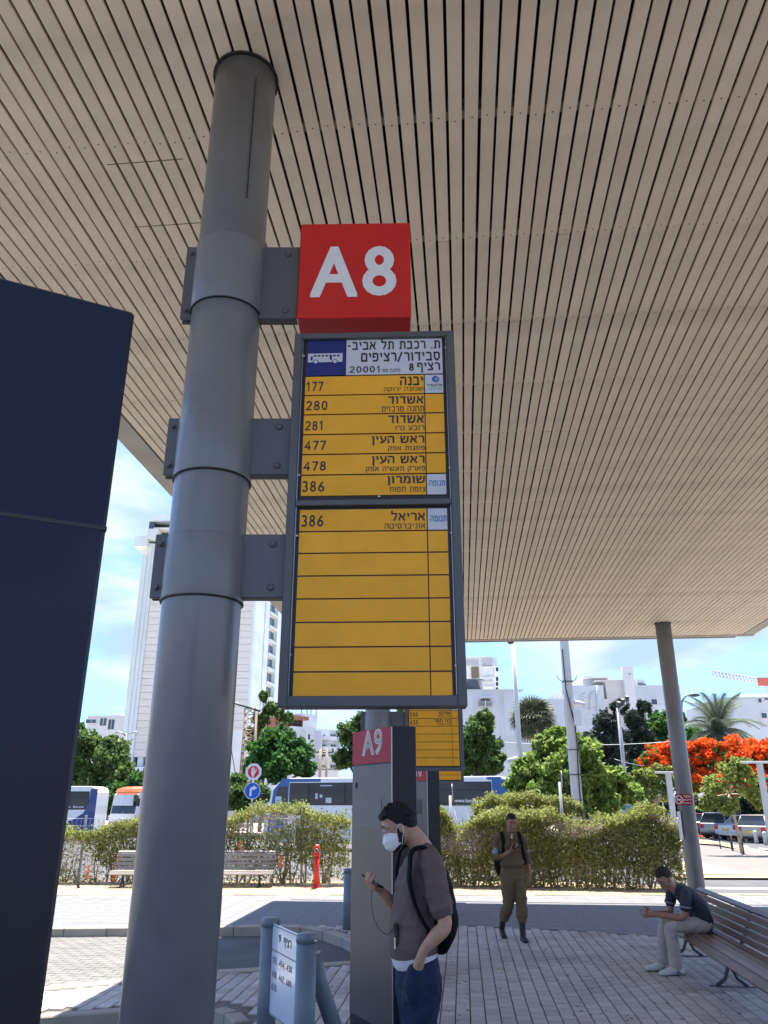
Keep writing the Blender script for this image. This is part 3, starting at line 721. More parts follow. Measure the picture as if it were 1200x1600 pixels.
def fill1(b, xl, xr, zb0, m0, m1, zt0):
    L_, Rr = xl + .020, xr - .020; V1 = Rr - .085
    zr = [bx(600, k)[1] for k in (101, 322, 442, 562, 686, 810, 938, 1072)]
    g_ = .0035
    hx = bx(405, 200)[0]
    cell(b, L_, hx - .002, zr[1] + g_, zr[0], 'navy', 'bus_pictogram_panel'); cell(b, hx + .002, Rr, zr[1] + g_, zr[0], 'hdr_white', 'header_plate')
    for k in range(1, 7):
        cell(b, L_, V1 - .0025, zr[k] - g_, zr[k + 1] + g_)
        cell(b, V1 + .0025, Rr, zr[k] - g_, zr[k + 1] + g_, 'hdr_white' if k in (1, 6) else 'yellow', 'logo_plate' if k in (1, 6) else 'row_plate')
    T = MB()
    tx(T, rtl('ת. רכבת תל אביב-'), (418, 100, 990, 166), bold=.02); tx(T, rtl('סבידור/רציפים'), (500, 180, 990, 246), bold=.02)
    tx(T, rtl('רציף'), (848, 248, 990, 312), bold=.02); tx(T, '8', (798, 252, 828, 300), bold=.02)
    tx(T, rtl("תחנה מס'"), (628, 284, 742, 306), bold=.01); tx(T, '20001', (424, 262, 615, 306), bold=.012)
    for nm, r1, he, r2, sub, r3 in (
        ('177', (160, 352, 265, 418), 'יבנה', (742, 335, 885, 390), 'שכונה ירוקה', (642, 400, 887, 432)),
        ('280', (152, 475, 290, 536), 'אשדוד', (668, 455, 888, 505), 'תחנה מרכזית', (628, 517, 890, 552)),
        ('281', (148, 597, 258, 660), 'אשדוד', (668, 573, 890, 626), 'רובע ט"ו', (712, 638, 892, 670)),
        ('477', (143, 720, 283, 783), 'ראש העין', (568, 700, 893, 760), 'פסגות אפק', (668, 765, 895, 800)),
        ('478', (138, 848, 280, 912), 'ראש העין', (568, 824, 895, 886), 'פארק תעשיה אפק', (530, 890, 897, 928)),
        ('386', (133, 975, 270, 1043), 'שומרון', (664, 950, 898, 1010), 'צומת תפוח', (680, 1017, 900, 1050))):
        T.build('lettering', M['ink'], b); T = MB()
        tx(T, nm, r1, bold=.008); T.build('line_number', M['ink'], b); T = MB(); tx(T, rtl(he), r2, bold=.02); tx(T, rtl(sub), r3, bold=.006)
    for nm, r1, he, r2, sub, r3 in (('386', (168, 106, 304, 180), 'אריאל', (727, 86, 938, 152), 'אוניברסיטה', (686, 165, 940, 200)),):
        T.build('lettering', M['ink'], b); T = MB()
        tx(T, nm, r1, 430, 780, .008); T.build('line_number', M['ink'], b); T = MB(); tx(T, rtl(he), r2, 430, 780, .02); tx(T, rtl(sub), r3, 430, 780, .006)
    T.build('lettering', M['ink'], b)
    # bus pictogram
    U = MB(); U.cm = 0
    def q(a, c, d_, e, y=yp - .0042): 
        xa, za = bx(a, c); xb, zb = bx(d_, e); U.bb(min(xa, xb), max(xa, xb), y, y + .0006, min(za, zb), max(za, zb))
    q(170, 182, 384, 236)
    U.cm = 1
    for k in range(7): q(206 + k * 24, 192, 222 + k * 24, 202, yp - .0050)
    q(186, 200, 198, 224, yp - .0050); q(306, 196, 318, 224, yp - .0050)
    for cx in (217, 337):
        U.cm = 1; xc, zc = bx(cx, 234); ring(U, xc, zc, 0, .0125, yp - .0054); U.cm = 0; ring(U, xc, zc, 0.0, .0090, yp - .0060)
    U.build('bus_pictogram', [M['hdr_white'], M['navy']], b)
    # operator logos
    Lg = MB(); xc, zc = bx(962, 354)
    Lg.cm = 0; ring(Lg, xc, zc, 0, .0165, yp - .0045)
    Lg.cm = 1
    for k in range(3): Lg.box((xc + .004, yp - .0052, zc - .007 + k * .0062), (.020, .0006, .0018), (0, R(-28), 0))
    Lg.cm = 2; tx(Lg, rtl('אלקטרה'), (910, 380, 1003, 402), bold=.02)
    Lg.cm = 3; tx(Lg, rtl('אפיקים'), (924, 405, 1000, 422), bold=.01)
    for (r_, ox, oy) in (((922, 982, 1020, 1015), 440, 510), ((970, 120, 1070, 156), 430, 780)):
        w2 = (r_[2] - r_[0]) / 2
        Lg.cm = 0; tx(Lg, rtl('תנו'), (r_[0] + w2, r_[1], r_[2], r_[3]), ox, oy, .03)
        Lg.cm = 4; tx(Lg, rtl('פה'), (r_[0], r_[1], r_[0] + w2 - 4, r_[3]), ox, oy, .03)
    Lg.build('operator_logo', [M['logo_blue'], M['hdr_white'], M['ink'], M['logo_green'], M['logo_teal']], b)
    lower_rows(b, L_, V1, Rr, [bx(600, k, 430, 780)[1] for k in (75, 210, 345, 486, 629, 775, 929, 1083, 1237)], {0: 'hdr_white'})
    # tiny maker marks on the lower edge
    mk = MB(); write(mk, '0 81200', xl + .022, xl + .062, zb0 + .004, zb0 + .013, yp + .0015, .0); write(mk, '200m', xr - .055, xr - .022, zb0 + .004, zb0 + .013, yp + .0015, .0)
    mk.build('maker_mark', M['chrome'], b)
    sc = MB()
    for a, c, ox, oy in ((140, 196, 440, 510), (1025, 160, 440, 510), (113, 940, 440, 510), (1050, 905, 440, 510), (612, 1078, 440, 510), (140, 236, 430, 780), (1100, 228, 430, 780), (98, 978, 430, 780), (1127, 1050, 430, 780), (175, 1262, 430, 780)):
        p = bx(a, c, ox, oy); sc.ball((p[0], yp - .006, p[1]), (.0065, .005, .0065), 10, 6)
    sc.build('screw_heads', M['steel'], b)
def lower_rows(b, L_, V1, Rr, zr, special={}):
    for k in range(len(zr) - 1):
        cell(b, L_, V1 - .0025, zr[k] - (.0035 if k else 0), zr[k + 1] + (.003 if k < len(zr) - 2 else 0))
        cell(b, V1 + .0025, Rr, zr[k] - (.0035 if k else 0), zr[k + 1] + (.003 if k < len(zr) - 2 else 0), special.get(k, 'yellow'), 'logo_plate' if k in special else 'row_plate')
def fill_far(texts):
    def f(b, xl, xr, zb0, m0, m1, zt0):
        L_, Rr = xl + .020, xr - .020; V1 = Rr - .085
        zl = [m0 - .012 - k * (m0 - zb0 - .03) / 8 for k in range(9)]
        lower_rows(b, L_, V1, Rr, zl, {0: 'hdr_white'} if texts else {})
        zu = [zt0 - .02 - k * (zt0 - m1 - .03) / 7 for k in range(8)]
        lower_rows(b, L_, V1, Rr, zu)
        T = MB()
        for k, (nm, he, sub) in enumerate(texts):
            z1_, z0_ = zl[k], zl[k + 1]; h = z1_ - z0_
            write(T, nm, L_ + .012, L_ + .115, z0_ + .2 * h, z1_ - .2 * h, yp - .0042, .01)
            write(T, rtl(he), V1 - .018 - .034 * len(he), V1 - .012, z0_ + .48 * h, z1_ - .12 * h, yp - .0042, .02)
            write(T, rtl(sub), V1 - .012 - .017 * len(sub), V1 - .012, z0_ + .12 * h, z0_ + .36 * h, yp - .0042, .006)
        if texts:
            write(T, rtl('אגד'), V1 + .015, Rr - .012, zl[0] - .075, zl[0] - .03, yp - .0042, .02); T.build('lettering', M['ink'], b)
    return f
board1 = route_board((PX, PY, 0), 'big yellow bus route sign for platform 8, hanging on the foreground column', fill1)
board2 = route_board((c2p.x, c2p.y, 0), 'yellow route sign with lines 500 and 635, behind the A9 pylon', fill_far((('500', 'כפר טרומן', 'מרכז'), ('500', 'שוהם', 'מרכז שוהם'), ('635', 'בת חפר', 'מרכז מסחרי'))))
board3 = route_board((c3p.x, c3p.y, 0), 'farthest yellow route sign, its blank bottom rows showing below the second sign', fill_far(()))

# ================================================================== platform number boxes
def number_box(origin, label, s):
    b = thing('platform_number_box', label, 'platform sign', origin, R(-1.0), 'red platform number boxes on the sign columns')
    bxx0, bxx1, bz0, bz1 = -.411 - PX, .130 - PX, 3.974, 4.528
    MB().bb(bxx0, bxx1, -.06, .075, bz0, bz1, .004).build('box', M['red'], b)
    T = MB(); zc = Bp(487.5, 387, PY - .062)
    for ch, (a, c, d_, e) in zip(s, ((487.5, 387, 559, 466), (567, 387, 620, 464.5))):
        p, q_ = Bp(a, c, PY - .062), Bp(d_, e, PY - .062)
        write(T, ch, p[0] - PX, q_[0] - PX, q_[1], p[1], -.0615, .028)
    T.build('lettering', M['white_print'], b); return b
number_box((PX, PY, 0), 'red box with white A8 above the big route sign', 'A8')
number_box((c2p.x, c2p.y, 0), 'red platform number box on the second column, hidden behind the big route sign', 'A9')

# ================================================================== information pylons
def pylon(corner, label, s):
    ang = R(27)                                   # local x = dirB (thickness), local y = dirA (width)
    p = thing('information_pylon', label, 'pylon', (corner[0], corner[1], 0), ang, 'dark information pylons')
    Wd, T, H = 0.83, 0.240, 2.47; hb = 2.165
    # local: x right (63 deg), y back-left
    MB().bb(0.004, T, 0.0, Wd, 0.0, H, .004).build('casing', M['pylon_dark'], p)
    MB().bb(-.006, .006, .012, Wd - .012, 0.12, hb - .012, .002).build('door', M['pylon_face'], p)
    MB().bb(-.006, .006, .004, Wd - .004, hb, H - .003, .002).build('number_panel', M['pylon_red'], p)
    MB().bb(-.001, T + .0008, -.0008, Wd + .001, hb - .009, hb - .004).build('seam', M['black'], p)
    MB().bb(-.008, .0, .002, .008, 0.02, H - .01).build('edge_trim', M['chrome'], p)
    MB().bb(-.009, -.0062, .20, .75, 1.62, 1.86).build('label_panel', M['pylon_dark'] if s != 'A9' else M['frame'], p)
    MB().ball((-.008, Wd - .10, 1.98), (.008, .022, .03), 12, 8).build('lock', M['black'], p)
    MB().bb(-.02, T + .02, -.02, Wd + .02, 0.0, .03, .004).build('base_plate', M['frame'], p)
    T_ = MB(); write(T_, s, 0, .42, 0, .23, 0, .028)
    # letters lie on the -x face, reading from far edge (+y) to the near edge
    T_.v = [(-.0075, Wd * .5 + .19 - v[0], hb + .07 + v[2]) for v in T_.v]
    T_.build('lettering', M['white_print'], p); return p
k1 = Vector((-.551, .775, 0)); K2 = Vector((.0744, 7.1, 0)); K3 = K2 + STEP
pylon(k1, 'huge dark navy pylon at the left edge of the photo, close to the camera', 'A8')
pylon(K2, 'grey pylon with a red A9 panel behind the masked man', 'A9')
pylon(K3, 'dark pylon with a red top just behind the right side of the A9 pylon', 'A10')

# ================================================================== bollards and the platform 9 plate
def bollard(x, y, h, label, r_=.07):
    b = thing('bollard', label, 'bollard', (x, y, 0), 0, 'grey steel bollards')
    MB().lathe([(r_, 0), (r_, h - .062)], 28).build('post', M['bollard'], b)
    MB().lathe([(r_ + .003, h - .060), (r_ + .003, h - .022), (r_ - .006, h - .006), (r_ - .03, h), (.001, h)], 28).build('cap', M['bollard'], b)
    MB().lathe([(r_ + .03, 0), (r_ + .03, .01), (r_ + .005, .014)], 20).build('flange', M['bollard'], b)
    return b
b1 = bollard(-.878, 6.70, 1.0, 'grey bollard on the left side of the white platform 9 plate')
b2 = bollard(-.528, 5.96, 1.0, 'grey bollard on the right side of the white platform 9 plate')
MB().ball((.062, -.045, .955), .013, 10, 6).build('bolt', M['steel'], b2)
bollard(G(541, 1454).x + .02, G(541, 1454).y, .86, 'grey bollard half hidden behind the left side of the A9 pylon', .072)
br = thing('leaning_pipe', 'thick grey pipe leaning down to the right behind the right bollard of the plate', 'pipe', (-.50, 6.12, 0))
MB().tube([(0, .03, .84), (.05, .05, .66), (.30, .20, .0)], .058, 16).build('pipe', M['bollard'], br)
MB().lathe([(.09, 0), (.09, .012), (.06, .016)], 16, (.30, .20, 0)).build('flange', M['bollard'], br)
A_, B_ = Vector((-.878, 6.70, 0)), Vector((-.528, 5.96, 0)); dd = (B_ - A_); Lp = dd.length; ang = math.atan2(dd.y, dd.x)
pt = thing('platform_plate', 'white plate listing bus lines, reading platform 9, fixed between two bollards', 'sign', A_, ang)
fx0, fx1 = .06, Lp - .05; pz0, pz1 = .37, .965
MB().bb(fx0, fx1, -.012 + .01, .01, pz0, pz1, .002).build('plate', mat('plate_white', (.62, .70, .80), .25, coat=.5, var=.03), pt)
T = MB(); yv = -.0035; ww = fx1 - fx0; y_ = yv
for (a, c, d_, e) in ((fx0 + .006, fx1 - .006, pz1 - .012, pz1 - .008), (fx0 + .006, fx1 - .006, pz0 + .008, pz0 + .012), (fx0 + .006, fx1 - .006, pz1 - .175, pz1 - .170)):
    T.bb(a, c, yv - .0006, yv, d_, e)
for xx in (fx0 + .006, fx1 - .010): T.bb(xx, xx + .004, yv - .0006, yv, pz0 + .008, pz1 - .008)
write(T, rtl('רציף'), fx0 + ww * .40, fx0 + ww * .64, pz1 - .125, pz1 - .055, yv, .02)
write(T, '9', fx0 + ww * .24, fx0 + ww * .31, pz1 - .105, pz1 - .05, yv, .02)
write(T, '155, 454, 438', fx0 + ww * .06, fx0 + ww * .68, pz1 - .262, pz1 - .212, yv, .01)
write(T, '410, 462, 600', fx0 + ww * .06, fx0 + ww * .68, pz1 - .352, pz1 - .302, yv, .01)
write(T, '635', fx0 + ww * .06, fx0 + ww * .23, pz1 - .432, pz1 - .387, yv, .01)
T.build('lettering', M['ink'], pt)
for xx, zz in ((fx0 + .12, pz1 - .01), (fx1 - .1, pz0 + .01)): MB().ball((xx, -.005, zz), (.008, .006, .008), 8, 6).build('bolt', M['steel'], pt)

# ================================================================== benches
def bench(name_loc, rot, length, label, m, seat_h=.42, legs=(.3, 2.0), backs=6, bs=.088):
    # local x along the bench, local y from the front edge to the back
    b = thing('bench', label, 'bench', name_loc, rot)
    prof = []                                     # (y, z, tilt) for seat then back
    for y, z, t in ((-.27, seat_h - .035, 48), (-.205, seat_h, 4), (-.11, seat_h - .006, 0), (-.015, seat_h - .01, 0), (.08, seat_h - .006, 4)): prof.append((y, z, t))
    bz = [(.15 + .026 * k, seat_h + .05 + k * bs, 75) for k in range(backs - 1)]; bz.append((.15 + .026 * (backs - 1) + .03, seat_h + .05 + (backs - 1) * bs * .94, 30))
    w_ = MB().bb(-length / 2, length / 2, -.040, .040, -.015, .015, .005).mesh('plank', m)
    wb_ = MB().bb(-length / 2, length / 2, -.033, .033, -.014, .014, .005).mesh('plank', m)
    for y, z, t in prof: place('plank', w_, b, (0, y, z), (R(t), 0, 0))
    for y, z, t in bz: place('plank', wb_, b, (0, y, z), (R(t), 0, 0))
    for lx in legs:
        x = lx - length / 2; f = MB()
        f.tube([(x, -.02, seat_h - .05), (x, -.02, .22), (x, -.07, .09), (x, -.17, .02)], [.028, .022, .018, .02], 8)
        f.tube([(x, .0, seat_h - .05), (x, .0, .22), (x, .05, .09), (x, .15, .02)], [.028, .022, .018, .02], 8)
        f.bb(x - .035, x + .035, -.24, .22, .0, .022, .004)
        f.tube([(x, -.26, seat_h - .06), (x, -.05, seat_h - .05), (x, .10, seat_h - .04), (x, .175, seat_h + .03), (x, .19 + .026 * (backs - 1), seat_h + .02 + bs * (backs - 1))], .02, 8)
        f.build('leg', M['iron'], b)
    return b
e0, e1 = Vector((3.90, 11.30, 0)), Vector((3.39, 6.4, 0))
mid_ = (e0 + e1) / 2; dl = (e0 - e1)
bench((3.62, 8.85, 0), math.atan2(e1.y - e0.y, e1.x - e0.x), 5.0, 'brown slatted bench in the right foreground on which the man sits', M['wood_bench'], .42, (.32, 2.02, 3.7), 5, .074)
fb0, fb1 = G(190, 1381), G(434, 1381)
bench(((fb0.x + fb1.x) / 2, 19.35, 0), R(0.6), fb1.x - fb0.x, 'long weathered grey bench standing in the sun before the left hedge', M['wood_grey'], .34, (.25, 1.75, 3.35), 5)

# ================================================================== hydrant, bent post
h = G(494.5, 1382); h = W(494.5, 1350, 19.1); hy = thing('fire_hydrant', 'bright red fire hydrant standpipe beside the hedge left of the A9 pylon', 'hydrant', (h.x, h.y, 0))
mr = mat('hydrant_red', (.62, .030, .018), .4, var=.08)
MB().lathe([(.115, 0), (.115, .02), (.075, .03), (.062, .06)], 20).build('flange', mr, hy)
MB().lathe([(.062, .05), (.062, .66)], 20).build('standpipe', mr, hy)
MB().lathe([(.085, .66), (.085, .70), (.07, .71), (.075, .80), (.06, .87), (.03, .90), (.001, .905)], 20).build('valve_head', mr, hy)
MB().tube([(0, -.05, .78), (0, -.12, .78)], .042, 14).build('outlet', M['steel'], hy); MB().tube([(0, -.12, .78), (0, -.125, .78)], .03, 14).build('outlet_hole', M['black'], hy)
p = G(123, 1389); bp_ = thing('bent_post', 'thin dark broken post leaning on the cream paving at the far left', 'post', (p.x, p.y, 0))
a_ = W(114, 1355, p.y) - p; MB().tube([(0, 0, 0), (a_.x * .35, 0, a_.z * .4), (a_.x * .8, 0, a_.z * .75), (a_.x, 0, a_.z)], [.035, .025, .022, .014], 8).build('post', M['iron'], bp_)
MB().lathe([(.09, 0), (.085, .012), (.03, .02)], 12).build('base', M['iron'], bp_)
# ================================================================== buildings
M['white_wall'] = mat('white_render', (.58, .61, .64), .85, var=.08, scale=.25, dirt=((.38, .38, .37), .35, .55, .8, .5))
M['grey_shade_wall'] = mat('grey_shade_render', (.56, .58, .60), .85, var=.1, scale=.25, dirt=((.28, .28, .28), .5, .5, .75, .6))  # for grey walls, and for shadowed sections with shade put into the colour
M['cream_wall'] = mat('cream_cladding', (.66, .62, .57), .8, var=.05, scale=.4, stretch=(.4, .4, 6))
M['concrete'] = mat('tower_concrete', (.60, .65, .64), .85, var=.1, scale=.3, stretch=(1, 1, .2))
M['conc_pale'] = mat('pale_concrete', (.66, .73, .76), .85, var=.1, scale=.3)
M['glass'] = mat('window_glass', (.05, .065, .075), .12, var=.3, scale=.5, spec=.8)
M['bright_white'] = mat('bright_white', (.70, .70, .69), .7, var=.04)
M['tile_roof'] = mat('terracotta', (.28, .12, .08), .8)
M['dark_open'] = mat('dark_opening', (.03, .03, .032), .9)
M['louver'] = mat('brown_louver', (.16, .13, .10), .7)
def footprint(pts, z0, z1, name, m, parent, cap=True):
    mb = MB(); n = len(pts)
    mb.add([(p[0], p[1], z0) for p in pts] + [(p[0], p[1], z1) for p in pts], [(i, (i + 1) % n, (i + 1) % n + n, i + n) for i in range(n)] + [tuple(range(n, 2 * n)), tuple(range(n - 1, -1, -1))])
    return mb.build(name, m, parent)
class Face:                                       # a vertical wall plane between two ground points, local to the building's origin
    def __init__(s, A, B, O): s.A, s.B, s.O = Vector((A[0], A[1], 0)), Vector((B[0], B[1], 0)), Vector((O[0], O[1], 0)); s.d = (s.B - s.A).normalized(); s.n = Vector((s.d.y, -s.d.x, 0))
    def hit(s, px, py):
        x, y, z = ray(px, py); r_ = Vector((x, y, 0)); k = s.A.dot(s.n) / r_.dot(s.n); p = r_ * k
        return (p - s.A).dot(s.d), CAMH + z * k
    def box(s, mb, u0, u1, z0, z1, o0, o1):
        c = s.A + s.d * ((u0 + u1) / 2) + s.n * ((o0 + o1) / 2) - s.O
        mb.box((c.x, c.y, (z0 + z1) / 2), (u1 - u0, o1 - o0, z1 - z0), (0, 0, math.atan2(s.d.y, s.d.x)))
    def pbox(s, mb, x0, y0, x1, y1, o0, o1):
        a, b = s.hit(x0, y0), s.hit(x1, y1); s.box(mb, min(a[0], b[0]), max(a[0], b[0]), min(a[1], b[1]), max(a[1], b[1]), o0, o1)
    def window(s, parent, u0, u1, z0, z1, m='glass', fm='bright_white', t=.07):
        mb = MB(); s.box(mb, u0, u1, z0, z1, -.02, .03); pn = mb
        fr = MB(); s.box(fr, u0 - t, u1 + t, z1, z1 + t, 0, .08); s.box(fr, u0 - t, u1 + t, z0 - t, z0, 0, .12)
        s.box(fr, u0 - t, u0, z0, z1, 0, .08); s.box(fr, u1, u1 + t, z0, z1, 0, .08)
        if u1 - u0 > .8: s.box(fr, (u0 + u1) / 2 - .03, (u0 + u1) / 2 + .03, z0, z1, .031, .06)
        f = fr.build('window', M[fm], parent); pn.build('pane', M[m], f); return f
    def pwindow(s, parent, x0, y0, x1, y1, **k):
        a, b = s.hit(x0, y0), s.hit(x1, y1); return s.window(parent, min(a[0], b[0]), max(a[0], b[0]), min(a[1], b[1]), max(a[1], b[1]), **k)
def X_(px, Y): return (px - 600) / (F * ray(600, 1250)[1]) * Y
def building(name, label, pxL, pxR, Y, top_py, depth, m, skew=0.0, cat='building', base=None):
    # front wall from pxL to pxR at distance Y; skew pushes the right end farther away
    A = Vector((X_(pxL, Y), Y, 0)); Yr = Y + skew; B = Vector((X_(pxR, Yr), Yr, 0)); z = W((pxL + pxR) / 2, top_py, (Y + Yr) / 2).z
    O = (A + B) / 2; b = thing(name, label, cat, (O.x, O.y, 0))
    f = Face(A, B, O); bk = -f.n * depth; C_, D_ = B + bk, A + bk
    footprint([q - O for q in (A, B, C_, D_)], gz(Y) - .1 if base is None else base, z, 'wall', m, b)
    return b, f, Face(B, C_, O), Face(D_, A, O), z

# --- the tall tower at the left
A = Vector((X_(201, 118), 118, 0)); B = Vector((X_(377, 118), 118, 0)); O = (A + B) / 2
tw = thing('tower_block', 'very tall pale concrete tower behind the foreground column', 'tower', (O.x, O.y, 0))
fc = Face(A, B, O); ztop = W(300, 838, 118).z; zlo = W(300, 1183, 118).z; right_end = Vector((X_(441, 136), 136, 0))
bk = Vector((0.8, 17, 0))
def lp(p): return p - O
footprint([lp(A), lp(B), lp(right_end), lp(right_end + Vector((-18, 4, 0))), lp(A + Vector((.8, 18, 0)))], zlo, ztop, 'wall', M['cream_wall'], tw)
# cladding: horizontal bands separated by thin recessed joints
zz = zlo; k = 0
while zz < ztop - 1:
    mb = MB(); fc.box(mb, 0.02, fc.d.length * (B - A).length - .02, zz + .04, min(zz + 1.0, ztop - .2), 0, .12); mb.build('cladding_band', M['cream_wall'], tw); zz += 1.03
# left concrete fins
for (a, b, o0, o1, t_) in ((181, 188.5, -1.2, .5, 868), (188.6, 195, -1.2, .35, 850), (195.1, 201, -1, .25, 850)):
    ua, ub = fc.hit(a, 1250)[0], fc.hit(b, 1250)[0]; mb = MB(); fc.box(mb, ua, ub, zlo - 3, fc.hit(230, t_)[1], o0 - 9, o1); mb.build('fin', M['concrete'], tw)
u0 = fc.hit(181, 1250)[0]
mb = MB(); fc.box(mb, u0 - 1.3, u0 + .7, fc.hit(230, 857)[1], fc.hit(230, 841)[1], -8, 1.2); mb.build('ledge', M['concrete'], tw)
mb = MB(); fc.box(mb, u0 + .75, u0 + 2.4, fc.hit(230, 846)[1], fc.hit(230, 832)[1], -6, 1.9); mb.build('ledge', M['concrete'], tw)
mb = MB(); fc.box(mb, u0 + .5, fc.hit(377, 1250)[0] + .3, fc.hit(230, 818)[1], fc.hit(230, 808)[1], -12, 1.4); mb.build('parapet', M['conc_pale'], tw)
mb = MB(); fc.box(mb, u0 + .6, u0 + 1.5, fc.hit(230, 838)[1], fc.hit(230, 818)[1], -12, .9); fc.box(mb, u0 + 1.5, 14.6, fc.hit(230, 838)[1], fc.hit(230, 818)[1], -12, -.5); mb.build('top_storey', M['glass'], tw)
mb = MB(); fc.box(mb, u0 + 1.6, 13, fc.hit(230, 831)[1], fc.hit(230, 829)[1], -2, 1.5); mb.build('balcony_slab', M['bright_white'], tw)
# right face: recessed stack of balconies between fins
fr_ = Face(B, right_end, O); Lr = (right_end - B).length
for (a, b, o) in ((.0, .22, .5), (.27, .38, .3), (.55, .78, .6), (.86, 1.0, .35)):
    mb = MB(); fr_.box(mb, a * Lr, b * Lr, zlo, ztop, -.2, o); mb.build('pier', M['conc_pale'], tw)
for k in range(15):
    z_ = zlo + .6 + k * (ztop - zlo) / 15
    mb = MB(); fr_.box(mb, .39 * Lr, .54 * Lr, z_, z_ + 1.5, -.3, .05); w_ = mb.build('window', M['glass'], tw)
    mb = MB(); fr_.box(mb, .38 * Lr, .55 * Lr, z_ - .5, z_, 0, .5); mb.build('sill', M['concrete'], w_)
    mb = MB(); fr_.box(mb, .225 * Lr, .265 * Lr, z_, z_ + 1.3, -.2, .03); mb.build('window', M['glass'], tw)
    mb = MB(); fr_.box(mb, .79 * Lr, .85 * Lr, z_, z_ + 1.3, -.2, .03); mb.build('window', M['glass'], tw)
# dark open storey and podium with letters
footprint([lp(A + Vector((1, 1, 0))), lp(B + Vector((-.6, 1, 0))), lp(right_end + Vector((-2, 0, 0))), lp(A + Vector((1, 16, 0)))], W(300, 1200, 118).z, zlo, 'open_storey', M['dark_open'], tw)
for k in range(6):
    mb = MB(); fc.box(mb, .6 + k * 2.8, 1.4 + k * 2.8, W(300, 1200, 118).z, zlo, -1, -.2); mb.build('pillar', M['concrete'], tw)
pd = MB(); fc.box(pd, -2, 22, -.6, W(300, 1199, 118).z, -14, 1.5); pd.build('podium', M['conc_pale'], tw)
T = MB(); a0 = fc.hit(200, 1208); a1 = fc.hit(240, 1198 + 6)
write(T, 'TOA T', 0, 3.2, 0, .95, 0, .02); q0 = fc.A + fc.d * a0[0] + fc.n * 1.53 - O
T.v = [(q0.x + v[0], q0.y + v[1], W(300, 1212, 118).z + v[2]) for v in T.v]; T.build('lettering', M['dark_open'], tw)

# --- other buildings
b, f, r_, l_, z = building('apartment_building', 'small grey building at the far left below the tower, above the parked buses', 120, 187, 140, 1118, 12, M['grey_shade_wall'])
f.pwindow(b, 157, 1122, 166, 1134); f.pwindow(b, 135, 1124, 150, 1130); f.pwindow(b, 170, 1124, 178, 1140)
mb = MB(); f.pbox(mb, 168, 1118, 186, 1113, -6, -1); mb.build('roof_hut', M['conc_pale'], b)

b, f, r_, l_, z = building('apartment_building', 'shabby old apartment block with a brown roof terrace left of the second column', 452, 528, 92, 1138, 14, M['white_wall'], 6)
mb = MB(); f.pbox(mb, 484, 1140, 510, 1116, -7, -1.5); mb.build('penthouse', M['grey_shade_wall'], b)
mb = MB(); f.pbox(mb, 450, 1136, 478, 1122, -5, -.5); mb.build('roof_terrace', M['tile_roof'], b)
mb = MB(); f.pbox(mb, 449, 1123, 479, 1120.5, -6, .4); mb.build('terrace_roof', M['tile_roof'], b)
for (a, c) in ((455, 1), (463, 1), (471, 1)):
    mb = MB(); f.pbox(mb, a, 1134, a + 5, 1126, -.6, -.3); mb.build('terrace_opening', M['dark_open'], b)
for x0 in (457, 476, 500, 516):
    for y0 in (1147, 1163, 1179, 1195):
        f.pwindow(b, x0 + random.uniform(-1, 1), y0, x0 + (6 if x0 % 2 else 8), y0 + random.uniform(6, 9), fm='grey_shade_wall')
for x0 in (469, 492, 523):
    mb = MB(); f.pbox(mb, x0, 1205, x0 + 3.5, 1142, 0, .9); mb.build('pier', M['white_wall'], b)
for y0 in (1156, 1172, 1188):
    mb = MB(); f.pbox(mb, 495, y0, 514, y0 - 4, 0, 1.3); mb.build('balcony', M['white_wall'], b)
for k, x0 in enumerate((490, 497, 506, 512, 520)):
    mb = MB(); a = f.hit(x0, 1130)[0]; f.box(mb, a, a + .07, z, z + random.uniform(1.6, 3.2), -3, -2.93); mb.build('antenna', M['iron'], b)

b, f, r_, l_, z = building('apartment_building', 'far bright white high rise with slotted parapet above the grey block', 700, 780, 165, 1026, 20, M['bright_white'], -2)
hu = lambda a, c, d_, e, nm, m, o0=-.1, o1=.25: (lambda mb: (f.pbox(mb, a, c, d_, e, o0, o1), mb.build(nm, M[m], b)))(MB())
for k in range(10): hu(728 + k * 2.1, 1040, 729 + k * 2.1, 1030, 'parapet_slot', 'grey_shade_wall')
for k in range(11): hu(753 + k * 2.2, 1040, 754.1 + k * 2.2, 1028, 'parapet_slot', 'grey_shade_wall')
for (a, c, d_, e) in ((755, 1042, 771, 1056), (729, 1044, 734, 1057)): f.pwindow(b, a, c, d_, e, m='conc_pale')
hu(737, 1060, 748, 1042, 'brick_panel', 'louver')
for c in (1041, 1057, 1064.5, 1072): hu(753, c + .8, 779, c, 'floor_line', 'grey_shade_wall', 0, .5)
for c in (1043, 1058, 1066, 1074): hu(775, c + 6, 778.5, c, 'balcony_opening', 'dark_open')
for k in range(5):
    mb = MB(); r_.box(mb, 2, 4, z - 4 - 3.2 * k, z - 2 - 3.2 * k, -.1, .05); mb.build('window', M['glass'], b)

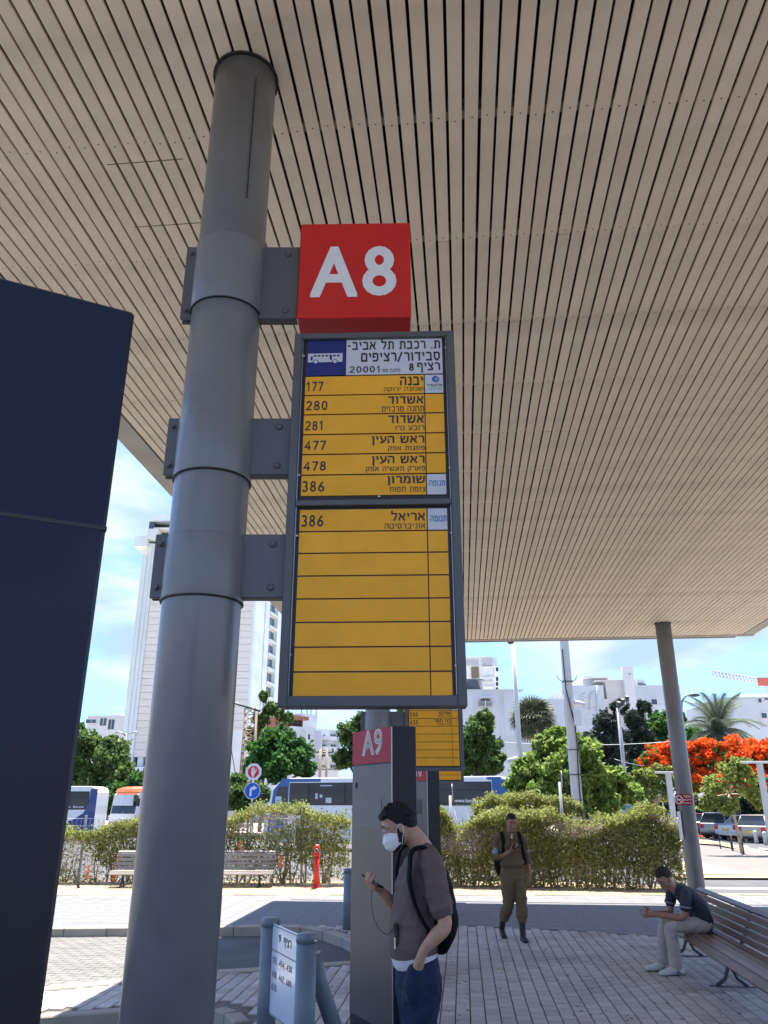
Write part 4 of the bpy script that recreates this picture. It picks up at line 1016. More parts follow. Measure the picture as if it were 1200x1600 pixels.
b, f, r_, l_, z = building('apartment_building', 'blank grey white block with one brown louvred window behind the leafy tree', 690, 817, 80, 1078, 14, M['white_wall'])
mb = MB(); f.pbox(mb, 748, 1104, 767.5, 1096, 0, .25); v_ = mb.build('window', M['louver'], b)
for k in range(5): mb = MB(); f.pbox(mb, 747.5, 1104.6 - k * 1.9, 768, 1104.0 - k * 1.9, .25, .4); mb.build('louvre_blade', M['grey_shade_wall'], v_)
mb = MB(); f.pbox(mb, 757.3, 1104.5, 758.3, 1095, .25, .45); mb.build('mullion', M['bright_white'], v_)
mb = MB(); f.pbox(mb, 751, 1094.5, 765, 1093.4, 0, .3); mb.build('vent', M['dark_open'], b)
mb = MB(); f.pbox(mb, 750, 1091, 766, 1089.5, 0, .5); mb.build('hood', M['bright_white'], b)
for (x0, y0, x1, y1) in ((786, 1102, 787, 1090), (788, 1136, 788.6, 1127)): mb = MB(); f.pbox(mb, x0, y1, x1, y0, 0, .05); mb.build('wall_crack', M['louver'], b)
mb = MB(); f.pbox(mb, 785.6, 1190, 786, 1079, 0, .06); mb.build('joint', M['grey_shade_wall'], b)
mb = MB(); f.pbox(mb, 690, 1079.2, 817.3, 1077.4, -1, .15); mb.build('coping', M['grey_shade_wall'], b)
c_ = f.hit(746, 1078)[0]; q = f.A + f.d * c_ - f.n * 4 - f.O
MB().lathe([(1.15, 0), (1.15, W(746, 1065, 84).z - z), (1.3, W(746, 1065, 84).z - z), (1.3, W(746, 1063, 84).z - z)], 20, (q.x, q.y, z)).build('round_hut', M['glass'], b)

b, f, r_, l_, z = building('apartment_building', 'white rendered block with small vents behind the fan palm', 848, 893, 88, 1092, 14, M['white_wall'])
mb = MB(); f.pbox(mb, 818, 1200, 847.8, 1115, -10, -1); mb.build('wing', M['grey_shade_wall'], b)  # section in shadow, its shade put into the wall colour
for (x0, y0, x1, y1) in ((858.5, 1110, 861.5, 1107), (862.5, 1110, 865.5, 1107), (864, 1138.5, 869, 1134)): f.pwindow(b, x0, y0, x1, y1, fm='white_wall', t=.03)
mb = MB(); f.pbox(mb, 856, 1160, 856.5, 1100, 0, .08); mb.build('pipe', M['grey_shade_wall'], b)
MB().tube([(4, 2, z), (4, 2, z + .7), (4.6, 2, z + .9)], .08, 6).build('roof_pipe', M['grey_shade_wall'], b)

b, f, r_, l_, z = building('apartment_building', 'long white apartment block with rooftop rooms behind the dark conifers', 901, 960, 90, 1071, 14, M['white_wall'])
mb = MB(); f.pbox(mb, 893, 1190, 900.6, 1073, -11, -.5); mb.build('side_wing', M['grey_shade_wall'], b)
mb = MB(); f.pbox(mb, 960.2, 1190, 998, 1061, -12, -.6); mb.build('middle_wing', M['cream_wall'], b)
mb = MB(); f.pbox(mb, 998.2, 1190, 1003.4, 1072, -10, -1.2); mb.build('recess', M['grey_shade_wall'], b)
mb = MB(); f.pbox(mb, 1003.6, 1190, 1062, 1070.5, -12, .0); mb.build('right_wing', M['white_wall'], b)
mb = MB(); f.pbox(mb, 918, 1071, 957, 1057.5, -8, -2); mb.build('rooftop_room', M['grey_shade_wall'], b)
mb = MB(); f.pbox(mb, 915, 1057.4, 959, 1054.6, -9, -1); mb.build('rooftop_slab', M['bright_white'], b)
mb = MB(); f.pbox(mb, 932, 1064, 956, 1061.5, -2.4, -.4); mb.build('awning', M['cream_wall'], b)
mb = MB(); f.pbox(mb, 987, 1062, 1021, 1055.5, -9, -3); mb.build('rooftop_room', M['grey_shade_wall'], b)
mb = MB(); f.pbox(mb, 996, 1070, 1020, 1063.5, -6, -2.5); mb.build('rooftop_window', M['glass'], b)
mb = MB(); f.pbox(mb, 984, 1150, 988, 1041, -.6, .1); mb.build('chimney', M['bright_white'], b)
mb = MB(); f.pbox(mb, 981.5, 1054, 985.5, 1052.5, -.6, .1); mb.build('antenna_arm', M['iron'], b)
f.pwindow(b, 1018, 1101, 1026, 1092.5)
for x0 in (914, 944): 
    f.pwindow(b, x0, 1103, x0 + 8, 1094, m='white_wall', t=.1)
for pts in ([(932, 1071), (933, 1110), (937, 1118)], [(922, 1110), (922, 1086), (925, 1083), (931, 1082)]):
    P_ = [f.A + f.d * f.hit(*q)[0] + f.n * .1 + Vector((0, 0, f.hit(*q)[1])) - f.O for q in pts]
    MB().tube(P_, .08, 6).build('drain_pipe', M['grey_shade_wall'], b)

b, f, r_, l_, z = building('apartment_building', 'white building at the right edge behind the feathery palm', 1166, 1260, 90, 1089, 14, M['white_wall'])
mb = MB(); f.pbox(mb, 1172, 1100, 1250, 1082, -8, -1.5); mb.build('rooftop_room', M['bright_white'], b)
f.pwindow(b, 1185, 1098, 1189, 1091); f.pwindow(b, 1195, 1094, 1199, 1090); f.pwindow(b, 1190, 1122, 1197, 1114)

# --- construction crane far off
jl, jr = W(1114, 1056, 330), W(1190, 1068, 330); crn = thing('tower_crane', 'distant red and white tower crane jib above the palm tree', 'crane', (jr.x, jr.y, 0))
cm = mat('crane_paint', (.55, .30, .27), .6, var=.5, scale=.05)
J = MB(); n = 14
for k in range(n + 1):
    t_ = k / n; p = jl.lerp(jr, t_) - Vector((jr.x, jr.y, 0)); h_ = 2.0
    if k < n:
        q = jl.lerp(jr, (k + 1) / n) - Vector((jr.x, jr.y, 0))
        J.tube([p, q], .16, 4); J.tube([p + Vector((0, 0, h_)), q + Vector((0, 0, h_))], .16, 4); J.tube([p, q + Vector((0, 0, h_))], .12, 4)
    J.tube([p, p + Vector((0, 0, h_))], .12, 4)
J.build('jib', cm, crn)
zj = jr.z; MB().bb(-1.2, 6, -1, 1, zj - 1, zj + 2.4).build('cab', mat('crane_red', (.55, .12, .09), .5), crn)
Tm = MB()
for sx in (2.0, 4.0):
    for sy in (-1, 1): Tm.tube([(sx, sy, gz(330)), (sx, sy, zj)], .2, 4)
for k in range(16):
    z_ = zj * k / 16; Tm.tube([(2, -1, z_), (4, -1, z_ + zj / 16)], .12, 4)
Tm.build('mast', cm, crn)

# ================================================================== street poles, lamps and signs
M['galv'] = mat('galvanised', (.40, .41, .42), .5, metal=.3); M['post_white'] = mat('pale_post', (.60, .59, .56), .6, var=.06, scale=2, dirt=((.35, .33, .30), 2, .6, .8, .4))
M['green_steel'] = mat('green_lamp_steel', (.10, .27, .26), .5); M['rust'] = mat('rusty_lattice', (.34, .26, .19), .7, var=.2)
def base_at(px, py, Y): return Vector((W(px, py, Y).x, Y, gz(Y)))
# tall pale concrete pole with camera and box
Y = 24.0; p = Vector((W(893.5, 1150, Y).x, Y, gz(Y))); cpn = thing('utility_pole', 'tall concrete pole with white camera and box before the bright green tree', 'pole', p)
hh = 9.0
mb = MB(); mb.add([(-.15, -.12, 0), (.15, -.12, 0), (.15, .12, 0), (-.15, .12, 0), (-.10, -.09, hh), (.10, -.09, hh), (.10, .09, hh), (-.10, .09, hh)], [(0, 1, 5, 4), (1, 2, 6, 5), (2, 3, 7, 6), (3, 0, 4, 7), (4, 5, 6, 7)]); mb.build('shaft', M['post_white'], cpn)
cb = [(-.11, -.13, 6.4), (-.10, -.14, 5.2), (.0, -.15, 4.6), (.09, -.15, 4.1), (.10, -.15, 3.4), (.07, -.14, 2.8), (.06, -.14, .2)]
MB().tube(cb, .018, 6).build('cable', M['black'], cpn)
for zb_ in (5.4, 3.4, 2.7, 2.0, 1.3): MB().bb(-.15, .15, -.13, .13, zb_, zb_ + .025).build('strap', M['iron'], cpn)
zc = W(903, 1100, Y).z - gz(Y)
cmm = MB(); cmm.tube([(.08, -.1, zc + .05), (.28, -.22, zc + .0), (.42, -.28, zc - .06)], .065, 10); cmm.tube([(.05, -.1, zc - .05), (.10, -.14, zc + .22)], .06, 8); cmm.build('security_camera', M['bright_white'], cpn)
z0_, z1_ = W(903, 1134, Y).z - gz(Y), W(903, 1110, Y).z - gz(Y); MB().bb(.06, .28, -.26, -.12, z0_, z1_, .01).build('cabinet', M['bright_white'], cpn)
z0_, z1_ = W(881, 1086, Y).z - gz(Y), W(881, 1068, Y).z - gz(Y); MB().bb(-.2, -.13, -.2, -.1, z0_, z1_).build('antenna', M['bright_white'], cpn)
for sx in (-1, 1): MB().tube([(sx * .1, 0, z1_ + .05), (sx * .26, 0, z1_ + .12), (sx * .30, 0, z1_ + .26)], .012, 5).build('bracket', M['iron'], cpn)
# second pale pole with black camera at its head
Y = 34.0; p = Vector((W(808.5, 1120, Y).x, Y, gz(Y))); q = thing('utility_pole', 'slim pale grey pole rising behind the leafy tree right of the big sign', 'pole', p)
MB().tube([(0, 0, 0), (0, 0, 9.7)], [.13, .085], 14).build('shaft', M['post_white'], q); zt_ = W(800, 1003, Y).z - gz(Y)
MB().ball((-.12, -.1, zt_), (.16, .16, .12), 12, 8).build('dome_camera', M['black'], q)
zt_ = W(806, 1185, Y).z - gz(Y); MB().tube([(-.15, -.1, zt_), (-.55, -.2, zt_ - .12)], .09, 8).build('security_camera', M['bright_white'], q)
# lattice floodlight tower
Y = 62; p = Vector((W(388, 1180, Y).x, Y, gz(Y))); q = thing('lattice_mast', 'rusty lattice mast with three floodlights standing behind the two round traffic signs', 'mast', p)
ht = W(388, 1106, Y).z - gz(Y); lm = MB()
for sx in (-1, 1):
    for sy in (-1, 1): lm.tube([(sx * .55, sy * .45, 0), (sx * .42, sy * .3, ht)], .055, 4)
for k in range(16):
    z_ = ht * k / 16; z2 = ht * (k + 1) / 16; w_ = .55 - .13 * k / 16
    lm.tube([(-w_, -.4, z_), (w_, -.4, z2)], .035, 4); lm.tube([(w_, -.4, z_), (-w_, -.4, z2)], .035, 4); lm.tube([(-w_, -.4, z_), (w_, -.4, z_)], .035, 4)
lm.build('lattice', M['rust'], q)
MB().tube([(-3.2, -.3, ht + .9), (.8, -.3, ht - .3)], .09, 6).build('crossarm', M['iron'], q)
for k in range(3):
    MB().box((-2.9 + k * .65, -.4, ht + 1.25 - k * .18), (.42, .4, .5), (R(30), 0, R(-15))).build('floodlight', M['iron'], q)
MB().tube([(-2.0, -.3, ht + .5), (-1.3, -.3, ht - 3), (-.6, -.3, ht - 6)], .03, 5).build('cable', M['black'], q)
# floodlight pole on the right
Y = 50; p = Vector((W(975, 1200, Y).x, Y, gz(Y))); q = thing('floodlight_pole', 'grey pole with three floodlights standing before the dark conifers', 'pole', p)
ht = W(968, 1106, Y).z - gz(Y); MB().tube([(0, 0, 0), (0, 0, ht)], [.16, .1], 10).build('shaft', M['galv'], q)
MB().tube([(-.15, 0, ht - .3), (.65, 0, ht + .35)], .06, 6).build('crossarm', M['galv'], q)
for k in range(3): MB().box((.05 + k * .28, -.1, ht + .22 + k * .17), (.2, .25, .3), (R(25), 0, 0)).build('floodlight', M['iron'], q)
z_ = W(975, 1232, Y).z - gz(Y)
for zz in (z_, z_ + .9): MB().tube([(-.35, 0, zz), (.4, 0, zz - .02)], .025, 5).build('step', M['galv'], q)
# green street lamp
Y = 66; p = Vector((W(1071, 1160, Y).x, Y, gz(Y))); q = thing('street_lamp', 'green curved street lamp behind the right column', 'street lamp', p)
ht = W(1066, 1088, Y).z - gz(Y); MB().tube([(0, 0, 0), (0, 0, ht - 1.2), (.15, 0, ht - .4), (.5, 0, ht), (1.0, 0, ht + .15)], [.16, .11, .1, .08, .07], 8).build('shaft', M['green_steel'], q)
MB().ball((1.25, 0, ht + .1), (.5, .22, .16), 10, 6).build('lamp_head', M['iron'], q)
MB().tube([(0, 0, ht - 1.3), (-.4, 0, ht - .8), (-1.0, 0, ht - .75)], .06, 6).build('arm', M['green_steel'], q)
Y = 58; p = Vector((W(1069.5, 1160, Y).x, Y, gz(Y)))
# double headed lamp far left
Y = 72; p = Vector((W(194, 1180, Y).x, Y, gz(Y))); q = thing('street_lamp', 'grey street lamp with two short arms between the tower and the left trees', 'street lamp', p)
ht = W(198, 1146, Y).z - gz(Y); MB().tube([(0, 0, 0), (0, 0, ht)], [.13, .08], 8).build('shaft', M['galv'], q)
for s_ in (-1, 1): MB().tube([(0, 0, ht - .1), (s_ * .7, 0, ht + .12), (s_ * 1.0, 0, ht + .05)], [.06, .09, .12], 6).build('lamp_head', M['galv'], q)
MB().tube([(-1.1, 0, ht - 1.2), (0, 0, ht - .9)], .04, 5).build('arm', M['galv'], q)
# wooden style telegraph pole with cross arms
Y = 76; p = Vector((W(505, 1200, Y).x, Y, gz(Y))); q = thing('telegraph_pole', 'telegraph pole with three cross arms in front of the shabby block', 'pole', p)
ht = W(505, 1170, Y).z - gz(Y); MB().tube([(-.3, 0, 0), (-.3, 0, ht)], .13, 8).build('shaft', M['rust'], q); MB().tube([(.3, 0, 0), (.3, 0, ht)], .13, 8).build('shaft', M['rust'], q)
for k, w_ in enumerate((1.9, 3.2, 2.4)):
    z_ = ht - .3 - k * 1.5; MB().tube([(-w_ / 2, 0, z_), (w_ / 2, 0, z_)], .08, 5).build('crossarm', M['iron'], q)
    for s_ in (-.5, .5): MB().lathe([(.09, 0), (.09, .35)], 8, (s_ * w_ * .9, 0, z_)).build('insulator', M['iron'], q)
# T shaped pale lamp posts
def tlamp(px, py_top, Y, armL, armR, label):
    p = Vector((W(px, py_top, Y).x, Y, gz(Y))); q = thing('lamp_post', label, 'lamp post', p, 0, 'pale t-shaped lamp posts'); ht = W(px, py_top, Y).z - gz(Y)
    MB().bb(-.075, .075, -.05, .05, 0, ht, .008).build('shaft', M['post_white'], q)
    MB().bb(-armL, armR, -.09, .09, ht - .045, ht - .0 + .01, .006).build('lamp_arm', M['bright_white'], q)
tlamp(1043.5, 1206, 24.0, .36, .25, 'pale t-shaped lamp post immediately left of the right column')
tlamp(1186, 1190, 22.6, .5, .8, 'pale t-shaped lamp post at the right edge before the red flowering tree')
# traffic signs on one post
Y = 29; p = Vector((W(394, 1240, Y).x, Y, gz(Y))); q = thing('traffic_sign', 'red hand no entry octagon above a blue turn right disc on one thin post', 'traffic sign', p)
z1_, z2_ = W(396, 1206, Y).z - p.z, W(394, 1235.5, Y).z - p.z; dx = W(396, 1206, Y).x - p.x
MB().tube([(0, 0.05, 0), (0, .05, z1_ + .2)], .032, 10).build('post', M['galv'], q)
sb = mat('sign_blue', (.005, .09, .52), .4); sr = mat('sign_red', (.60, .012, .03), .4); sw = M['bright_white']
def disc(mb, c, r_, y, n=32, a0=0, th=.004):
    vs = [(c[0] + r_ * math.cos(a0 + 2 * math.pi * k / n), y, c[1] + r_ * math.sin(a0 + 2 * math.pi * k / n)) for k in range(n)]
    mb.add(vs + [(v[0], y + th, v[2]) for v in vs], [tuple(range(n))] + [(k, (k + 1) % n, (k + 1) % n + n, k + n) for k in range(n)])
o8 = R(22.5); c1 = (dx, z1_); s_ = .305
mb = MB(); mb.cm = 0; disc(mb, c1, s_, 0, 8, o8); mb.cm = 1; disc(mb, c1, s_ * .68, -.004, 8, o8); mb.build('octagon', [sw, sr], q)
hd = MB()
for k in range(4): hd.bb(dx - .075 + k * .034, dx - .048 + k * .034, -.0070, -.0065, z1_, z1_ + (.125, .155, .16, .12)[k])
hd.bb(dx - .075, dx + .055, -.0070, -.0066, z1_ - .09, z1_ + .002); hd.bb(dx - .045, dx + .03, -.0070, -.0066, z1_ - .17, z1_ - .09)
hd.box((dx + .085, -.0068, z1_ + .03), (.03, .0006, .13), (0, R(25), 0)); hd.build('hand_symbol', sw, q)
c2 = (0, z2_); mb = MB(); mb.cm = 0; disc(mb, c2, .285, .0, 40); mb.cm = 1; disc(mb, c2, .262, -.004, 40); mb.build('disc', [sw, sb], q)
ar = MB(); y_ = -.0066; ar.add([(-.10, y_, z2_ - .18), (-.02, y_, z2_ - .18), (-.02, y_, z2_ + .0), (.0, y_, z2_ + .045), (.03, y_, z2_ + .06), (.03, y_, z2_ + .13), (-.04, y_, z2_ + .12), (-.085, y_, z2_ + .06)], [(0, 1, 2, 7), (2, 3, 6, 7), (3, 4, 5, 6)])
ar.add([(.03, y_, z2_ + .18), (.03, y_, z2_ + .01), (.17, y_, z2_ + .095)], [(0, 1, 2)]); ar.build('arrow', sw, q)
# signs seen edge on
for (px, pt_, pb_, Y, lab) in ((880, 1222, 1395, 20.6, 'thin grey post with an edge-on sign left of the concrete pole'), (705, 1243, 1395, 20.4, 'grey post with an edge-on sign in the hedge gap beside the pylons')):
    p = Vector((W(px, 1300, Y).x, Y, ROAD)); q = thing('sign_post', lab, 'sign post', p); ht = W(px, pt_, Y).z - ROAD
    MB().tube([(0, 0, 0), (0, 0, ht)], .035, 8).build('post', M['galv'], q)
    MB().lathe([(.22, -.006), (.22, .006)], 24).mesh('x', M['galv'])
    mb = MB(); disc(mb, (0, 0), .22, 0, 24, 0, .006); sgn = mb.build('sign_plate', M['galv'], q, (.06, 0, ht + .06)); sgn.rotation_euler = (0, 0, R(82))
# yellow bus stop flag behind the foreground column
Y = 47; p = Vector((W(232, 1230, Y).x, Y, gz(Y))); q = thing('stop_flag', 'yellow vertical stop sign peeking out left of the foreground column', 'sign', p)
MB().bb(-.08, 1.0, -.05, .05, W(232, 1231, Y).z - p.z, W(232, 1188, Y).z - p.z).build('panel', mat('stop_yellow', (.75, .46, .02), .5), q); MB().tube([(.5, .1, 0), (.5, .1, 3.5)], .05, 8).build('post', M['galv'], q)
# pale kiosk / shelter panel and yellow box
Y = 38; p = Vector((W(982, 1270, Y).x, Y, gz(Y))); q = thing('poster_shelter', 'small bus shelter with white poster panels under the bright green tree', 'shelter', p)
zt_ = W(982, 1252, Y).z - p.z; MB().bb(-.48, .42, -.03, .03, .5, zt_ - .12).build('poster_panel', mat('poster', (.62, .70, .74), .5), q)
MB().bb(-.55, .55, -.3, .3, zt_ - .1, zt_, .01).build('roof', M['post_white'], q); MB().bb(-.46, .4, -.035, -.031, zt_ - .42, zt_ - .18).build('poster_header', mat('poster_blue', (.10, .35, .6), .5), q)
for x in (-.54, .46): MB().bb(x, x + .08, -.05, .05, 0, zt_ - .1).build('leg', M['galv'], q)
Y = 40; p = Vector((W(1037, 1262, Y).x, Y, gz(Y))); q = thing('yellow_sign', 'small yellow street sign partly covered by the young tree left of the right column', 'sign', p)
zt_ = W(1037, 1243, Y).z - p.z; MB().bb(-.2, .22, -.02, .02, zt_ - .3, zt_).build('plate', mat('sign_yellow', (.62, .40, .03), .5), q); MB().tube([(.0, .04, 0), (0, .04, zt_)], .03, 6).build('post', M['galv'], q)
# low barrier frames and small white bollards by the road
def frame_(a, b_, top, label):
    A, B = GT(*a), GT(*b_); q = thing('pipe_barrier', label, 'barrier', (A.x, A.y, gz(A.y))); d_ = B - A; d_.z = 0; h_ = top
    MB().tube([(0, 0, 0), (0, 0, h_), (d_.x, d_.y, h_ + gz(B.y) - gz(A.y)), (d_.x, d_.y, gz(B.y) - gz(A.y))], .03, 8).build('rail', M['iron'], q)
    MB().tube([(0, 0, h_ * .62), (d_.x, d_.y, h_ * .62 + gz(B.y) - gz(A.y))], .022, 6).build('rail', M['iron'], q)
frame_((1126.5, 1329), (1146, 1332.5), .72, 'dark pipe barrier left of the slim white tree trunk')
frame_((1144, 1331), (1163, 1337), .74, 'dark pipe barrier touching the slim white tree trunk')
wb = MB().lathe([(.11, 0), (.10, .62), (.07, .68), (.001, .70)], 14).mesh('post', M['post_white'])
for k, (a, b_) in enumerate(((1097, 1306), (1107, 1307.5), (1117, 1309), (1127.5, 1311), (1139.5, 1312.5), (1167.5, 1317), (1182.5, 1318.5), (1197, 1320.5))):
    p = GT(a, b_); o_ = ('leftmost small white road bollard, by the maroon car', 'second small white road bollard from the left, by the maroon car', 'third small white road bollard from the left, behind the silver hatchback', 'small white road bollard above the left pipe barrier', 'small white road bollard behind the pipe barriers, fifth from left', 'small white road bollard just right of the slim tree trunk', 'small white road bollard before the beige car', 'small white road bollard at the right photo edge')[k]
    t = thing('road_bollard', o_, 'bollard', (p.x, p.y, gz(p.y)), 0, 'small white bollards along the parking'); place('post', wb, t)
# overhead wires
wr = thing('overhead_wires', 'thin overhead wires crossing above the trees behind the hedge', 'wires', (0, 0, 0))
for (a, b_, Ya, Yb) in (((-60, 1103), (200, 1106), 90, 90), ((395, 1187), (505, 1176), 62, 76), ((505, 1176), (560, 1196), 76, 80), ((730, 1154), (1060, 1158), 60, 50), ((818, 1108), (1300, 1080), 90, 90), ((960, 1186), (1060, 1190), 50, 55)):
    A, B = W(a[0], a[1], Ya), W(b_[0], b_[1], Yb); pts = []
    for k in range(9): t_ = k / 8; q = A.lerp(B, t_); q.z -= .35 * 4 * t_ * (1 - t_); pts.append(q)
    MB().tube(pts, .018, 4).build('wire', M['galv'], wr)

# ================================================================== vegetation
M['bark'] = mat('bark', (.12, .095, .07), .9, var=.3, scale=4, stretch=(3, 3, .6)); M['pale_bark'] = mat('pale_bark', (.42, .35, .27), .85, var=.15, scale=4)
LM = {'mid': leafmat('leaves_mid', (.045, .085, .025), (.15, .24, .06), .4), 'bright': leafmat('leaves_bright', (.10, .18, .035), (.32, .42, .10), .5),
      'dark': leafmat('leaves_dark', (.02, .038, .026), (.06, .09, .06), .2), 'hedge': leafmat('leaves_hedge', (.12, .15, .035), (.40, .42, .13), .4),
      'hedge_dry': leafmat('dry_twigs', (.24, .19, .13), (.50, .42, .32), .2), 'deep': leafmat('leaves_deep', (.03, .085, .022), (.10, .23, .05), .4),
      'flame': leafmat('flame_flowers', (.66, .055, .006), (.92, .20, .03), .4), 'young': leafmat('leaves_young', (.13, .17, .035), (.36, .42, .11), .5),
      'palm': leafmat('palm_leaves', (.08, .11, .075), (.20, .25, .17), .25), 'fan': leafmat('fan_leaves', (.035, .05, .025), (.14, .16, .08), .15)}
def tree(name, label, base, blobs, leaf, lsize, nper, trunk_r=.2, m_bark='bark', group=None, crown_name='crown', aspect=1.8, dens=1.0, cat='tree', trunk_top=None, extra=None):
    # blobs: (px, py, radius_px, Y): rough masses of the crown, each broken into clumps
    t = thing(name, label, cat, base, 0, group); C_ = []; Rr = []; hubs = []
    for (px, py, rp, Y) in blobs:
        c = W(px, py, Y) - Vector(base); rm = rp / (F * 1.04) * Y; hubs.append((c, rm))
        n = max(10, int(42 * dens)); rm *= 1.12
        d = rng.normal(size=(n, 3)); d /= np.linalg.norm(d, axis=1)[:, None]; q = np.array(c) + d * rm * rng.uniform(.15, 1.0, n)[:, None] ** .6 * [1, 1, .9]
        C_.append(q); Rr.append(rng.uniform(.14, .36, n) * rm)
    C_ = np.concatenate(C_); Rr = np.concatenate(Rr)
    P = clump_points(C_, Rr, int(nper * .62)); P += rng.normal(size=P.shape) * np.repeat(Rr, int(nper * .62))[:, None] * .28; V, Fq = leaf_arrays(P, lsize, aspect=aspect)
    place(crown_name, npmesh(crown_name, V, Fq, LM[leaf]), t)
    top = sum((h[0] for h in hubs), Vector()) / len(hubs); lowest = min(h[0].z - h[1] for h in hubs)
    fork = Vector((0 + (top.x) * .25, 0, max(.6, min(lowest * .9, top.z * .7)))) if trunk_top is None else trunk_top
    mb = MB(); mb.tube([(0, 0, 0), (fork.x * .4, 0, fork.z * .5), fork], [trunk_r, trunk_r * .8, trunk_r * .7], 10)
    for c, rm in hubs:
        m_ = fork.lerp(c, .5) + Vector((rng.uniform(-.2, .2), rng.uniform(-.2, .2), .1)) * rm
        mb.tube([fork, m_, c], [trunk_r * .55, trunk_r * .32, trunk_r * .12], 7)
        for _ in range(5):
            e = c + Vector(rng.normal(size=3)) * rm * .5; mb.tube([m_.lerp(c, .6), (m_ + e) / 2 + Vector((0, 0, rm * .1)), e], [trunk_r * .18, trunk_r * .1, trunk_r * .04], 4)
    mb.build('trunk', M[m_bark], t)
    return t, C_, Rr
def tb(px, Y): return (W(px, 1250, Y).x, Y, gz(Y))
tree('leafy_tree', 'dark green ragged tree in front of the tower, left of the yellow stop sign', tb(165, 66), [(140, 1165, 26, 66), (172, 1180, 28, 65), (125, 1215, 26, 67), (160, 1220, 28, 66), (188, 1205, 18, 64), (120, 1140, 14, 67)], 'mid', .42, 85, .3)
tree('shrub', 'dark bushes between the orange bus and the trees at the left', tb(210, 60), [(212, 1222, 14, 60), (180, 1240, 16, 62), (160, 1255, 20, 62)], 'deep', .35, 70, .1, cat='bush')
tree('leafy_tree', 'rounded deep green tree left of the second column, behind the first white bus', tb(440, 58), [(438, 1160, 26, 58), (415, 1175, 24, 58), (462, 1180, 24, 58), (440, 1195, 26, 57), (478, 1202, 12, 58), (400, 1200, 20, 59)], 'deep', .36, 105, .3)
tree('leafy_tree', 'thin airy tree reaching up beside the lattice mast', tb(408, 64), [(408, 1125, 13, 64), (422, 1108, 10, 64), (440, 1118, 10, 64), (398, 1150, 14, 64), (452, 1122, 7, 64), (412, 1088, 7, 64)], 'mid', .34, 45, .16, dens=.7)
tree('shrub', 'green bushes below the two traffic signs behind the hedge', tb(375, 55), [(372, 1225, 16, 55), (400, 1240, 18, 54), (378, 1250, 20, 54)], 'mid', .3, 70, .1, cat='bush')
tree('leafy_tree', 'olive green tree just left of the A9 pylon behind the bus', tb(548, 62), [(548, 1145, 18, 62), (560, 1175, 20, 62), (538, 1185, 14, 62), (566, 1130, 14, 62), (630, 1120, 14, 62), (600, 1160, 24, 62)], 'mid', .34, 75, .22)
tree('leafy_tree', 'leafy green tree before the blank grey white block, right of the big sign', tb(748, 52), [(745, 1150, 26, 52), (725, 1165, 24, 52), (765, 1165, 20, 52), (742, 1190, 28, 52), (772, 1190, 16, 51), (718, 1195, 20, 52), (757, 1125, 14, 52)], 'mid', .30, 110, .25)
tree('leafy_tree', 'large bright yellow green tree in the centre right behind the hedge', tb(905, 31), [(858, 1170, 26, 31), (905, 1175, 28, 30), (830, 1205, 26, 31), (880, 1210, 32, 30), (925, 1215, 30, 30), (960, 1225, 26, 31), (815, 1230, 20, 31), (860, 1245, 28, 30), (905, 1255, 26, 30), (945, 1250, 22, 30), (985, 1240, 16, 31), (870, 1150, 14, 31)], 'bright', .20, 120, .22)
tree('conifer_tree', 'dark blue green conifer to the left of the floodlight pole', tb(950, 68), [(945, 1130, 18, 68), (935, 1165, 24, 68), (960, 1160, 22, 68), (950, 1195, 28, 68), (930, 1215, 26, 68), (966, 1105, 12, 68), (970, 1220, 26, 68)], 'dark', .40, 110, .35, aspect=4)
tree('conifer_tree', 'dark blue green conifer to the right of the floodlight pole', tb(1000, 70), [(995, 1125, 16, 70), (1004, 1150, 20, 70), (992, 1180, 24, 70), (1012, 1190, 22, 70), (1000, 1220, 24, 70), (1006, 1105, 10, 70)], 'dark', .40, 110, .35, aspect=4)
tree('leafy_tree', 'green tree behind the right column, above the red blossoms', tb(1040, 74), [(1030, 1130, 18, 74), (1050, 1150, 22, 74), (1028, 1165, 20, 74), (1085, 1155, 18, 75), (1105, 1165, 14, 75), (1020, 1195, 20, 74), (1060, 1125, 10, 75)], 'deep', .40, 90, .35)
# flame tree: green leaves under a lid of red flowers
ft, Cn, Rn = tree('flame_tree', 'wide royal poinciana tree covered with orange red blossoms', tb(1143, 53), [(1012, 1196, 22, 53), (1035, 1186, 22, 53), (1060, 1183, 26, 53), (1100, 1190, 28, 53), (1140, 1185, 30, 52), (1180, 1185, 30, 53), (1220, 1190, 30, 53), (1080, 1215, 26, 53), (1130, 1220, 28, 52), (1175, 1225, 28, 52), (1215, 1220, 26, 53)], 'deep', .28, 55, .45, trunk_top=Vector((.2, 0, 2.6)))
top_i = [i for i in range(len(Cn))]; Fl = Cn + np.stack([rng.normal(0, .15, len(Cn)), rng.uniform(-.9, -.1, len(Cn)) * Rn, Rn * .45], 1)
sel = rng.random(len(Cn)) < .92
P = clump_points(Fl[sel], Rn[sel] * 1.05, 150, .7); V, Fq = leaf_arrays(P, .17, aspect=1.2); place('flowers', npmesh('flowers', V, Fq, LM['flame']), ft)
pc = [GT(px, py) for px, py in zip(rng.uniform(1058, 1100, 260), rng.uniform(1305, 1313, 260))]
V, Fq = leaf_arrays(np.array([(p.x, p.y, gz(p.y) + .10) for p in pc]), .10, flat=3, aspect=1.2); o = place('fallen_petals', npmesh('fallen_petals', V, Fq, LM['flame'])); o['kind'] = 'stuff'
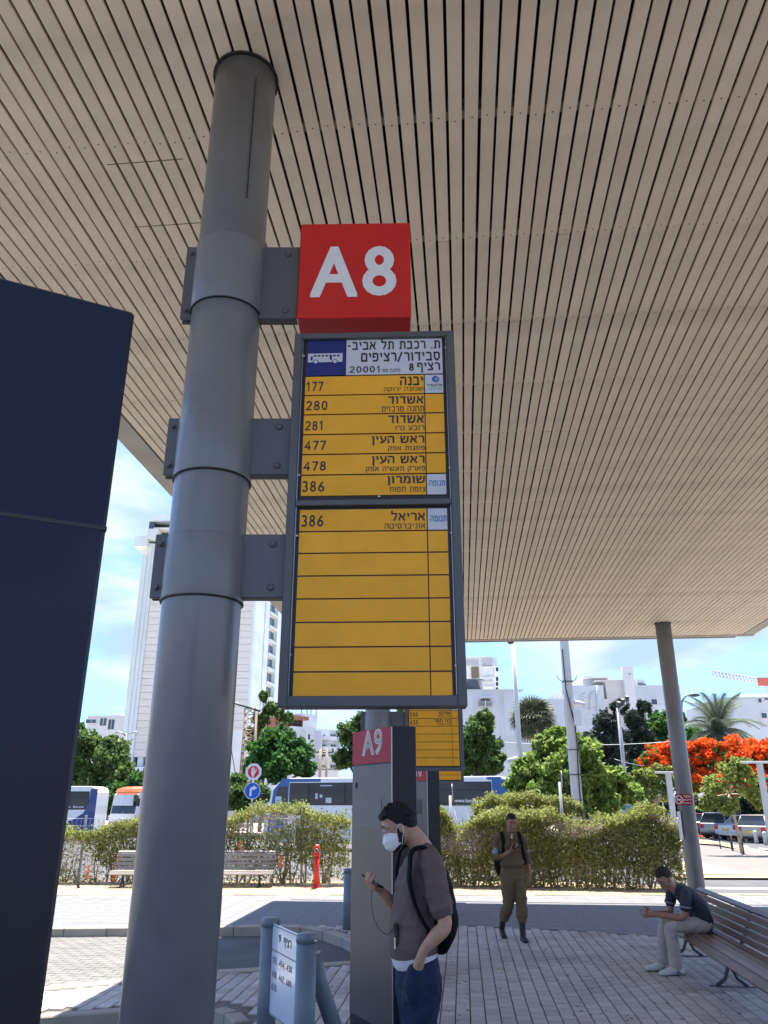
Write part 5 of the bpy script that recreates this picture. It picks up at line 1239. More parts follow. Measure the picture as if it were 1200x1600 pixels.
tree('young_tree', 'slim young tree with a pale trunk in front of the red blossoms at the right', (GT(1160, 1336).x, GT(1160, 1336).y, gz(GT(1160, 1336).y)), [(1118, 1225, 20, 34), (1145, 1205, 20, 34), (1165, 1225, 20, 34), (1185, 1245, 16, 34), (1105, 1250, 15, 34), (1135, 1255, 16, 34), (1160, 1195, 12, 34)], 'young', .16, 42, .07, 'pale_bark', dens=.6, trunk_top=Vector((W(1139, 1240, GT(1160, 1336).y).x - GT(1160, 1336).x, 0, W(1139, 1240, GT(1160, 1336).y).z - gz(34))))
tree('young_tree', 'small pale green young tree immediately left of the right column', tb(1024, 36), [(1015, 1215, 14, 36), (1032, 1205, 12, 36), (1010, 1235, 14, 36), (1035, 1235, 14, 36), (1000, 1215, 10, 36), (1050, 1222, 10, 36)], 'young', .18, 38, .06, 'pale_bark', dens=.6)
tree('shrub', 'dark bushes behind the parked cars under the flame tree', tb(1110, 60), [(1060, 1262, 16, 60), (1085, 1265, 18, 60), (1110, 1268, 18, 60), (1140, 1270, 18, 60), (1170, 1268, 18, 60), (1200, 1268, 20, 60), (1020, 1265, 20, 60), (980, 1262, 20, 60), (930, 1262, 20, 60)], 'dark', .3, 80, .1, cat='bush')

# palms
def frond(L, droop, n=34, leaf=.75, w=.03):
    mb = MB(); pts = []
    for k in range(n + 1):
        t_ = k / n; pts.append(Vector((L * (t_ - .12 * t_ * t_), 0, L * (.55 * t_ - droop * t_ * t_))))
    for k in range(2, n):
        p = pts[k]; t_ = k / n; ll = leaf * (math.sin(math.pi * min(1, t_ * .85 + .12)) * .8 + .25)
        for s_ in (-1, 1):
            e = p + Vector((ll * .55, s_ * ll * .75, -ll * .45 + random.uniform(-.05, .05))); a = Vector((w, 0, 0))
            mb.add([p - a, p + a, e], [(0, 1, 2)]); mb.add([p - a + Vector((.03, 0, .01)), p + a + Vector((.03, 0, .01)), e + Vector((.1, 0, .08))], [(0, 1, 2)])
    mb.tube(pts, [.035] * (n // 2) + [.015] * (n + 1 - n // 2), 4); return mb
Y = 62; base = tb(1140, Y); pal = thing('date_palm', 'feathery date palm rising behind the red blossoms at the right', 'palm', base)
hc = W(1138, 1145, Y).z - base[2]; MB().tube([(0, 0, 0), (-.1, 0, hc)], [.34, .26], 12).build('trunk', M['bark'], pal)
ms = [frond(4.1, d_).mesh('frond', LM['palm'], False) for d_ in (.55, .85, 1.15, 1.5)]
for k in range(54):
    lv = k % 4; az = k * 2.399963; el = (.85, .35, -.05, -.55)[lv] + random.uniform(-.15, .15)
    o = place('frond', ms[lv], pal, (-.1, 0, hc), (random.uniform(-.2, .2), -el, az)); o.scale = (random.uniform(.82, 1.08),) * 3
Y = 66; base = tb(842, Y); pal = thing('fan_palm', 'fan palm with a shaggy brown skirt against the white block', 'palm', base)
hc = W(842, 1124, Y).z - base[2]; MB().tube([(0, 0, 0), (-.1, 0, hc)], [.26, .2], 10).build('trunk', M['bark'], pal)
def fan(n=13, L=1.25):
    mb = MB(); 
    for k in range(n):
        a = (k / (n - 1) - .5) * 2.7; d_ = Vector((math.cos(a), math.sin(a), -.12 * abs(math.sin(a)))); s_ = Vector((-math.sin(a), math.cos(a), 0)) * .05; c = Vector((.75, 0, 0))
        mb.add([c, c + d_ * L * .6 - s_, c + d_ * L + Vector((0, 0, -.35)), c + d_ * L * .6 + s_], [(0, 1, 2, 3)])
    mb.tube([(0, 0, 0), (.75, 0, 0)], .025, 4); return mb
fm_ = fan().mesh('frond', LM['fan'], False); dm_ = fan(9, 1.0).mesh('dead_frond', M['pale_bark'], False)
for k in range(80): place('frond', fm_, pal, (-.1, 0, hc), (random.uniform(-.4, .4), -random.uniform(-1.1, 1.3), k * 2.4), (1.12,) * 3)
for k in range(16): place('dead_frond', dm_, pal, (-.1, 0, hc - .3), (0, random.uniform(1.15, 1.45), k * 2.4), (.9, .9, .9))

# hedges with their wire fence
def hedge(label, xa, xb, ya_f, depth, top_f, n, leaf='hedge', dry=.2, name='hedge'):
    t = thing(name, label, 'hedge', ((xa + xb) / 2, ya_f((xa + xb) / 2), 0)); O = np.array(t.location)
    X = rng.uniform(xa, xb, n); u = rng.random(n); Z = np.empty(n); Yv = np.empty(n); H = np.array([top_f(x) for x in X]); Y0 = np.array([ya_f(x) for x in X])
    # mostly on the front, the top and the ends; surface kept lumpy
    lump = .16 * np.sin(X * 2.1 + 1) + .11 * np.sin(X * 5.3) + .06 * np.sin(X * 11.7)
    side = u < .66; Z = np.where(side, rng.random(n) ** .8 * H, H + rng.normal(0, .07, n) + lump * .5)
    inl = np.abs(rng.normal(0, .13, n)); zl = .10 * np.sin(Z * 6 + X * 3)
    Yv = np.where(side, Y0 + inl + lump * .5 + zl * .6, Y0 + rng.random(n) * depth)
    Yv = np.where(u > .93, Y0 + rng.random(n) * depth, Yv); Z = np.where(u > .93, rng.random(n) * H, Z)
    Z = np.maximum(Z, .02); P = np.stack([X, Yv, Z], 1) - O
    # thin patches let the twigs and the light through
    hole = (np.sin(X * 1.7 + 2 * np.sin(Z * 2.3)) * np.sin(Z * 3.1 + X * .9) > .42) & (rng.random(n) < .85); low = (Z < .42) & (rng.random(n) < .5) & side
    keep = ~(hole | low)
    V, Fq = leaf_arrays(P[keep], .068, aspect=1.7); place('foliage', npmesh('foliage', V, Fq, LM[leaf]), t)
    nd = int(n * dry); i = rng.integers(0, n, nd); Pd = P[i].copy(); Pd[:, 1] += .05; Pd[:, 2] *= .9
    V, Fq = leaf_arrays(Pd, .085, aspect=5); place('twigs', npmesh('twigs', V, Fq, LM['hedge_dry']), t)
    # sparse woody core
    mb = MB()
    for k in range(int((xb - xa) * 5)):
        x = rng.uniform(xa, xb); y0 = ya_f(x); z = top_f(x); b_ = Vector((x, y0 + .35, ROAD)) - Vector(O)
        for _ in range(3):
            e = Vector((x + rng.normal(0, .3), y0 + .35 + rng.normal(0, .15), z * rng.uniform(.6, .98))) - Vector(O)
            mb.tube([b_, (b_ + e) / 2 + Vector((rng.normal(0, .08), 0, 0)), e], [.018, .012, .005], 4)
    mb.build('stems', M['pale_bark'], t); return t
g1, g2, g3 = G(-200, 1377), G(545, 1385), G(1062, 1396)
def yl(x): return 20.05 - .05 * x * 0 + (g2.y - 20.1) * 0
def lerp_(x, pts):
    for (a, b_), (c, d_) in zip(pts, pts[1:]):
        if a <= x <= c: return b_ + (d_ - b_) * (x - a) / (c - a)
    return pts[0][1] if x < pts[0][0] else pts[-1][1]
yl = lambda x: lerp_(x, [(-13, 20.4), (-.9, 19.75), (1.3, 19.4), (7.3, 18.35)])
hp = lambda px, py, Y=19.8: (W(px, 1300, Y).x, W(px, py, Y).z)
topL = [hp(-200, 1300), hp(150, 1300), hp(172, 1290), hp(230, 1283), hp(368, 1278), hp(400, 1268), hp(470, 1268), hp(520, 1274), hp(545, 1276)]
hedge('sunlit trimmed hedge behind the far bench, left of the A9 pylon', X_(-120, 20.3), X_(548, 19.8), yl, .9, lambda x: lerp_(x, topL), 43000, dry=.34)
topR = [hp(680, 1262, 19.2), hp(700, 1272, 19.2), hp(716, 1300, 19.2), hp(735, 1284, 19.2), hp(760, 1277, 19.2), hp(900, 1279, 19.2), hp(935, 1282, 19.2), hp(960, 1282, 19.2), hp(1010, 1270, 18.8), hp(1040, 1278, 18.6), hp(1062, 1290, 18.4)]
hedge('sunlit ragged hedge behind the soldier, ending at the right column', X_(672, 19.3), X_(1062, 18.4), yl, .9, lambda x: lerp_(x, topR), 41000, dry=.75)
topB = [hp(752, 1256, 21.4), hp(800, 1252, 21.4), hp(885, 1244, 21.4), hp(905, 1262, 21.4)]
hedge('taller greener hedge rising behind the soldier hedge, right of the rear bus', X_(738, 21.4), X_(908, 21.4), lambda x: 21.2, .8, lambda x: lerp_(x, topB), 26000, dry=.05)

fw_ = thing('wire_fence', 'thin grey wire mesh fence with posts running inside the hedges', 'fence', (0, 19.9, 0))
fx = X_(-120, 20.4); k = 0
yf = lambda x: yl(x) + .42
zt_ = W(150, 1279, 20.5).z
while fx < X_(1058, 18.8) - 1.5:
    if not (X_(556, 19.8) < fx < X_(676, 19.8) and False):
        MB().bb(fx - .025, fx + .025, yf(fx) - 19.9 - .025, yf(fx) - 19.9 + .025, ROAD, zt_ + .08).build('post', M['galv'], fw_)
    nx = fx + 1.35
    mb = MB()
    for j in range(12):
        xx = fx + 1.35 * j / 12; mb.bb(xx - .003, xx + .003, yf(xx) - 19.9 - .003, yf(xx) - 19.9 + .003, .02, zt_)
    for j in range(9):
        z_ = .05 + (zt_ - .05) * j / 8; mb.tube([(fx, yf(fx) - 19.9, z_), (nx, yf(nx) - 19.9, z_)], .004, 4)
    o = mb.build('wire_panel', M['galv'], fw_); o['kind'] = 'stuff'; fx = nx
om = mat('orange_plastic', (.72, .16, .03), .5, var=.2)
for k, (px, p0, p1, lab) in enumerate(((178, 1376, 1334, 'orange plastic strip hanging on the fence left of the far bench'), (135, 1374, 1352, 'small orange scrap low in the hedge near the bent post'), (373, 1336, 1315, 'orange scrap on the fence above the left end of the far bench'), (438, 1356, 1338, 'small orange scrap in the hedge right of the far bench'))):
    a, b_ = W(px, p0, 19.75), W(px, p1, 19.75); t = thing('plastic_strip', lab, 'plastic strip', (a.x, a.y, a.z)); mb = MB(); n = 7
    for j in range(n):
        z_ = (b_.z - a.z) * j / n; mb.box((random.uniform(-.02, .02) + .02 * j / n, random.uniform(-.02, .02), z_ + .03), (random.uniform(.05, .09), .008, (b_.z - a.z) / n * .85), (random.uniform(-.3, .3), random.uniform(-.3, .3), random.uniform(-.5, .5)))
    mb.build('strip', om, t)
# ================================================================== buses
M['bus_white'] = mat('bus_white', (.80, .80, .80), .3, var=.03, coat=.4); M['bus_blue'] = mat('bus_blue', (.02, .09, .32), .3, coat=.4, var=.05)
M['bus_navy'] = mat('bus_navy', (.015, .04, .19), .3, coat=.4); M['bus_orange'] = mat('bus_orange', (.75, .16, .03), .35, coat=.4)
M['bus_glass'] = mat('bus_glass', (.022, .028, .036), .12, var=.5, scale=.6, spec=.5); M['screen_white'] = mat('sun_blind', (.50, .56, .62), .4, var=.1)
M['led'] = mat('destination_display', (.35, .10, .03), .5); M['tyre'] = mat('tyre_rubber', (.03, .03, .032), .8); M['rim'] = mat('wheel_rim', (.42, .43, .44), .35, metal=.7)
M['bus_green'] = mat('bus_green', (.25, .55, .10), .4); M['collage'] = mat('rear_advert', (.22, .19, .15), .5, var=.6, scale=1.5, rgb2=(.42, .30, .28))
def wheel(parent, x, y, r_=.5, w=.28, s=-1):
    mb = MB(); mb.lathe([(r_ - .04, -w / 2), (r_, -w / 2 + .03), (r_, w / 2 - .03), (r_ - .04, w / 2)], 28); mb.v = [(x + v[0], y + v[2], r_ + v[1]) for v in mb.v]
    t = mb.build('tyre', M['tyre'], parent)
    mb = MB(); mb.lathe([(r_ * .62, -w / 2 - .005), (r_ * .56, -w / 2 + .03), (r_ * .2, -w / 2 - .02), (.001, -w / 2 - .03)], 24); mb.v = [(x + v[0], y + (v[2] if s < 0 else -v[2]), r_ + v[1]) for v in mb.v]
    mb.build('rim', M['rim'], t)
def bus(name, label, loc, rot, L, H, body, roofm, wins, front=True, nose=.35, group=None, win=(1.95, 3.02), extra=None, frontm=None):
    b = thing(name, label, 'bus', loc, rot, group); Wd = 2.5; z0 = .32
    prof = [(.10, z0), (L - .1, z0), (L, z0 + .3), (L, H - .35), (L - .12, H - .1), (L - .4, H), (nose + .9, H), (nose + .35, H - .12), (nose * .75, H - .5), (nose * .25, 1.5), (0, 1.1), (0, z0 + .25)]
    MB().prism(prof, .0, Wd, 'y').build('body', M[body], b)
    for o in b.children:
        m_ = o.modifiers.new('bevel', 'BEVEL'); m_.width = .06; m_.segments = 3; m_.limit_method = 'ANGLE'; o.data.polygons.foreach_set('use_smooth', [False] * len(o.data.polygons))
    xs = wins; z1, z2 = win
    MB().bb(xs[0], xs[-1], -.014, .02, z1, z2, .004).build('window_band', M['black'], b)
    for a, c in zip(xs[:-1], xs[1:]):
        p = MB().bb(a + .035, c - .035, -.022, -.0145, z1 + .03, z2 - .04).build('window', M['bus_glass'], b)
        if c - a > 1.2: MB().bb(a + .04, c - .04, -.028, -.0225, z2 - .36, z2 - .33).build('vent_rail', M['black'], p)
    # windscreen
    ws = [(nose * .25 - .015, 1.45), (nose * .75 - .02, H - .52), (nose * .75 + .03, H - .5), (nose * .25 + .04, 1.45)]
    MB().prism(ws, .10, Wd - .10, 'y').build('windscreen', M['bus_glass'], b)
    w_ = [(nose * .75 - .02, H - .50), (nose + .2, H - .17), (nose + .3, H - .17), (nose * .75 + .06, H - .5)]
    MB().prism(w_, .25, Wd - .25, 'y').build('destination_display', M['led'], b)
    for y in (.35, Wd - .35): MB().ball((.0, y, .85), (.06, .17, .11), 12, 8).build('headlight', M['steel'], b)
    MB().bb(-.03, .12, .05, Wd - .05, z0, .58, .02).build('bumper', M['black'], b)
    for x in (2.4, L - 3.2):
        for y in (.10, Wd - .10): wheel(b, x, y, .48)
        MB().bb(x - .62, x + .62, -.012, .3, z0 - .02, .98, .01).build('wheel_arch', M['black'], b)
    MB().tube([(.25, -.02, H - .45), (-.02, -.16, H - .55), (-.05, -.22, H - .75)], .03, 6).build('mirror_arm', M['black'], b); MB().bb(-.12, .04, -.34, -.14, H - 1.2, H - .7, .02).build('mirror', M['black'], b)
    return b
fx_, fy_ = X_(413, 40.6), 40.6; rx_, ry_ = X_(795, 36.6), 36.6; ang = math.atan2(ry_ - fy_, rx_ - fx_); Lb = math.hypot(rx_ - fx_, ry_ - fy_); gb = gz(36.6) - .05
b = bus('coach', 'white coach with blue corners and a web address on its rear window', (fx_, fy_, gb), ang, Lb, 3.25, 'bus_white', 'bus_white', [1.35, 2.4, 4.3, 6.2, 8.1, Lb - 2.6, Lb - .75], nose=.5, win=(2.0, 3.02), group='buses on the road behind the hedge')
MB().bb(.9, 3.0, -.016, .6, 3.06, 3.22, .02).build('blue_roof_edge', M['bus_blue'], b)
MB().prism([(.18, .5), (1.30, .5), (1.30, 2.0), (1.32, 3.22), (.95, 3.22), (.50, 2.7)], -.018, .02, 'y').build('blue_front_corner', M['bus_blue'], b)
MB().prism([(.42, 1.55), (1.25, 1.55), (1.25, 2.85), (.75, 2.85)], -.026, -.019, 'y').build('driver_window', M['bus_glass'], b)
MB().bb(.62, .95, -.032, -.027, 1.75, 2.4).build('driver_mirror_reflection', M['screen_white'], b)  # pale panel painted as a reflection in the driver's window
MB().prism([(Lb - .72, .5), (Lb - .01, .5), (Lb - .01, 3.1), (Lb - .72, 3.1)], -.018, .02, 'y').build('blue_rear_corner', M['bus_blue'], b)
MB().bb(Lb - .95, Lb - .3, -.016, 1.2, 3.09, 3.23, .02).build('blue_roof_edge', M['bus_blue'], b)
MB().bb(Lb - .01, Lb + .025, .12, 2.38, .7, 3.0).build('rear_advert', M['collage'], b)
MB().bb(4.9, 8.0, .4, 2.1, 3.24, 3.52, .08).build('air_conditioner', M['bus_white'], b)
T = MB(); write(T, 'www.kav2go.co.il', Lb - 2.48, Lb - .95, 2.08, 2.30, -.031, .02); T.build('lettering', M['white_print'], b)
T = MB(); write(T, 'kav2go', Lb - 2.4, Lb - 1.2, 1.99, 2.05, -.031, .0); T.build('lettering', M['bus_green'], b)
lg = MB(); disc_pts = [(5.05 + .42 * math.cos(math.pi + math.pi * k / 14), 1.86 + .42 * math.sin(math.pi + math.pi * k / 14)) for k in range(15)]
lg.prism(disc_pts, -.014, -.004, 'y'); lg.build('blue_emblem', M['bus_blue'], b)
lg = MB(); arc = [(5.05 + .78 * math.cos(math.pi * (1.25 + .6 * k / 14)), 1.95 + .78 * math.sin(math.pi * (1.25 + .6 * k / 14))) for k in range(15)] + [(5.05 + .6 * math.cos(math.pi * (1.85 - .6 * k / 14)), 1.95 + .6 * math.sin(math.pi * (1.85 - .6 * k / 14))) for k in range(15)]
lg.prism(arc, -.014, -.004, 'y'); lg.build('green_emblem', M['bus_green'], b)
for (x, z, w, h) in ((2.75, 2.28, .12, .26), (2.98, 2.34, .14, .14), (3.3, 2.1, .3, .24), (3.0, 2.86, .6, .05)):
    MB().bb(x, x + w, -.032, -.027, z, z + h).build('sticker', M['screen_white'], b)
# orange and white bus, seen from its front corner
c0 = Vector((X_(213, 54), 54, gz(54)))
b = bus('city_bus', 'white city bus with an orange roof, its windscreen facing left, behind the left hedge', c0, R(58), 11.0, 3.12, 'bus_white', 'bus_orange', [1.2, 2.6, 4.4, 6.2, 8.0, 10.0], nose=.3, win=(1.55, 2.75), group='buses on the road behind the hedge')
MB().prism([(.34, 2.80), (.5, 3.0), (1.2, 3.16), (10.6, 3.16), (11.04, 2.95), (11.04, 2.80)], -.03, 2.53, 'y').build('orange_roof', M['bus_orange'], b)
MB().bb(-.02, .06, .3, 2.2, 1.95, 2.62).build('sun_blind', M['screen_white'], b)
T = MB(); write(T, '1 9361', 0, 1.3, 0, .2, 0, .03); T.v = [(.19, 1.9 - v[0], 2.78 + v[2]) for v in T.v]; T.build('lettering', M['bus_orange'], b)
MB().bb(-.02, .10, .05, 2.45, .82, .96).build('orange_stripe', M['bus_orange'], b); MB().bb(9.9, 11.03, -.02, .02, .9, 1.9).build('orange_stripe', M['bus_orange'], b)
# blue and white bus cut by the pylon
c0 = Vector((X_(147, 50) - 11.9, 50.0, gz(50)))
b = bus('city_bus', 'blue and white bus at the far left, partly hidden by the dark pylon', c0, R(2), 11.9, 3.1, 'bus_white', 'bus_white', [1.2, 3, 5, 7, 9, 11.45], nose=.3, win=(1.75, 2.8), group='buses on the road behind the hedge')
sw_ = [(11.92, .5), (11.92, 2.95), (11.5, 2.95), (11.45, 2.0), (11.2, 1.55), (10.6, 1.15), (9.6, .95), (8.0, .9), (8.0, .6), (10.4, .55)]
MB().prism(sw_, -.026, -.002, 'y').build('blue_swoosh', M['bus_navy'], b)
T = MB(); write(T, 'info bus', 9.7, 11.2, 1.86, 1.98, -.031, .01); T.build('lettering', M['white_print'], b)

# ================================================================== parked cars
def car(label, px, py, rot, paint, L=4.3, Wd=1.75, H=1.45, kind='hatch', lights='tail', glassm='glass'):
    p = GT(px, py); c = thing('parked_car', label, 'car', (p.x, p.y, gz(p.y)), rot, 'cars parked under the flame tree')
    z0, belt = .22, .90; h = L / 2
    # local x: forward, rear at -h
    low = [(-h + .05, z0), (h - .1, z0), (h, .42), (h - .03, .66), (h - .95, .86), (h - 1.1, belt), (-h + (.75 if kind == 'sedan' else .06), belt + .03), (-h + .03, .86), (-h, .5)]
    o = MB().prism(low, -Wd / 2, Wd / 2, 'y').build('body', paint, c); m_ = o.modifiers.new('bevel', 'BEVEL'); m_.width = .07; m_.segments = 3; m_.limit_method = 'ANGLE'
    rb = -h + (.85 if kind == 'sedan' else .12); rt = -h + (1.45 if kind == 'sedan' else .42); ft_ = h - 1.95; fb = h - 1.12
    gh = MB(); yb, yt = Wd / 2 - .03, Wd / 2 - .20
    gh.add([(rb, -yb, belt), (fb, -yb, belt), (ft_, -yt, H - .05), (rt, -yt, H - .05), (rb, yb, belt), (fb, yb, belt), (ft_, yt, H - .05), (rt, yt, H - .05)], [(0, 1, 2, 3), (7, 6, 5, 4), (0, 3, 7, 4), (1, 5, 6, 2), (3, 2, 6, 7)])
    g_ = gh.build('windows', M[glassm], c)
    rf = MB().bb(rt - .06, ft_ + .06, -yt - .01, yt + .01, H - .06, H, .02).build('roof', paint, c)
    pl = MB()
    for y0, y1 in ((-1, 1),):
        for s in (-1, 1):
            for (a, b_) in (((rb, belt), (rt, H - .05)), ((fb, belt), (ft_, H - .05)), (((rb + fb) / 2 - .1, belt), ((rt + ft_) / 2, H - .05))):
                pl.tube([(a[0], s * (yb + .004), a[1]), (b_[0], s * (yt + .004), b_[1])], .035, 6)
    pl.build('pillars', paint, c)['kind'] = 'stuff'
    for x in (-h + .82, h - .82):
        for y in (-Wd / 2 + .09, Wd / 2 - .09): wheel(c, x, y, .31, .2, -1 if y < 0 else 1)
        for s in (-1, 1): mb = MB().lathe([(.365, 0), (.365, .012)], 24); mb.v = [(x + v[0], s * (Wd / 2 - .0) + v[2] * s, .33 + v[1]) for v in mb.v]; mb.build('wheel_arch', M['black'], c)
    tl = mat('tail_light', (.5, .015, .015), .25, coat=.5)
    for s in (-1, 1):
        MB().bb(-h - .02, -h + .12, s * (Wd / 2 - .16) - .13, s * (Wd / 2 - .16) + .13, .62, .88, .02).build('tail_light', tl, c)
        MB().bb(h - .14, h + .0, s * (Wd / 2 - .25) - .17, s * (Wd / 2 - .25) + .17, .56, .70, .02).build('headlight', M['steel'], c)
    MB().bb(-h - .025, -h, -.26, .26, .55, .67).build('number_plate', mat('plate_yellow', (.70, .50, .04), .5), c)
    MB().bb(-h - .04, h + .02, -Wd / 2 + .05, Wd / 2 - .05, .22, .36, .03).build('bumper', M['black'], c)
    return c
cs = mat('car_silver', (.34, .37, .40), .3, metal=.5, coat=.5); cm_ = mat('car_maroon', (.10, .012, .02), .25, coat=.6); cw = mat('car_white', (.62, .68, .72), .3, coat=.5)
cg = mat('car_grey', (.28, .31, .35), .3, metal=.4, coat=.5); cbz = mat('car_beige', (.36, .34, .29), .35, metal=.3, coat=.4)
car('silver saloon car farthest left, its bonnet beside the right column', 1092, 1303, R(165), cs, kind='sedan')
car('dark maroon car squeezed between the silver saloon and the grey hatchback', 1113, 1306, R(60), cm_, H=1.45)
car('grey silver hatchback with a red tail light in the middle of the row', 1140, 1309, R(42), cg, H=1.55)
car('pale blue white saloon with a red tail light right of the slim tree trunk', 1176, 1312, R(24), cw, kind='sedan', H=1.42)
car('beige car at the right photo edge with only its tail showing', 1206, 1316, R(38), cbz, H=1.5)
# ================================================================== people
def cat_rom(P, sub):
    P = np.asarray(P, float); n = len(P); out = []
    for i in range(n - 1):
        p0, p1, p2, p3 = P[max(i - 1, 0)], P[i], P[i + 1], P[min(i + 2, n - 1)]
        for k in range(sub):
            t = k / sub; out.append(.5 * ((2 * p1) + (-p0 + p2) * t + (2 * p0 - 5 * p1 + 4 * p2 - p3) * t * t + (-p0 + 3 * p1 - 3 * p2 + p3) * t ** 3))
    out.append(P[-1]); return np.array(out)
def loft(mb, pts, rad, side=(0, 1, 0), n=18, sub=4, cap=True):
    # rad: (ra, rb): ra along 'side', rb across it
    pts = np.asarray(pts, float); rad = np.array([(r_, r_) if not hasattr(r_, '__len__') else r_ for r_ in rad], float)
    A = cat_rom(np.hstack([pts, rad]), sub); P, Rd = A[:, :3], A[:, 3:]
    if cap:                                       # rounded ends
        def endc(p, q, r_):
            t = (p - q) / (np.linalg.norm(p - q) + 1e-9); m_ = min(r_); return [(p + t * m_ * math.sin(a), r_ * math.cos(a)) for a in (R(25), R(50), R(72), R(86))]
        e0 = endc(P[0], P[1], Rd[0])[::-1]; e1 = endc(P[-1], P[-2], Rd[-1])
        P = np.vstack([[e[0] for e in e0], P, [e[0] for e in e1]]); Rd = np.vstack([[e[1] for e in e0], Rd, [e[1] for e in e1]])
    s = np.asarray(side, float); vs = []; m = len(P)
    for i in range(m):
        t = P[min(i + 1, m - 1)] - P[max(i - 1, 0)]; t /= np.linalg.norm(t) + 1e-9
        a = s - t * s.dot(t); a /= np.linalg.norm(a) + 1e-9; b = np.cross(t, a); s_ = a
        for k in range(n):
            w = 2 * math.pi * k / n; vs.append(P[i] + a * math.cos(w) * Rd[i, 0] + b * math.sin(w) * Rd[i, 1])
    fs = [(i * n + k, i * n + (k + 1) % n, (i + 1) * n + (k + 1) % n, (i + 1) * n + k) for i in range(m - 1) for k in range(n)]
    fs += [tuple(range(n - 1, -1, -1)), tuple((m - 1) * n + k for k in range(n))]
    mb.add(vs, fs, True); return mb
def fuse(mb, name, m, parent, voxel=.008, smooth=4, wrinkle=None, loc=None, fac=.5):
    me = mb.mesh('tmp', m); ob = bpy.data.objects.new('tmp', me); COL.objects.link(ob)
    r_ = ob.modifiers.new('r', 'REMESH'); r_.mode = 'VOXEL'; r_.voxel_size = voxel; r_.use_smooth_shade = True
    if smooth: s_ = ob.modifiers.new('s', 'SMOOTH'); s_.iterations = smooth; s_.factor = fac
    dg = bpy.context.evaluated_depsgraph_get(); out = bpy.data.meshes.new_from_object(ob.evaluated_get(dg)); bpy.data.objects.remove(ob); bpy.data.meshes.remove(me)
    out.name = name
    if wrinkle is not None:
        n = len(out.vertices); V = np.empty(n * 3, np.float32); out.vertices.foreach_get('co', V); V = V.reshape(-1, 3); Nn = np.empty(n * 3, np.float32); out.vertex_normals.foreach_get('vector', Nn); Nn = Nn.reshape(-1, 3)
        V = V + Nn * wrinkle(V)[:, None]; out.vertices.foreach_set('co', V.ravel().astype(np.float32)); out.update()
    out.polygons.foreach_set('use_smooth', np.ones(len(out.polygons), bool))
    if not out.materials: out.materials.append(m)
    return place(name, out, parent, loc or (0, 0, 0))
def fade(f, z0, z1):
    return lambda V: f(V) * np.clip((V[:, 2] - z0) / (z1 - z0), 0, 1)
def folds(amp, dirs, freq=22, seed=0):
    g_ = np.random.default_rng(seed); K = [(np.array(d, float) / np.linalg.norm(d) * freq * g_.uniform(.7, 1.4), g_.uniform(0, 6), g_.normal(size=3) * freq * .25) for d in dirs for _ in range(2)]
    def f(V):
        o = np.zeros(len(V))
        for k, ph, k2 in K:
            w = V @ k + ph + 1.6 * np.sin(V @ k2 + ph * 2); o += (1 - np.abs(np.sin(w))) ** 2 - .33
        return amp * o / len(K) * 2
    return f
def hand(mb, wrist, d, pn, thumb, curl=(30, 45, 30), sc=1.0, spread=4, tcurl=25, per=None):
    # wrist point, finger direction, palm normal (fingers curl towards it), thumb side
    d = Vector(d).normalized(); pn = Vector(pn); pn = (pn - d * pn.dot(d)).normalized(); s = Vector(thumb); s = (s - d * s.dot(d) - pn * s.dot(pn)).normalized(); w = Vector(wrist)
    loft(mb, [w - d * .01, w + d * .03 * sc, w + d * .085 * sc], [(.026 * sc, .019 * sc), (.036 * sc, .016 * sc), (.040 * sc, .013 * sc)], side=s, n=14)
    L4 = ((.030, .042, .026, .020), (.010, .046, .029, .022), (-.010, .043, .027, .021), (-.029, .034, .021, .018))
    for j, (off, a, b, c) in enumerate(L4):
        cu = per[j] if per else curl; p = w + d * (.086 - (.004, 0, .003, .010)[j]) * sc + s * off * sc; ang = R(spread) * (1.5 - j); dd_ = (d + s * math.tan(ang)).normalized(); pts = [p - dd_ * .02]; q = p; th = 0
        pts.append(q)
        for Ls, cc in zip((a, b, c), cu):
            th += R(cc); v = dd_ * math.cos(th) + pn * math.sin(th); q = q + v * Ls * sc; pts.append(q)
        r_ = .0088 * sc if j < 3 else .0076 * sc
        loft(mb, pts, [r_ * 1.08, r_ * 1.05, r_, r_ * .93, r_ * .82], side=s, n=10, sub=3)
    b0 = w + d * .022 * sc + s * .030 * sc; t1 = (s * .75 + d * .62 + pn * .25).normalized(); q1 = b0 + t1 * .040 * sc; t2 = (s * .35 + d * .9 + pn * math.tan(R(tcurl))).normalized(); q2 = q1 + t2 * .034 * sc; q3 = q2 + (t2 + pn * .3 * math.sin(R(tcurl))).normalized() * .024 * sc
    loft(mb, [w + d * .012 + s * .012, b0, q1, q2, q3], [.015 * sc, .014 * sc, .011 * sc, .0098 * sc, .0085 * sc], side=pn, n=10, sub=3)
def head_xf(c, pitch, yaw=0, roll=0):
    Mx = Matrix.Rotation(yaw, 3, 'Z') @ Matrix.Rotation(pitch, 3, 'Y') @ Matrix.Rotation(roll, 3, 'X'); c = Vector(c)
    return lambda p: tuple(c + Mx @ Vector(p)), Mx
def add_xf(dst, src, X): n = len(dst.v); dst.v += [X(p) for p in src.v]; dst.f += [tuple(n + k for k in f) for f in src.f]; dst.sm += src.sm; dst.mi += src.mi
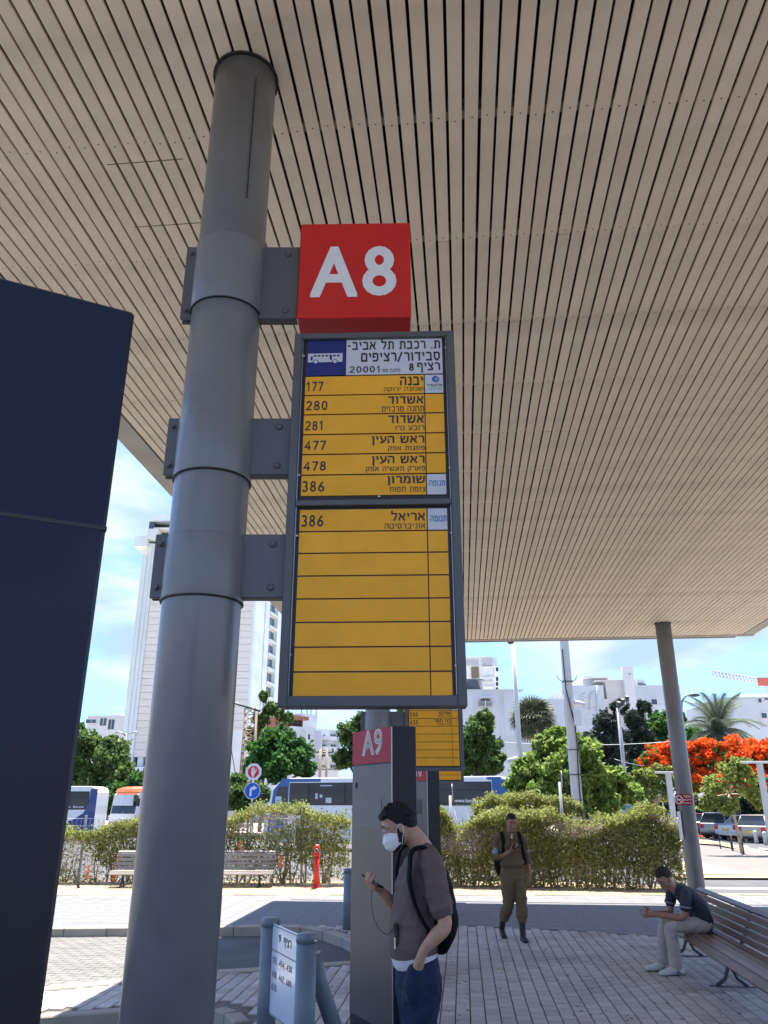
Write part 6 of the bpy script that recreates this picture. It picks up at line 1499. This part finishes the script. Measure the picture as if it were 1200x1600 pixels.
def head_mesh(sc=1.0):
    h = MB(); s = sc
    h.ball((-.010 * s, 0, .032 * s), (.100 * s, .077 * s, .090 * s), 28, 18)
    h.ball((.012 * s, 0, -.010 * s), (.080 * s, .068 * s, .090 * s), 24, 16)
    loft(h, [(.012 * s, 0, -.03 * s), (.034 * s, 0, -.062 * s), (.052 * s, 0, -.094 * s)], [(.062 * s, .062 * s), (.052 * s, .050 * s), (.030 * s, .028 * s)], side=(0, 1, 0))   # jaw
    h.ball((.070 * s, 0, -.096 * s), (.020 * s, .024 * s, .018 * s), 14, 10)          # chin
    loft(h, [(.078 * s, 0, .022 * s), (.096 * s, 0, -.006 * s), (.107 * s, 0, -.028 * s)], [(.009 * s, .010 * s), (.011 * s, .012 * s), (.013 * s, .010 * s)], side=(0, 1, 0), n=12)   # nose
    h.ball((.096 * s, 0, -.034 * s), (.013 * s, .019 * s, .009 * s), 12, 8)
    for sg in (-1, 1):
        loft(h, [(.080 * s, sg * .012 * s, .034 * s), (.080 * s, sg * .034 * s, .038 * s), (.064 * s, sg * .055 * s, .030 * s)], [.010 * s, .010 * s, .009 * s], side=(0, 0, 1), n=10)   # brow
        h.ball((.060 * s, sg * .042 * s, -.022 * s), (.022 * s, .020 * s, .018 * s), 12, 8)   # cheek
        # ear
        e = MB(); e.ball((0, 0, 0), (.020 * s, .007 * s, .031 * s), 14, 10); e.ball((.006 * s, -.002 * sg, -.004 * s), (.010 * s, .008 * s, .016 * s), 10, 8)
        add_xf(h, e, lambda p, sg=sg: (-.004 * s + p[0], sg * .079 * s + p[1], -.008 * s + p[2]))
    h.ball((.088 * s, 0, -.060 * s), (.012 * s, .024 * s, .006 * s), 12, 8); h.ball((.085 * s, 0, -.071 * s), (.012 * s, .020 * s, .007 * s), 12, 8)   # lips
    return h
def hair_mesh(s, thick=1.09, line=None, seed=1, rough=.004):
    g_ = np.random.default_rng(seed); mb = MB(); n, m = 56, 36; vs = []; fs = []
    for i in range(m + 1):
        t = math.pi * i / m
        for k in range(n):
            w = 2 * math.pi * k / n; dx_, dy_, dz = math.sin(t) * math.cos(w), math.sin(t) * math.sin(w), math.cos(t)
            x, y, z = dx_ * .100, dy_ * .077, dz * .090; inside_ = line(x - .010, y, z + .032)
            f = thick + .02 * math.sin(7 * w + 3 * t) * .5 if inside_ > 0 else .86; f = .86 + (f - .86) * min(1, max(0, inside_ * 60))
            j = 1 + (g_.normal() * rough / .09 if inside_ > 0 else 0)
            vs.append(((x * f * j - .010) * s, y * f * j * s, (z * f * j + .032) * s))
    for i in range(m):
        for k in range(n): fs.append((i * n + k, (i + 1) * n + k, (i + 1) * n + (k + 1) % n, i * n + (k + 1) % n))
    mb.add(vs, fs, True); return mb
short = lambda x, y, z: (z - .052 + .0) if x > .03 else ((z + .018 + (.03 - x) * -.2 if x > -.02 else z + .060) if True else 0)
def hairline(x, y, z):
    # positive where hair grows: high on the forehead, down to the ear, low on the nape
    if x > .045: lim = .066
    elif x > .005: lim = .066 - (.045 - x) / .04 * .060
    elif x > -.03: lim = .006 - (.005 - x) / .035 * .02
    else: lim = -.014 - min(1, (-.03 - x) / .05) * .045
    return z - lim
skinA = mat('skin_light', (.50, .29, .20), .5, var=.08, scale=30, bump=.08, bscale=250); skinB = mat('skin_tan', (.30, .155, .095), .5, var=.1, scale=30, bump=.08, bscale=250); skinC = mat('skin_warm', (.36, .185, .12), .5, var=.1, scale=30, bump=.08, bscale=250)
hairM = mat('black_hair', (.012, .010, .010), .6, var=.4, scale=60, bump=.9, bscale=220)
eyeM = mat('eye_white', (.6, .58, .55), .3); irisM = mat('eye_dark', (.02, .015, .012), .2)
def eyes(t, X, s, open_=.5):
    for sg in (-1, 1):
        e = MB(); e.ball((.071 * s, sg * .031 * s, .010 * s), .0125 * s, 14, 10); d_ = MB(); add_xf(d_, e, X); d_.build('eye', eyeM, t)
        e = MB(); e.ball((.080 * s, sg * .031 * s, .006 * s), .0062 * s, 10, 8); d_ = MB(); add_xf(d_, e, X); d_.build('iris', irisM, t)
        e = MB(); loft(e, [(.087 * s, sg * .012 * s, .036 * s), (.088 * s, sg * .030 * s, .043 * s), (.074 * s, sg * .052 * s, .036 * s)], [(.003, .005), (.0035, .006), (.0025, .003)], side=(0, 0, 1), n=8)
        d_ = MB(); add_xf(d_, e, X); d_.build('eyebrow', hairM, t)
        e = MB(); e.ball((.072 * s, sg * .031 * s, .0145 * s), (.0145 * s, .016 * s, .0095 * s), 12, 8); d_ = MB(); add_xf(d_, e, X); d_.build('eyelid', t['_skin'] if False else SK[0], t)
SK = [skinA]
SH, BK = None, None

# ------------------------------------------------------------------ the masked man in front of the A9 pylon (faces left)
Yp = 5.0; xo = W(656, 1400, Yp).x
man = thing('person', 'young man in a face mask, brown t-shirt and blue jeans looking at his phone', 'person', (xo, Yp, 0), R(180 + 10))
HX, HM = head_xf((.125, 0, 1.700), R(25), R(-3)); s = 1.0
body = MB(); add_xf(body, head_mesh(s), HX)
loft(body, [(-.045, 0, 1.50), (-.025, 0, 1.575), (.045, 0, 1.655), (.085, 0, 1.69)], [(.075, .06), (.058, .060), (.056, .060), (.055, .06)], side=(0, 1, 0))
loft(body, [(.02, 0, .95), (.02, 0, 1.2), (-.01, 0, 1.38), (-.03, 0, 1.50)], [(.11, .07), (.12, .08), (.14, .08), (.11, .05)])
# left arm (towards the camera) with the hand in the pocket
LA = [(-.030, .170, 1.50), (-.050, .222, 1.37), (-.085, .248, 1.215), (-.035, .248, 1.155), (.030, .225, 1.085), (.052, .198, 1.02)]
loft(body, LA, [.050, .045, .040, .041, .028, .028], side=(1, 0, 0), n=16)
loft(body, [(.050, .203, 1.03), (.060, .160, .965), (.06, .11, .88)], [.029, .030, .028], side=(1, 0, 0))
# right arm with the phone
RA = [(-.03, -.170, 1.49), (.0, -.215, 1.35), (.060, -.20, 1.215), (.115, -.175, 1.255), (.185, -.135, 1.325), (.215, -.12, 1.352)]
loft(body, RA, [.048, .044, .039, .039, .028, .025], side=(1, 0, 0), n=16)
Hd, Hn = Vector((.62, .62, .25)).normalized(), Vector((-.50, .05, .86)); Hn = (Hn - Hd * Hn.dot(Hd)).normalized(); Hs = Hd.cross(Hn).normalized()
if Hs.x < 0: Hs = -Hs
Hw = Vector((.218, -.118, 1.352))
hand(body, Hw, Hd, Hn, Hs, (26, 42, 34), .98, 3, 40, per=((24, 40, 30), (28, 44, 34), (32, 46, 36), (38, 50, 36)))
loft(body, [(0, .09, .9), (.02, .10, .55), (.0, .11, .09)], [.05, .045, .04]); loft(body, [(0, -.09, .9), (.0, -.10, .55), (-.05, -.11, .09)], [.05, .045, .04])
fuse(body, 'body', skinA, man, .0065, 3)
SK[0] = skinA; eyes(man, HX, s)
hm = hair_mesh(s, 1.13, hairline, 3, .005); d_ = MB(); add_xf(d_, hm, HX); d_.build('hair', hairM, man)
# a tuft that lifts above the forehead, sideburn and beard
tf = MB()
for k in range(9): loft(tf, [(.055 + .004 * (k % 3), -.05 + k * .0125, .088), (.074, -.05 + k * .0125, .094), (.086 - .003 * abs(k - 4), -.05 + k * .0125, .080)], [.014, .012, .005], n=8, sub=2)
d_ = MB(); add_xf(d_, tf, HX); d_.build('fringe', hairM, man)
bd = MB()
for sg in (-1, 1): loft(bd, [(.006, sg * .0755, .004), (.012, sg * .0730, -.035), (.028, sg * .0625, -.070), (.055, sg * .040, -.097), (.078, sg * .012, -.108)], [(.012, .004), (.018, .006), (.022, .008), (.020, .009), (.016, .009)], side=(1, 0, .2), n=10)
d_ = MB(); add_xf(d_, bd, HX); d_.build('beard', mat('beard', (.022, .016, .014), .7, bump=.8, bscale=260), man)
# mask
mk = MB(); nu, nv = 22, 14; vs = []
for i in range(nv + 1):
    v = i / nv * 2 - 1
    for k in range(nu + 1):
        u = k / nu * 2 - 1; a = u * R(78); wv = 1 - .10 * v * v
        bul = (.112 if v > 0 else .112) - .030 * max(0, v) ** 2 - .018 * max(0, -v) ** 2; z = -.052 + v * (.052 if abs(u) < .5 else .052 - .022 * (abs(u) - .5) * 2)
        x = .012 + bul * math.cos(a) * (1.0 if abs(u) < .7 else 1) + .0015 * math.sin(v * 9); y = .074 * math.sin(a) * (1 - .10 * max(0, -v)) * 1.02
        vs.append((x * s, y * s, z * s))
fs = [(i * (nu + 1) + k, i * (nu + 1) + k + 1, (i + 1) * (nu + 1) + k + 1, (i + 1) * (nu + 1) + k) for i in range(nv) for k in range(nu)]
mk.add(vs, fs, True); d_ = MB(); add_xf(d_, mk, HX); mo = d_.build('face_mask', mat('mask_cloth', (.84, .86, .88), .7, var=.04, bump=.1, bscale=300), man); sm_ = mo.modifiers.new('solid', 'SOLIDIFY'); sm_.thickness = .003
lp_ = MB()
for sg in (-1, 1):
    for pts in ([(.037, .075, -.012), (.018, .082, .006), (-.004, .086, .018), (-.018, .085, .008)], [(.030, .072, -.092), (.010, .080, -.055), (-.008, .085, -.030), (-.018, .085, .0)]):
        P_ = [Vector(HX((p[0] * s, sg * p[1] * s, p[2] * s))) for p in pts]; lp_.tube(P_, .0022, 6)
lp_.build('ear_loops', mat('elastic', (.75, .75, .76), .6), man)['kind'] = 'stuff'
gl = MB()
for sg in (-1, 1):
    rg = [Vector(HX(((.099 - abs(math.cos(a)) * .0 - (.012 if math.cos(a) * 1 > 0 else 0) * abs(math.cos(a))) * s, (sg * (.031 + .022 * math.cos(a))) * s, (.006 + .017 * math.sin(a)) * s))) for a in [2 * math.pi * k / 16 for k in range(17)]]
    gl.tube(rg, .0014, 5, False); gl.tube([Vector(HX((.086 * s, sg * .054 * s, .010 * s))), Vector(HX((.04 * s, sg * .079 * s, .014 * s))), Vector(HX((-.005 * s, sg * .084 * s, .012 * s)))], .0014, 5)
gl.tube([Vector(HX((.099 * s, -.009 * s, .010 * s))), Vector(HX((.103 * s, 0, .013 * s))), Vector(HX((.099 * s, .009 * s, .010 * s)))], .0014, 5); gl.build('glasses', mat('wire_frame', (.45, .45, .46), .3, metal=.9), man)
# t-shirt
sh = MB(); brownT = mat('brown_cotton', (.135, .098, .088), .85, var=.06, scale=8, bump=.12, bscale=400)
loft(sh, [(.045, 0, 1.085), (.048, 0, 1.16), (.034, 0, 1.26), (.014, 0, 1.38), (-.010, 0, 1.475), (-.028, 0, 1.545)], [(.200, .146), (.188, .134), (.184, .128), (.192, .125), (.185, .108), (.105, .078)], n=30, cap=True)
loft(sh, [(-.020, .10, 1.545), (-.030, .180, 1.515), (-.052, .224, 1.37), (-.070, .238, 1.285)], [(.06, .06), (.072, .070), (.070, .066), (.072, .066)], side=(1, 0, 0), n=22)
loft(sh, [(-.020, -.10, 1.545), (-.03, -.180, 1.505), (.0, -.215, 1.36), (.035, -.213, 1.275)], [(.06, .06), (.070, .068), (.068, .064), (.070, .064)], side=(1, 0, 0), n=22)
fo = folds(.014, [(1, .3, .9), (.2, 1, -.7), (.9, 0, -.5)], 30, 4)
fuse(sh, 't_shirt', brownT, man, .009, 5, fade(fo, 1.07, 1.18))
cl_ = MB(); rgp = [(-.024 + .070 * math.cos(a) * .95, .080 * math.sin(a), 1.566 - .012 * math.cos(a) - .01) for a in [2 * math.pi * k / 24 for k in range(25)]]
cl_.tube(rgp, .008, 8, False); cl_.build('collar', brownT, man)
cl2 = MB(); cl2.tube([(p[0], p[1] * .94, p[2] + .010) for p in rgp], .005, 6, False); cl2.build('undershirt_collar', mat('white_cotton', (.66, .68, .72), .85, bump=.1, bscale=300), man)
us = MB(); us_m = bpy.data.materials['white_cotton']
loft(us, [(.040, 0, 1.035), (.044, 0, 1.09)], [(.186, .134), (.186, .130)], n=30); fuse(us, 'undershirt', us_m, man, .009, 4)
# jeans
jn = MB(); denim = mat('dark_denim', (.006, .015, .055), .85, var=.35, scale=6, bump=.25, bscale=500, dirt=((.014, .03, .09), 5, .5, .75, .5))
loft(jn, [(.015, 0, .83), (.02, 0, .95), (.035, 0, 1.06)], [(.180, .126), (.178, .126), (.172, .112)], n=28)
loft(jn, [(.012, .088, .91), (.03, .100, .76), (.035, .105, .55), (.02, .11, .30), (.0, .115, .08)], [(.098, .115), (.090, .104), (.072, .080), (.066, .072), (.070, .080)], side=(0, 1, 0), n=22)
loft(jn, [(.012, -.088, .91), (.01, -.100, .76), (.0, -.105, .55), (-.03, -.11, .30), (-.05, -.115, .08)], [(.098, .115), (.090, .104), (.072, .080), (.066, .072), (.070, .080)], side=(0, 1, 0), n=22)
loft(jn, [(.05, .115, .80), (.068, .150, .89), (.060, .160, .965)], [(.05, .06), (.060, .062), (.056, .052)], side=(1, 0, 0))
fuse(jn, 'jeans', denim, man, .010, 4, folds(.011, [(1, 0, 1), (.2, 1, .8), (1, .3, -.6)], 36, 9) if False else fade(folds(.012, [(1, 0, 1), (.2, 1, .8), (1, .3, -.6)], 36, 9), .98, .90))
for sg, dx in ((1, 0), (-1, -.05)):
    mb = MB(); loft(mb, [(dx - .06, sg * .115, .045), (dx + .05, sg * .118, .05), (dx + .16, sg * .12, .035)], [(.042, .045), (.048, .045), (.040, .03)], side=(0, 1, 0)); mb.build('shoe', M['tyre'], man)
# backpack
def wloc(o, p): return o.matrix_basis @ Vector(p)
bkm = mat('black_nylon', (.007, .007, .008), .85, spec=.15, var=.25, scale=4, bump=.25, bscale=60)
bp1 = thing('backpack', 'black backpack on the back of the masked man', 'backpack', (xo - .055, Yp, 0), R(190))
mb = MB(); loft(mb, [(-.165, .03, 1.075), (-.185, .03, 1.16), (-.180, .03, 1.31), (-.155, .03, 1.44), (-.115, .03, 1.51)], [(.13, .05), (.155, .068), (.160, .070), (.15, .060), (.11, .04)], side=(0, 1, 0), n=26); fuse(mb, 'bag', bkm, bp1, .010, 4, folds(.007, [(0, 1, .4), (.3, 0, 1)], 13, 5))
mb = MB(); loft(mb, [(-.218, .03, 1.13), (-.232, .03, 1.21), (-.215, .03, 1.30)], [(.10, .03), (.115, .036), (.10, .03)], side=(0, 1, 0)); fuse(mb, 'front_pocket', bkm, bp1, .010, 3)
for sg in (1, -1):
    mb = MB(); sy = sg * .150; pts = [(-.135, sy * .8, 1.53), (-.055, sy, 1.592), (.02, sy + sg * .010, 1.575), (.040, sy + sg * .034, 1.50), (.045, sy + sg * .048, 1.41), (.015, sy + sg * .055, 1.30), (-.04, sy + sg * .052, 1.20), (-.11, sy + sg * .03, 1.13)]
    loft(mb, pts, [(.036, .012)] * 5 + [(.030, .010)] * 2 + [(.014, .006)], side=(0, 1, .0), n=12, sub=5); mb.build('shoulder_strap', bkm, bp1)
# phone, cable, power bank
ph = thing('phone', 'dark smartphone held in the raised hand of the masked man', 'phone', (xo, Yp, 0), R(190))
Rm = Matrix((Hs, Hd, Hn)).transposed(); pc_ = Hw + Hd * .088 + Hn * .026 + Hs * .006
pm_ = MB(); pm_.box(pc_, (.140, .068, .009), Rm, .003); pm_.build('phone_case', M['black'], ph)
pm_ = MB(); pm_.box(pc_ + Hn * .0052, (.128, .060, .0012), Rm); pm_.build('screen', mat('phone_screen', (.04, .05, .06), .1, coat=.6), ph)
cb_ = thing('power_bank', 'black power bank hanging on the hip of the masked man on a thin red cable', 'power bank', (xo, Yp, 0), R(190))
MB().box((.163, .10, 1.145), (.022, .055, .11), (0, R(8), 0), .004).build('battery', M['black'], cb_); MB().box((.172, .125, 1.105), (.010, .012, .06), None, .003).build('metal_clip', M['steel'], cb_)
MB().tube([(.27, -.08, 1.36), (.285, -.02, 1.30), (.278, .03, 1.22), (.252, .07, 1.165), (.21, .10, 1.145), (.170, .11, 1.175)], .0022, 6).build('cable', mat('cable_red', (.10, .03, .03), .5), cb_)

# ------------------------------------------------------------------ the walking soldier (faces the camera)
f0 = G(806, 1471); Ys = f0.y; sol = thing('person', 'man in olive brown army uniform and black boots walking with a phone', 'person', (f0.x, Ys, 0), R(-90 + 4))
olive = mat('olive_uniform', (.135, .092, .045), .85, var=.1, scale=7, bump=.15, bscale=250); boot = mat('boot_leather', (.014, .015, .019), .45, bump=.2, bscale=90)
hs_ = 0.955; HX2, _ = head_xf((.045, .02, 1.545), R(22), R(3)); body = MB(); add_xf(body, head_mesh(hs_), HX2)
loft(body, [(-.02, 0, 1.34), (-.005, .008, 1.42), (.02, .015, 1.50)], [(.06, .055), (.053, .053), (.05, .05)])
loft(body, [(0, 0, .9), (0, 0, 1.1), (-.01, 0, 1.3)], [(.12, .08), (.13, .08), (.13, .08)])
loft(body, [(-.02, -.17, 1.345), (-.01, -.215, 1.20), (.02, -.225, 1.075), (.11, -.13, 1.115), (.185, -.035, 1.175)], [.045, .04, .036, .032, .024], side=(1, 0, 0))
hand(body, (.18, -.045, 1.17), (.45, .75, .35), (-.55, .1, .75), (.2, -.5, .8), (35, 45, 30), .95, 3, 25)
loft(body, [(-.02, .17, 1.345), (-.03, .215, 1.20), (-.03, .235, 1.06), (.01, .245, .93), (.04, .245, .83)], [.045, .04, .036, .030, .023], side=(1, 0, 0))
hand(body, (.038, .245, .835), (.12, .02, -1), (-.1, -1, 0), (1, 0, 0), (12, 20, 15), .95)
loft(body, [(0, .09, .9), (0, .09, .5), (0, .09, .1)], [.05, .04, .03]); fuse(body, 'body', skinB, sol, .0075, 2); SK[0] = skinB; eyes(sol, HX2, hs_)
hm = hair_mesh(hs_, 1.06, hairline, 5, .002); d_ = MB(); add_xf(d_, hm, HX2); d_.build('hair', hairM, sol)
jk = MB(); loft(jk, [(.0, 0, .945), (.005, 0, .985), (.015, 0, 1.06), (.005, 0, 1.20), (-.008, 0, 1.31), (-.02, 0, 1.375)], [(.155, .100), (.178, .122), (.180, .122), (.190, .118), (.178, .10), (.08, .065)], n=28)
loft(jk, [(-.015, -.10, 1.365), (-.02, -.175, 1.335), (-.01, -.217, 1.205), (.015, -.228, 1.085), (.07, -.18, 1.09)], [(.05, .05), (.064, .06), (.060, .056), (.058, .054), (.050, .046)], side=(1, 0, 0)); loft(jk, [(-.015, .10, 1.365), (-.02, .175, 1.335), (-.03, .217, 1.205), (-.03, .235, 1.075), (-.015, .240, 1.01)], [(.05, .05), (.064, .06), (.060, .056), (.056, .052), (.052, .048)], side=(1, 0, 0))
fuse(jk, 'uniform_shirt', olive, sol, .010, 4, folds(.010, [(1, .3, .9), (.2, 1, -.7)], 40, 14))
mb = MB(); mb.box((.118, 0, 1.15), (.008, .03, .36), (0, R(-2), 0)); 
for sg in (-1, 1):
    mb.box((.118, sg * .085, 1.20), (.012, .085, .10), (0, 0, 0), .004)
mb.build('placket_and_pockets', olive, sol)
mb = MB(); mb.add([(.075, -.035, 1.385), (.105, 0, 1.295), (.075, .035, 1.385)], [(0, 1, 2)]); mb.build('undershirt', us_m, sol)
for sg in (-1, 1):
    mb = MB(); loft(mb, [(.045, sg * .055, 1.405), (.09, sg * .035, 1.365), (.10, sg * .052, 1.325)], [(.025, .006), (.028, .006), (.012, .004)], side=(0, 1, .5), n=8); mb.build('collar', olive, sol)
gm = mat('grey_band', (.26, .27, .28), .7)
mb = MB(); loft(mb, [(.010, -.226, 1.165), (.014, -.228, 1.145)], [(.056, .052), (.056, .052)], side=(1, 0, 0)); mb.build('arm_band', gm, sol); mb = MB(); loft(mb, [(-.03, .228, 1.165), (-.03, .230, 1.145)], [(.053, .049), (.053, .049)], side=(1, 0, 0)); mb.build('arm_band', gm, sol)
tr = MB(); loft(tr, [(.0, 0, .80), (.0, 0, .88), (.0, 0, .965)], [(.17, .118), (.168, .118), (.152, .104)], n=26)
# his left leg steps forward (image right), the right one trails
loft(tr, [(.0, .085, .84), (.055, .090, .64), (.10, .088, .45), (.095, .085, .33), (.105, .082, .285)], [(.100, .112), (.092, .104), (.080, .090), (.086, .096), (.066, .074)], n=20)
loft(tr, [(.0, -.085, .84), (.02, -.085, .64), (.03, -.085, .47), (-.09, -.115, .33), (-.14, -.125, .285)], [(.100, .112), (.092, .104), (.078, .088), (.080, .090), (.064, .072)], n=20)
fuse(tr, 'trousers', olive, sol, .010, 4, folds(.013, [(1, 0, 1), (.3, .6, .9), (0, .3, 1)], 36, 3))
mb = MB(); loft(mb, [(0, 0, .945), (0, 0, .975)], [(.160, .112), (.160, .112)], n=26, cap=False); mb.build('belt', mat('belt', (.05, .045, .03), .7), sol)
mb = MB(); mb.box((.112, 0, .96), (.014, .05, .035), None, .004); mb.build('buckle', M['iron'], sol)
bm_ = MB(); loft(bm_, [(.105, .083, .32), (.10, .083, .2), (.105, .083, .085)], [(.046, .052), (.043, .048), (.042, .052)]); loft(bm_, [(.07, .083, .045), (.16, .085, .05), (.24, .088, .035)], [(.040, .045), (.045, .042), (.040, .028)]); fuse(bm_, 'boot', boot, sol, .008, 3)
bm_ = MB(); loft(bm_, [(-.13, -.126, .31), (-.19, -.132, .22), (-.25, -.135, .14)], [(.046, .050), (.043, .047), (.043, .050)]); loft(bm_, [(-.29, -.135, .13), (-.215, -.130, .06), (-.15, -.125, .035)], [(.038, .042), (.045, .042), (.042, .028)]); fuse(bm_, 'boot', boot, sol, .008, 3)
bp2 = thing('backpack', 'black backpack worn by the walking soldier', 'backpack', sol.location, R(-86))
mb = MB(); loft(mb, [(-.17, -.03, .86), (-.19, -.03, 1.0), (-.18, -.02, 1.2), (-.14, -.01, 1.33)], [(.17, .07), (.19, .09), (.18, .085), (.13, .05)], n=24); fuse(mb, 'bag', bkm, bp2, .012, 4)
for sg in (-1, 1):
    mb = MB(); loft(mb, [(-.12, sg * .10, 1.375), (-.02, sg * .125, 1.415), (.075, sg * .128, 1.34), (.118, sg * .135, 1.22), (.105, sg * .155, 1.10), (.0, sg * .195, 1.0), (-.10, sg * .17, .95)], [(.026, .008)] * 4 + [(.02, .007)] * 3, side=(0, 1, 0), n=10); mb.build('shoulder_strap', bkm, bp2)
ph = thing('phone', 'small dark phone in the right hand of the soldier', 'phone', sol.location, R(-86)); MB().box((.215, .03, 1.235), (.012, .075, .14), (R(-55), R(-40), 0), .003).build('phone_case', M['black'], ph)

# ------------------------------------------------------------------ the seated man (faces left, leaning on his knees)
sx_, sy_ = 3.64, 10.05; sit = thing('person', 'man in a dark polo shirt and beige trousers sitting hunched on the brown bench', 'person', (sx_, sy_, 0), R(180 + 4))
hs3 = 1.0; HX3, _ = head_xf((.335, .0, .985), R(42), R(22)); body = MB(); add_xf(body, head_mesh(hs3), HX3)
loft(body, [(.19, 0, .845), (.245, 0, .885), (.30, 0, .945)], [(.06, .058), (.055, .055), (.052, .052)])
loft(body, [(0, 0, .5), (.03, 0, .65), (.13, 0, .80)], [(.12, .07), (.12, .07), (.11, .05)])
for sg, hx_ in ((1, .0), (-1, .03)):
    loft(body, [(.180, sg * .185, .83), (.215, sg * .205, .71), (.25, sg * .185, .60), (.42, sg * .10, .605), (.545, sg * .045, .615)], [.048, .042, .038, .034, .025], side=(1, 0, 0))
hand(body, (.540, .050, .612), (.88, -.30, .05), (-.2, -1, -.2), (.1, -.2, 1), (28, 32, 20), 1.0, 5, 20, per=((18, 26, 16), (28, 34, 20), (34, 40, 24), (42, 44, 28)))
hand(body, (.545, -.035, .622), (.90, .35, -.02), (-.2, 1, -.2), (.1, .3, 1), (35, 40, 26), 1.0, 3, 20)
loft(body, [(.38, .09, .50), (.40, .10, .3), (.39, .1, .1)], [.045, .04, .035]); loft(body, [(.36, -.09, .50), (.40, -.10, .3), (.42, -.1, .1)], [.045, .04, .035])
fuse(body, 'body', skinC, sit, .0075, 2); SK[0] = skinC; eyes(sit, HX3, hs3)
hm = hair_mesh(hs3, 1.07, hairline, 8, .002); d_ = MB(); add_xf(d_, hm, HX3); d_.build('hair', mat('dark_hair', (.022, .018, .017), .7, var=.5, scale=50, bump=.8, bscale=200), sit)
polo = mat('navy_polo', (.028, .034, .052), .8, var=.12, scale=8, bump=.1, bscale=300); pb_ = MB()
loft(pb_, [(-.035, 0, .46), (-.045, 0, .56), (.0, 0, .68), (.085, 0, .785), (.165, 0, .845), (.205, 0, .865)], [(.175, .115), (.178, .118), (.185, .120), (.190, .110), (.165, .09), (.085, .065)], n=28)
for sg in (-1, 1): loft(pb_, [(.15, sg * .10, .85), (.180, sg * .175, .835), (.205, sg * .205, .755), (.215, sg * .208, .705)], [(.055, .055), (.064, .062), (.064, .060), (.064, .060)], side=(1, 0, 0))
fuse(pb_, 'polo_shirt', polo, sit, .010, 5, folds(.010, [(1, .3, .9), (.7, .1, -.7)], 38, 21))
for sg in (-1, 1): mb = MB(); loft(mb, [(.214, sg * .209, .712), (.2165, sg * .209, .697)], [(.0655, .0615), (.0655, .0615)], side=(1, 0, 0), cap=False); mb.build('sleeve_trim', gm, sit)
mb = MB(); mb.tube([(.205 + .052 * math.cos(a), .064 * math.sin(a), .885 - .03 * math.cos(a)) for a in [2 * math.pi * k / 20 for k in range(21)]], .012, 8, False); mb.build('collar', polo, sit)
tr = MB(); bei = mat('beige_trousers', (.43, .375, .34), .85, var=.06, scale=6, bump=.12, bscale=200)
loft(tr, [(-.05, 0, .505), (.03, 0, .50)], [(.178, .10), (.178, .095)], side=(0, 1, 0), n=26)
loft(tr, [(-.04, .095, .50), (.15, .105, .505), (.34, .115, .500), (.385, .115, .455), (.37, .112, .30), (.365, .112, .12)], [(.092, .095), (.088, .088), (.078, .074), (.074, .070), (.072, .072), (.075, .080)], n=22)
loft(tr, [(-.04, -.095, .50), (.14, -.10, .505), (.31, -.10, .50), (.37, -.10, .455), (.40, -.10, .30), (.42, -.10, .13)], [(.092, .095), (.088, .088), (.078, .074), (.072, .068), (.066, .066), (.070, .075)], n=22)
fuse(tr, 'trousers', bei, sit, .010, 4, folds(.011, [(1, 0, 1), (.3, .6, .9), (0, .3, 1), (1, .4, .2)], 38, 33))
shw = mat('trainer_white', (.52, .53, .52), .5, var=.1, scale=12); 
for (x0, y0, a) in ((.36, .115, 8), (.42, -.10, -6)):
    mb = MB(); c_, s_ = math.cos(R(a)), math.sin(R(a)); P_ = lambda u, z: (x0 + u * c_, y0 + u * s_, z)
    loft(mb, [P_(-.06, .055), P_(.03, .06), P_(.13, .045), P_(.20, .035)], [(.038, .050), (.044, .050), (.045, .036), (.034, .026)]); so = fuse(mb, 'shoe', shw, sit, .007, 3)
    mb = MB(); loft(mb, [P_(-.09, .012), P_(.05, .012), P_(.21, .014)], [(.036, .012), (.046, .012), (.036, .010)]); mb.build('sole', M['black'], so)
    mb = MB()
    for u in (-.02, .01): mb.tube([tuple(Vector(P_(u, .03)) + Vector((-s_, c_, 0)) * .046), tuple(Vector(P_(u + .04, .08)) + Vector((-s_, c_, 0)) * .034)], .006, 5)
    for u in (-.02, .01): mb.tube([tuple(Vector(P_(u, .03)) - Vector((-s_, c_, 0)) * .046), tuple(Vector(P_(u + .04, .08)) - Vector((-s_, c_, 0)) * .034)], .006, 5)
    mb.build('stripes', M['black'], so)
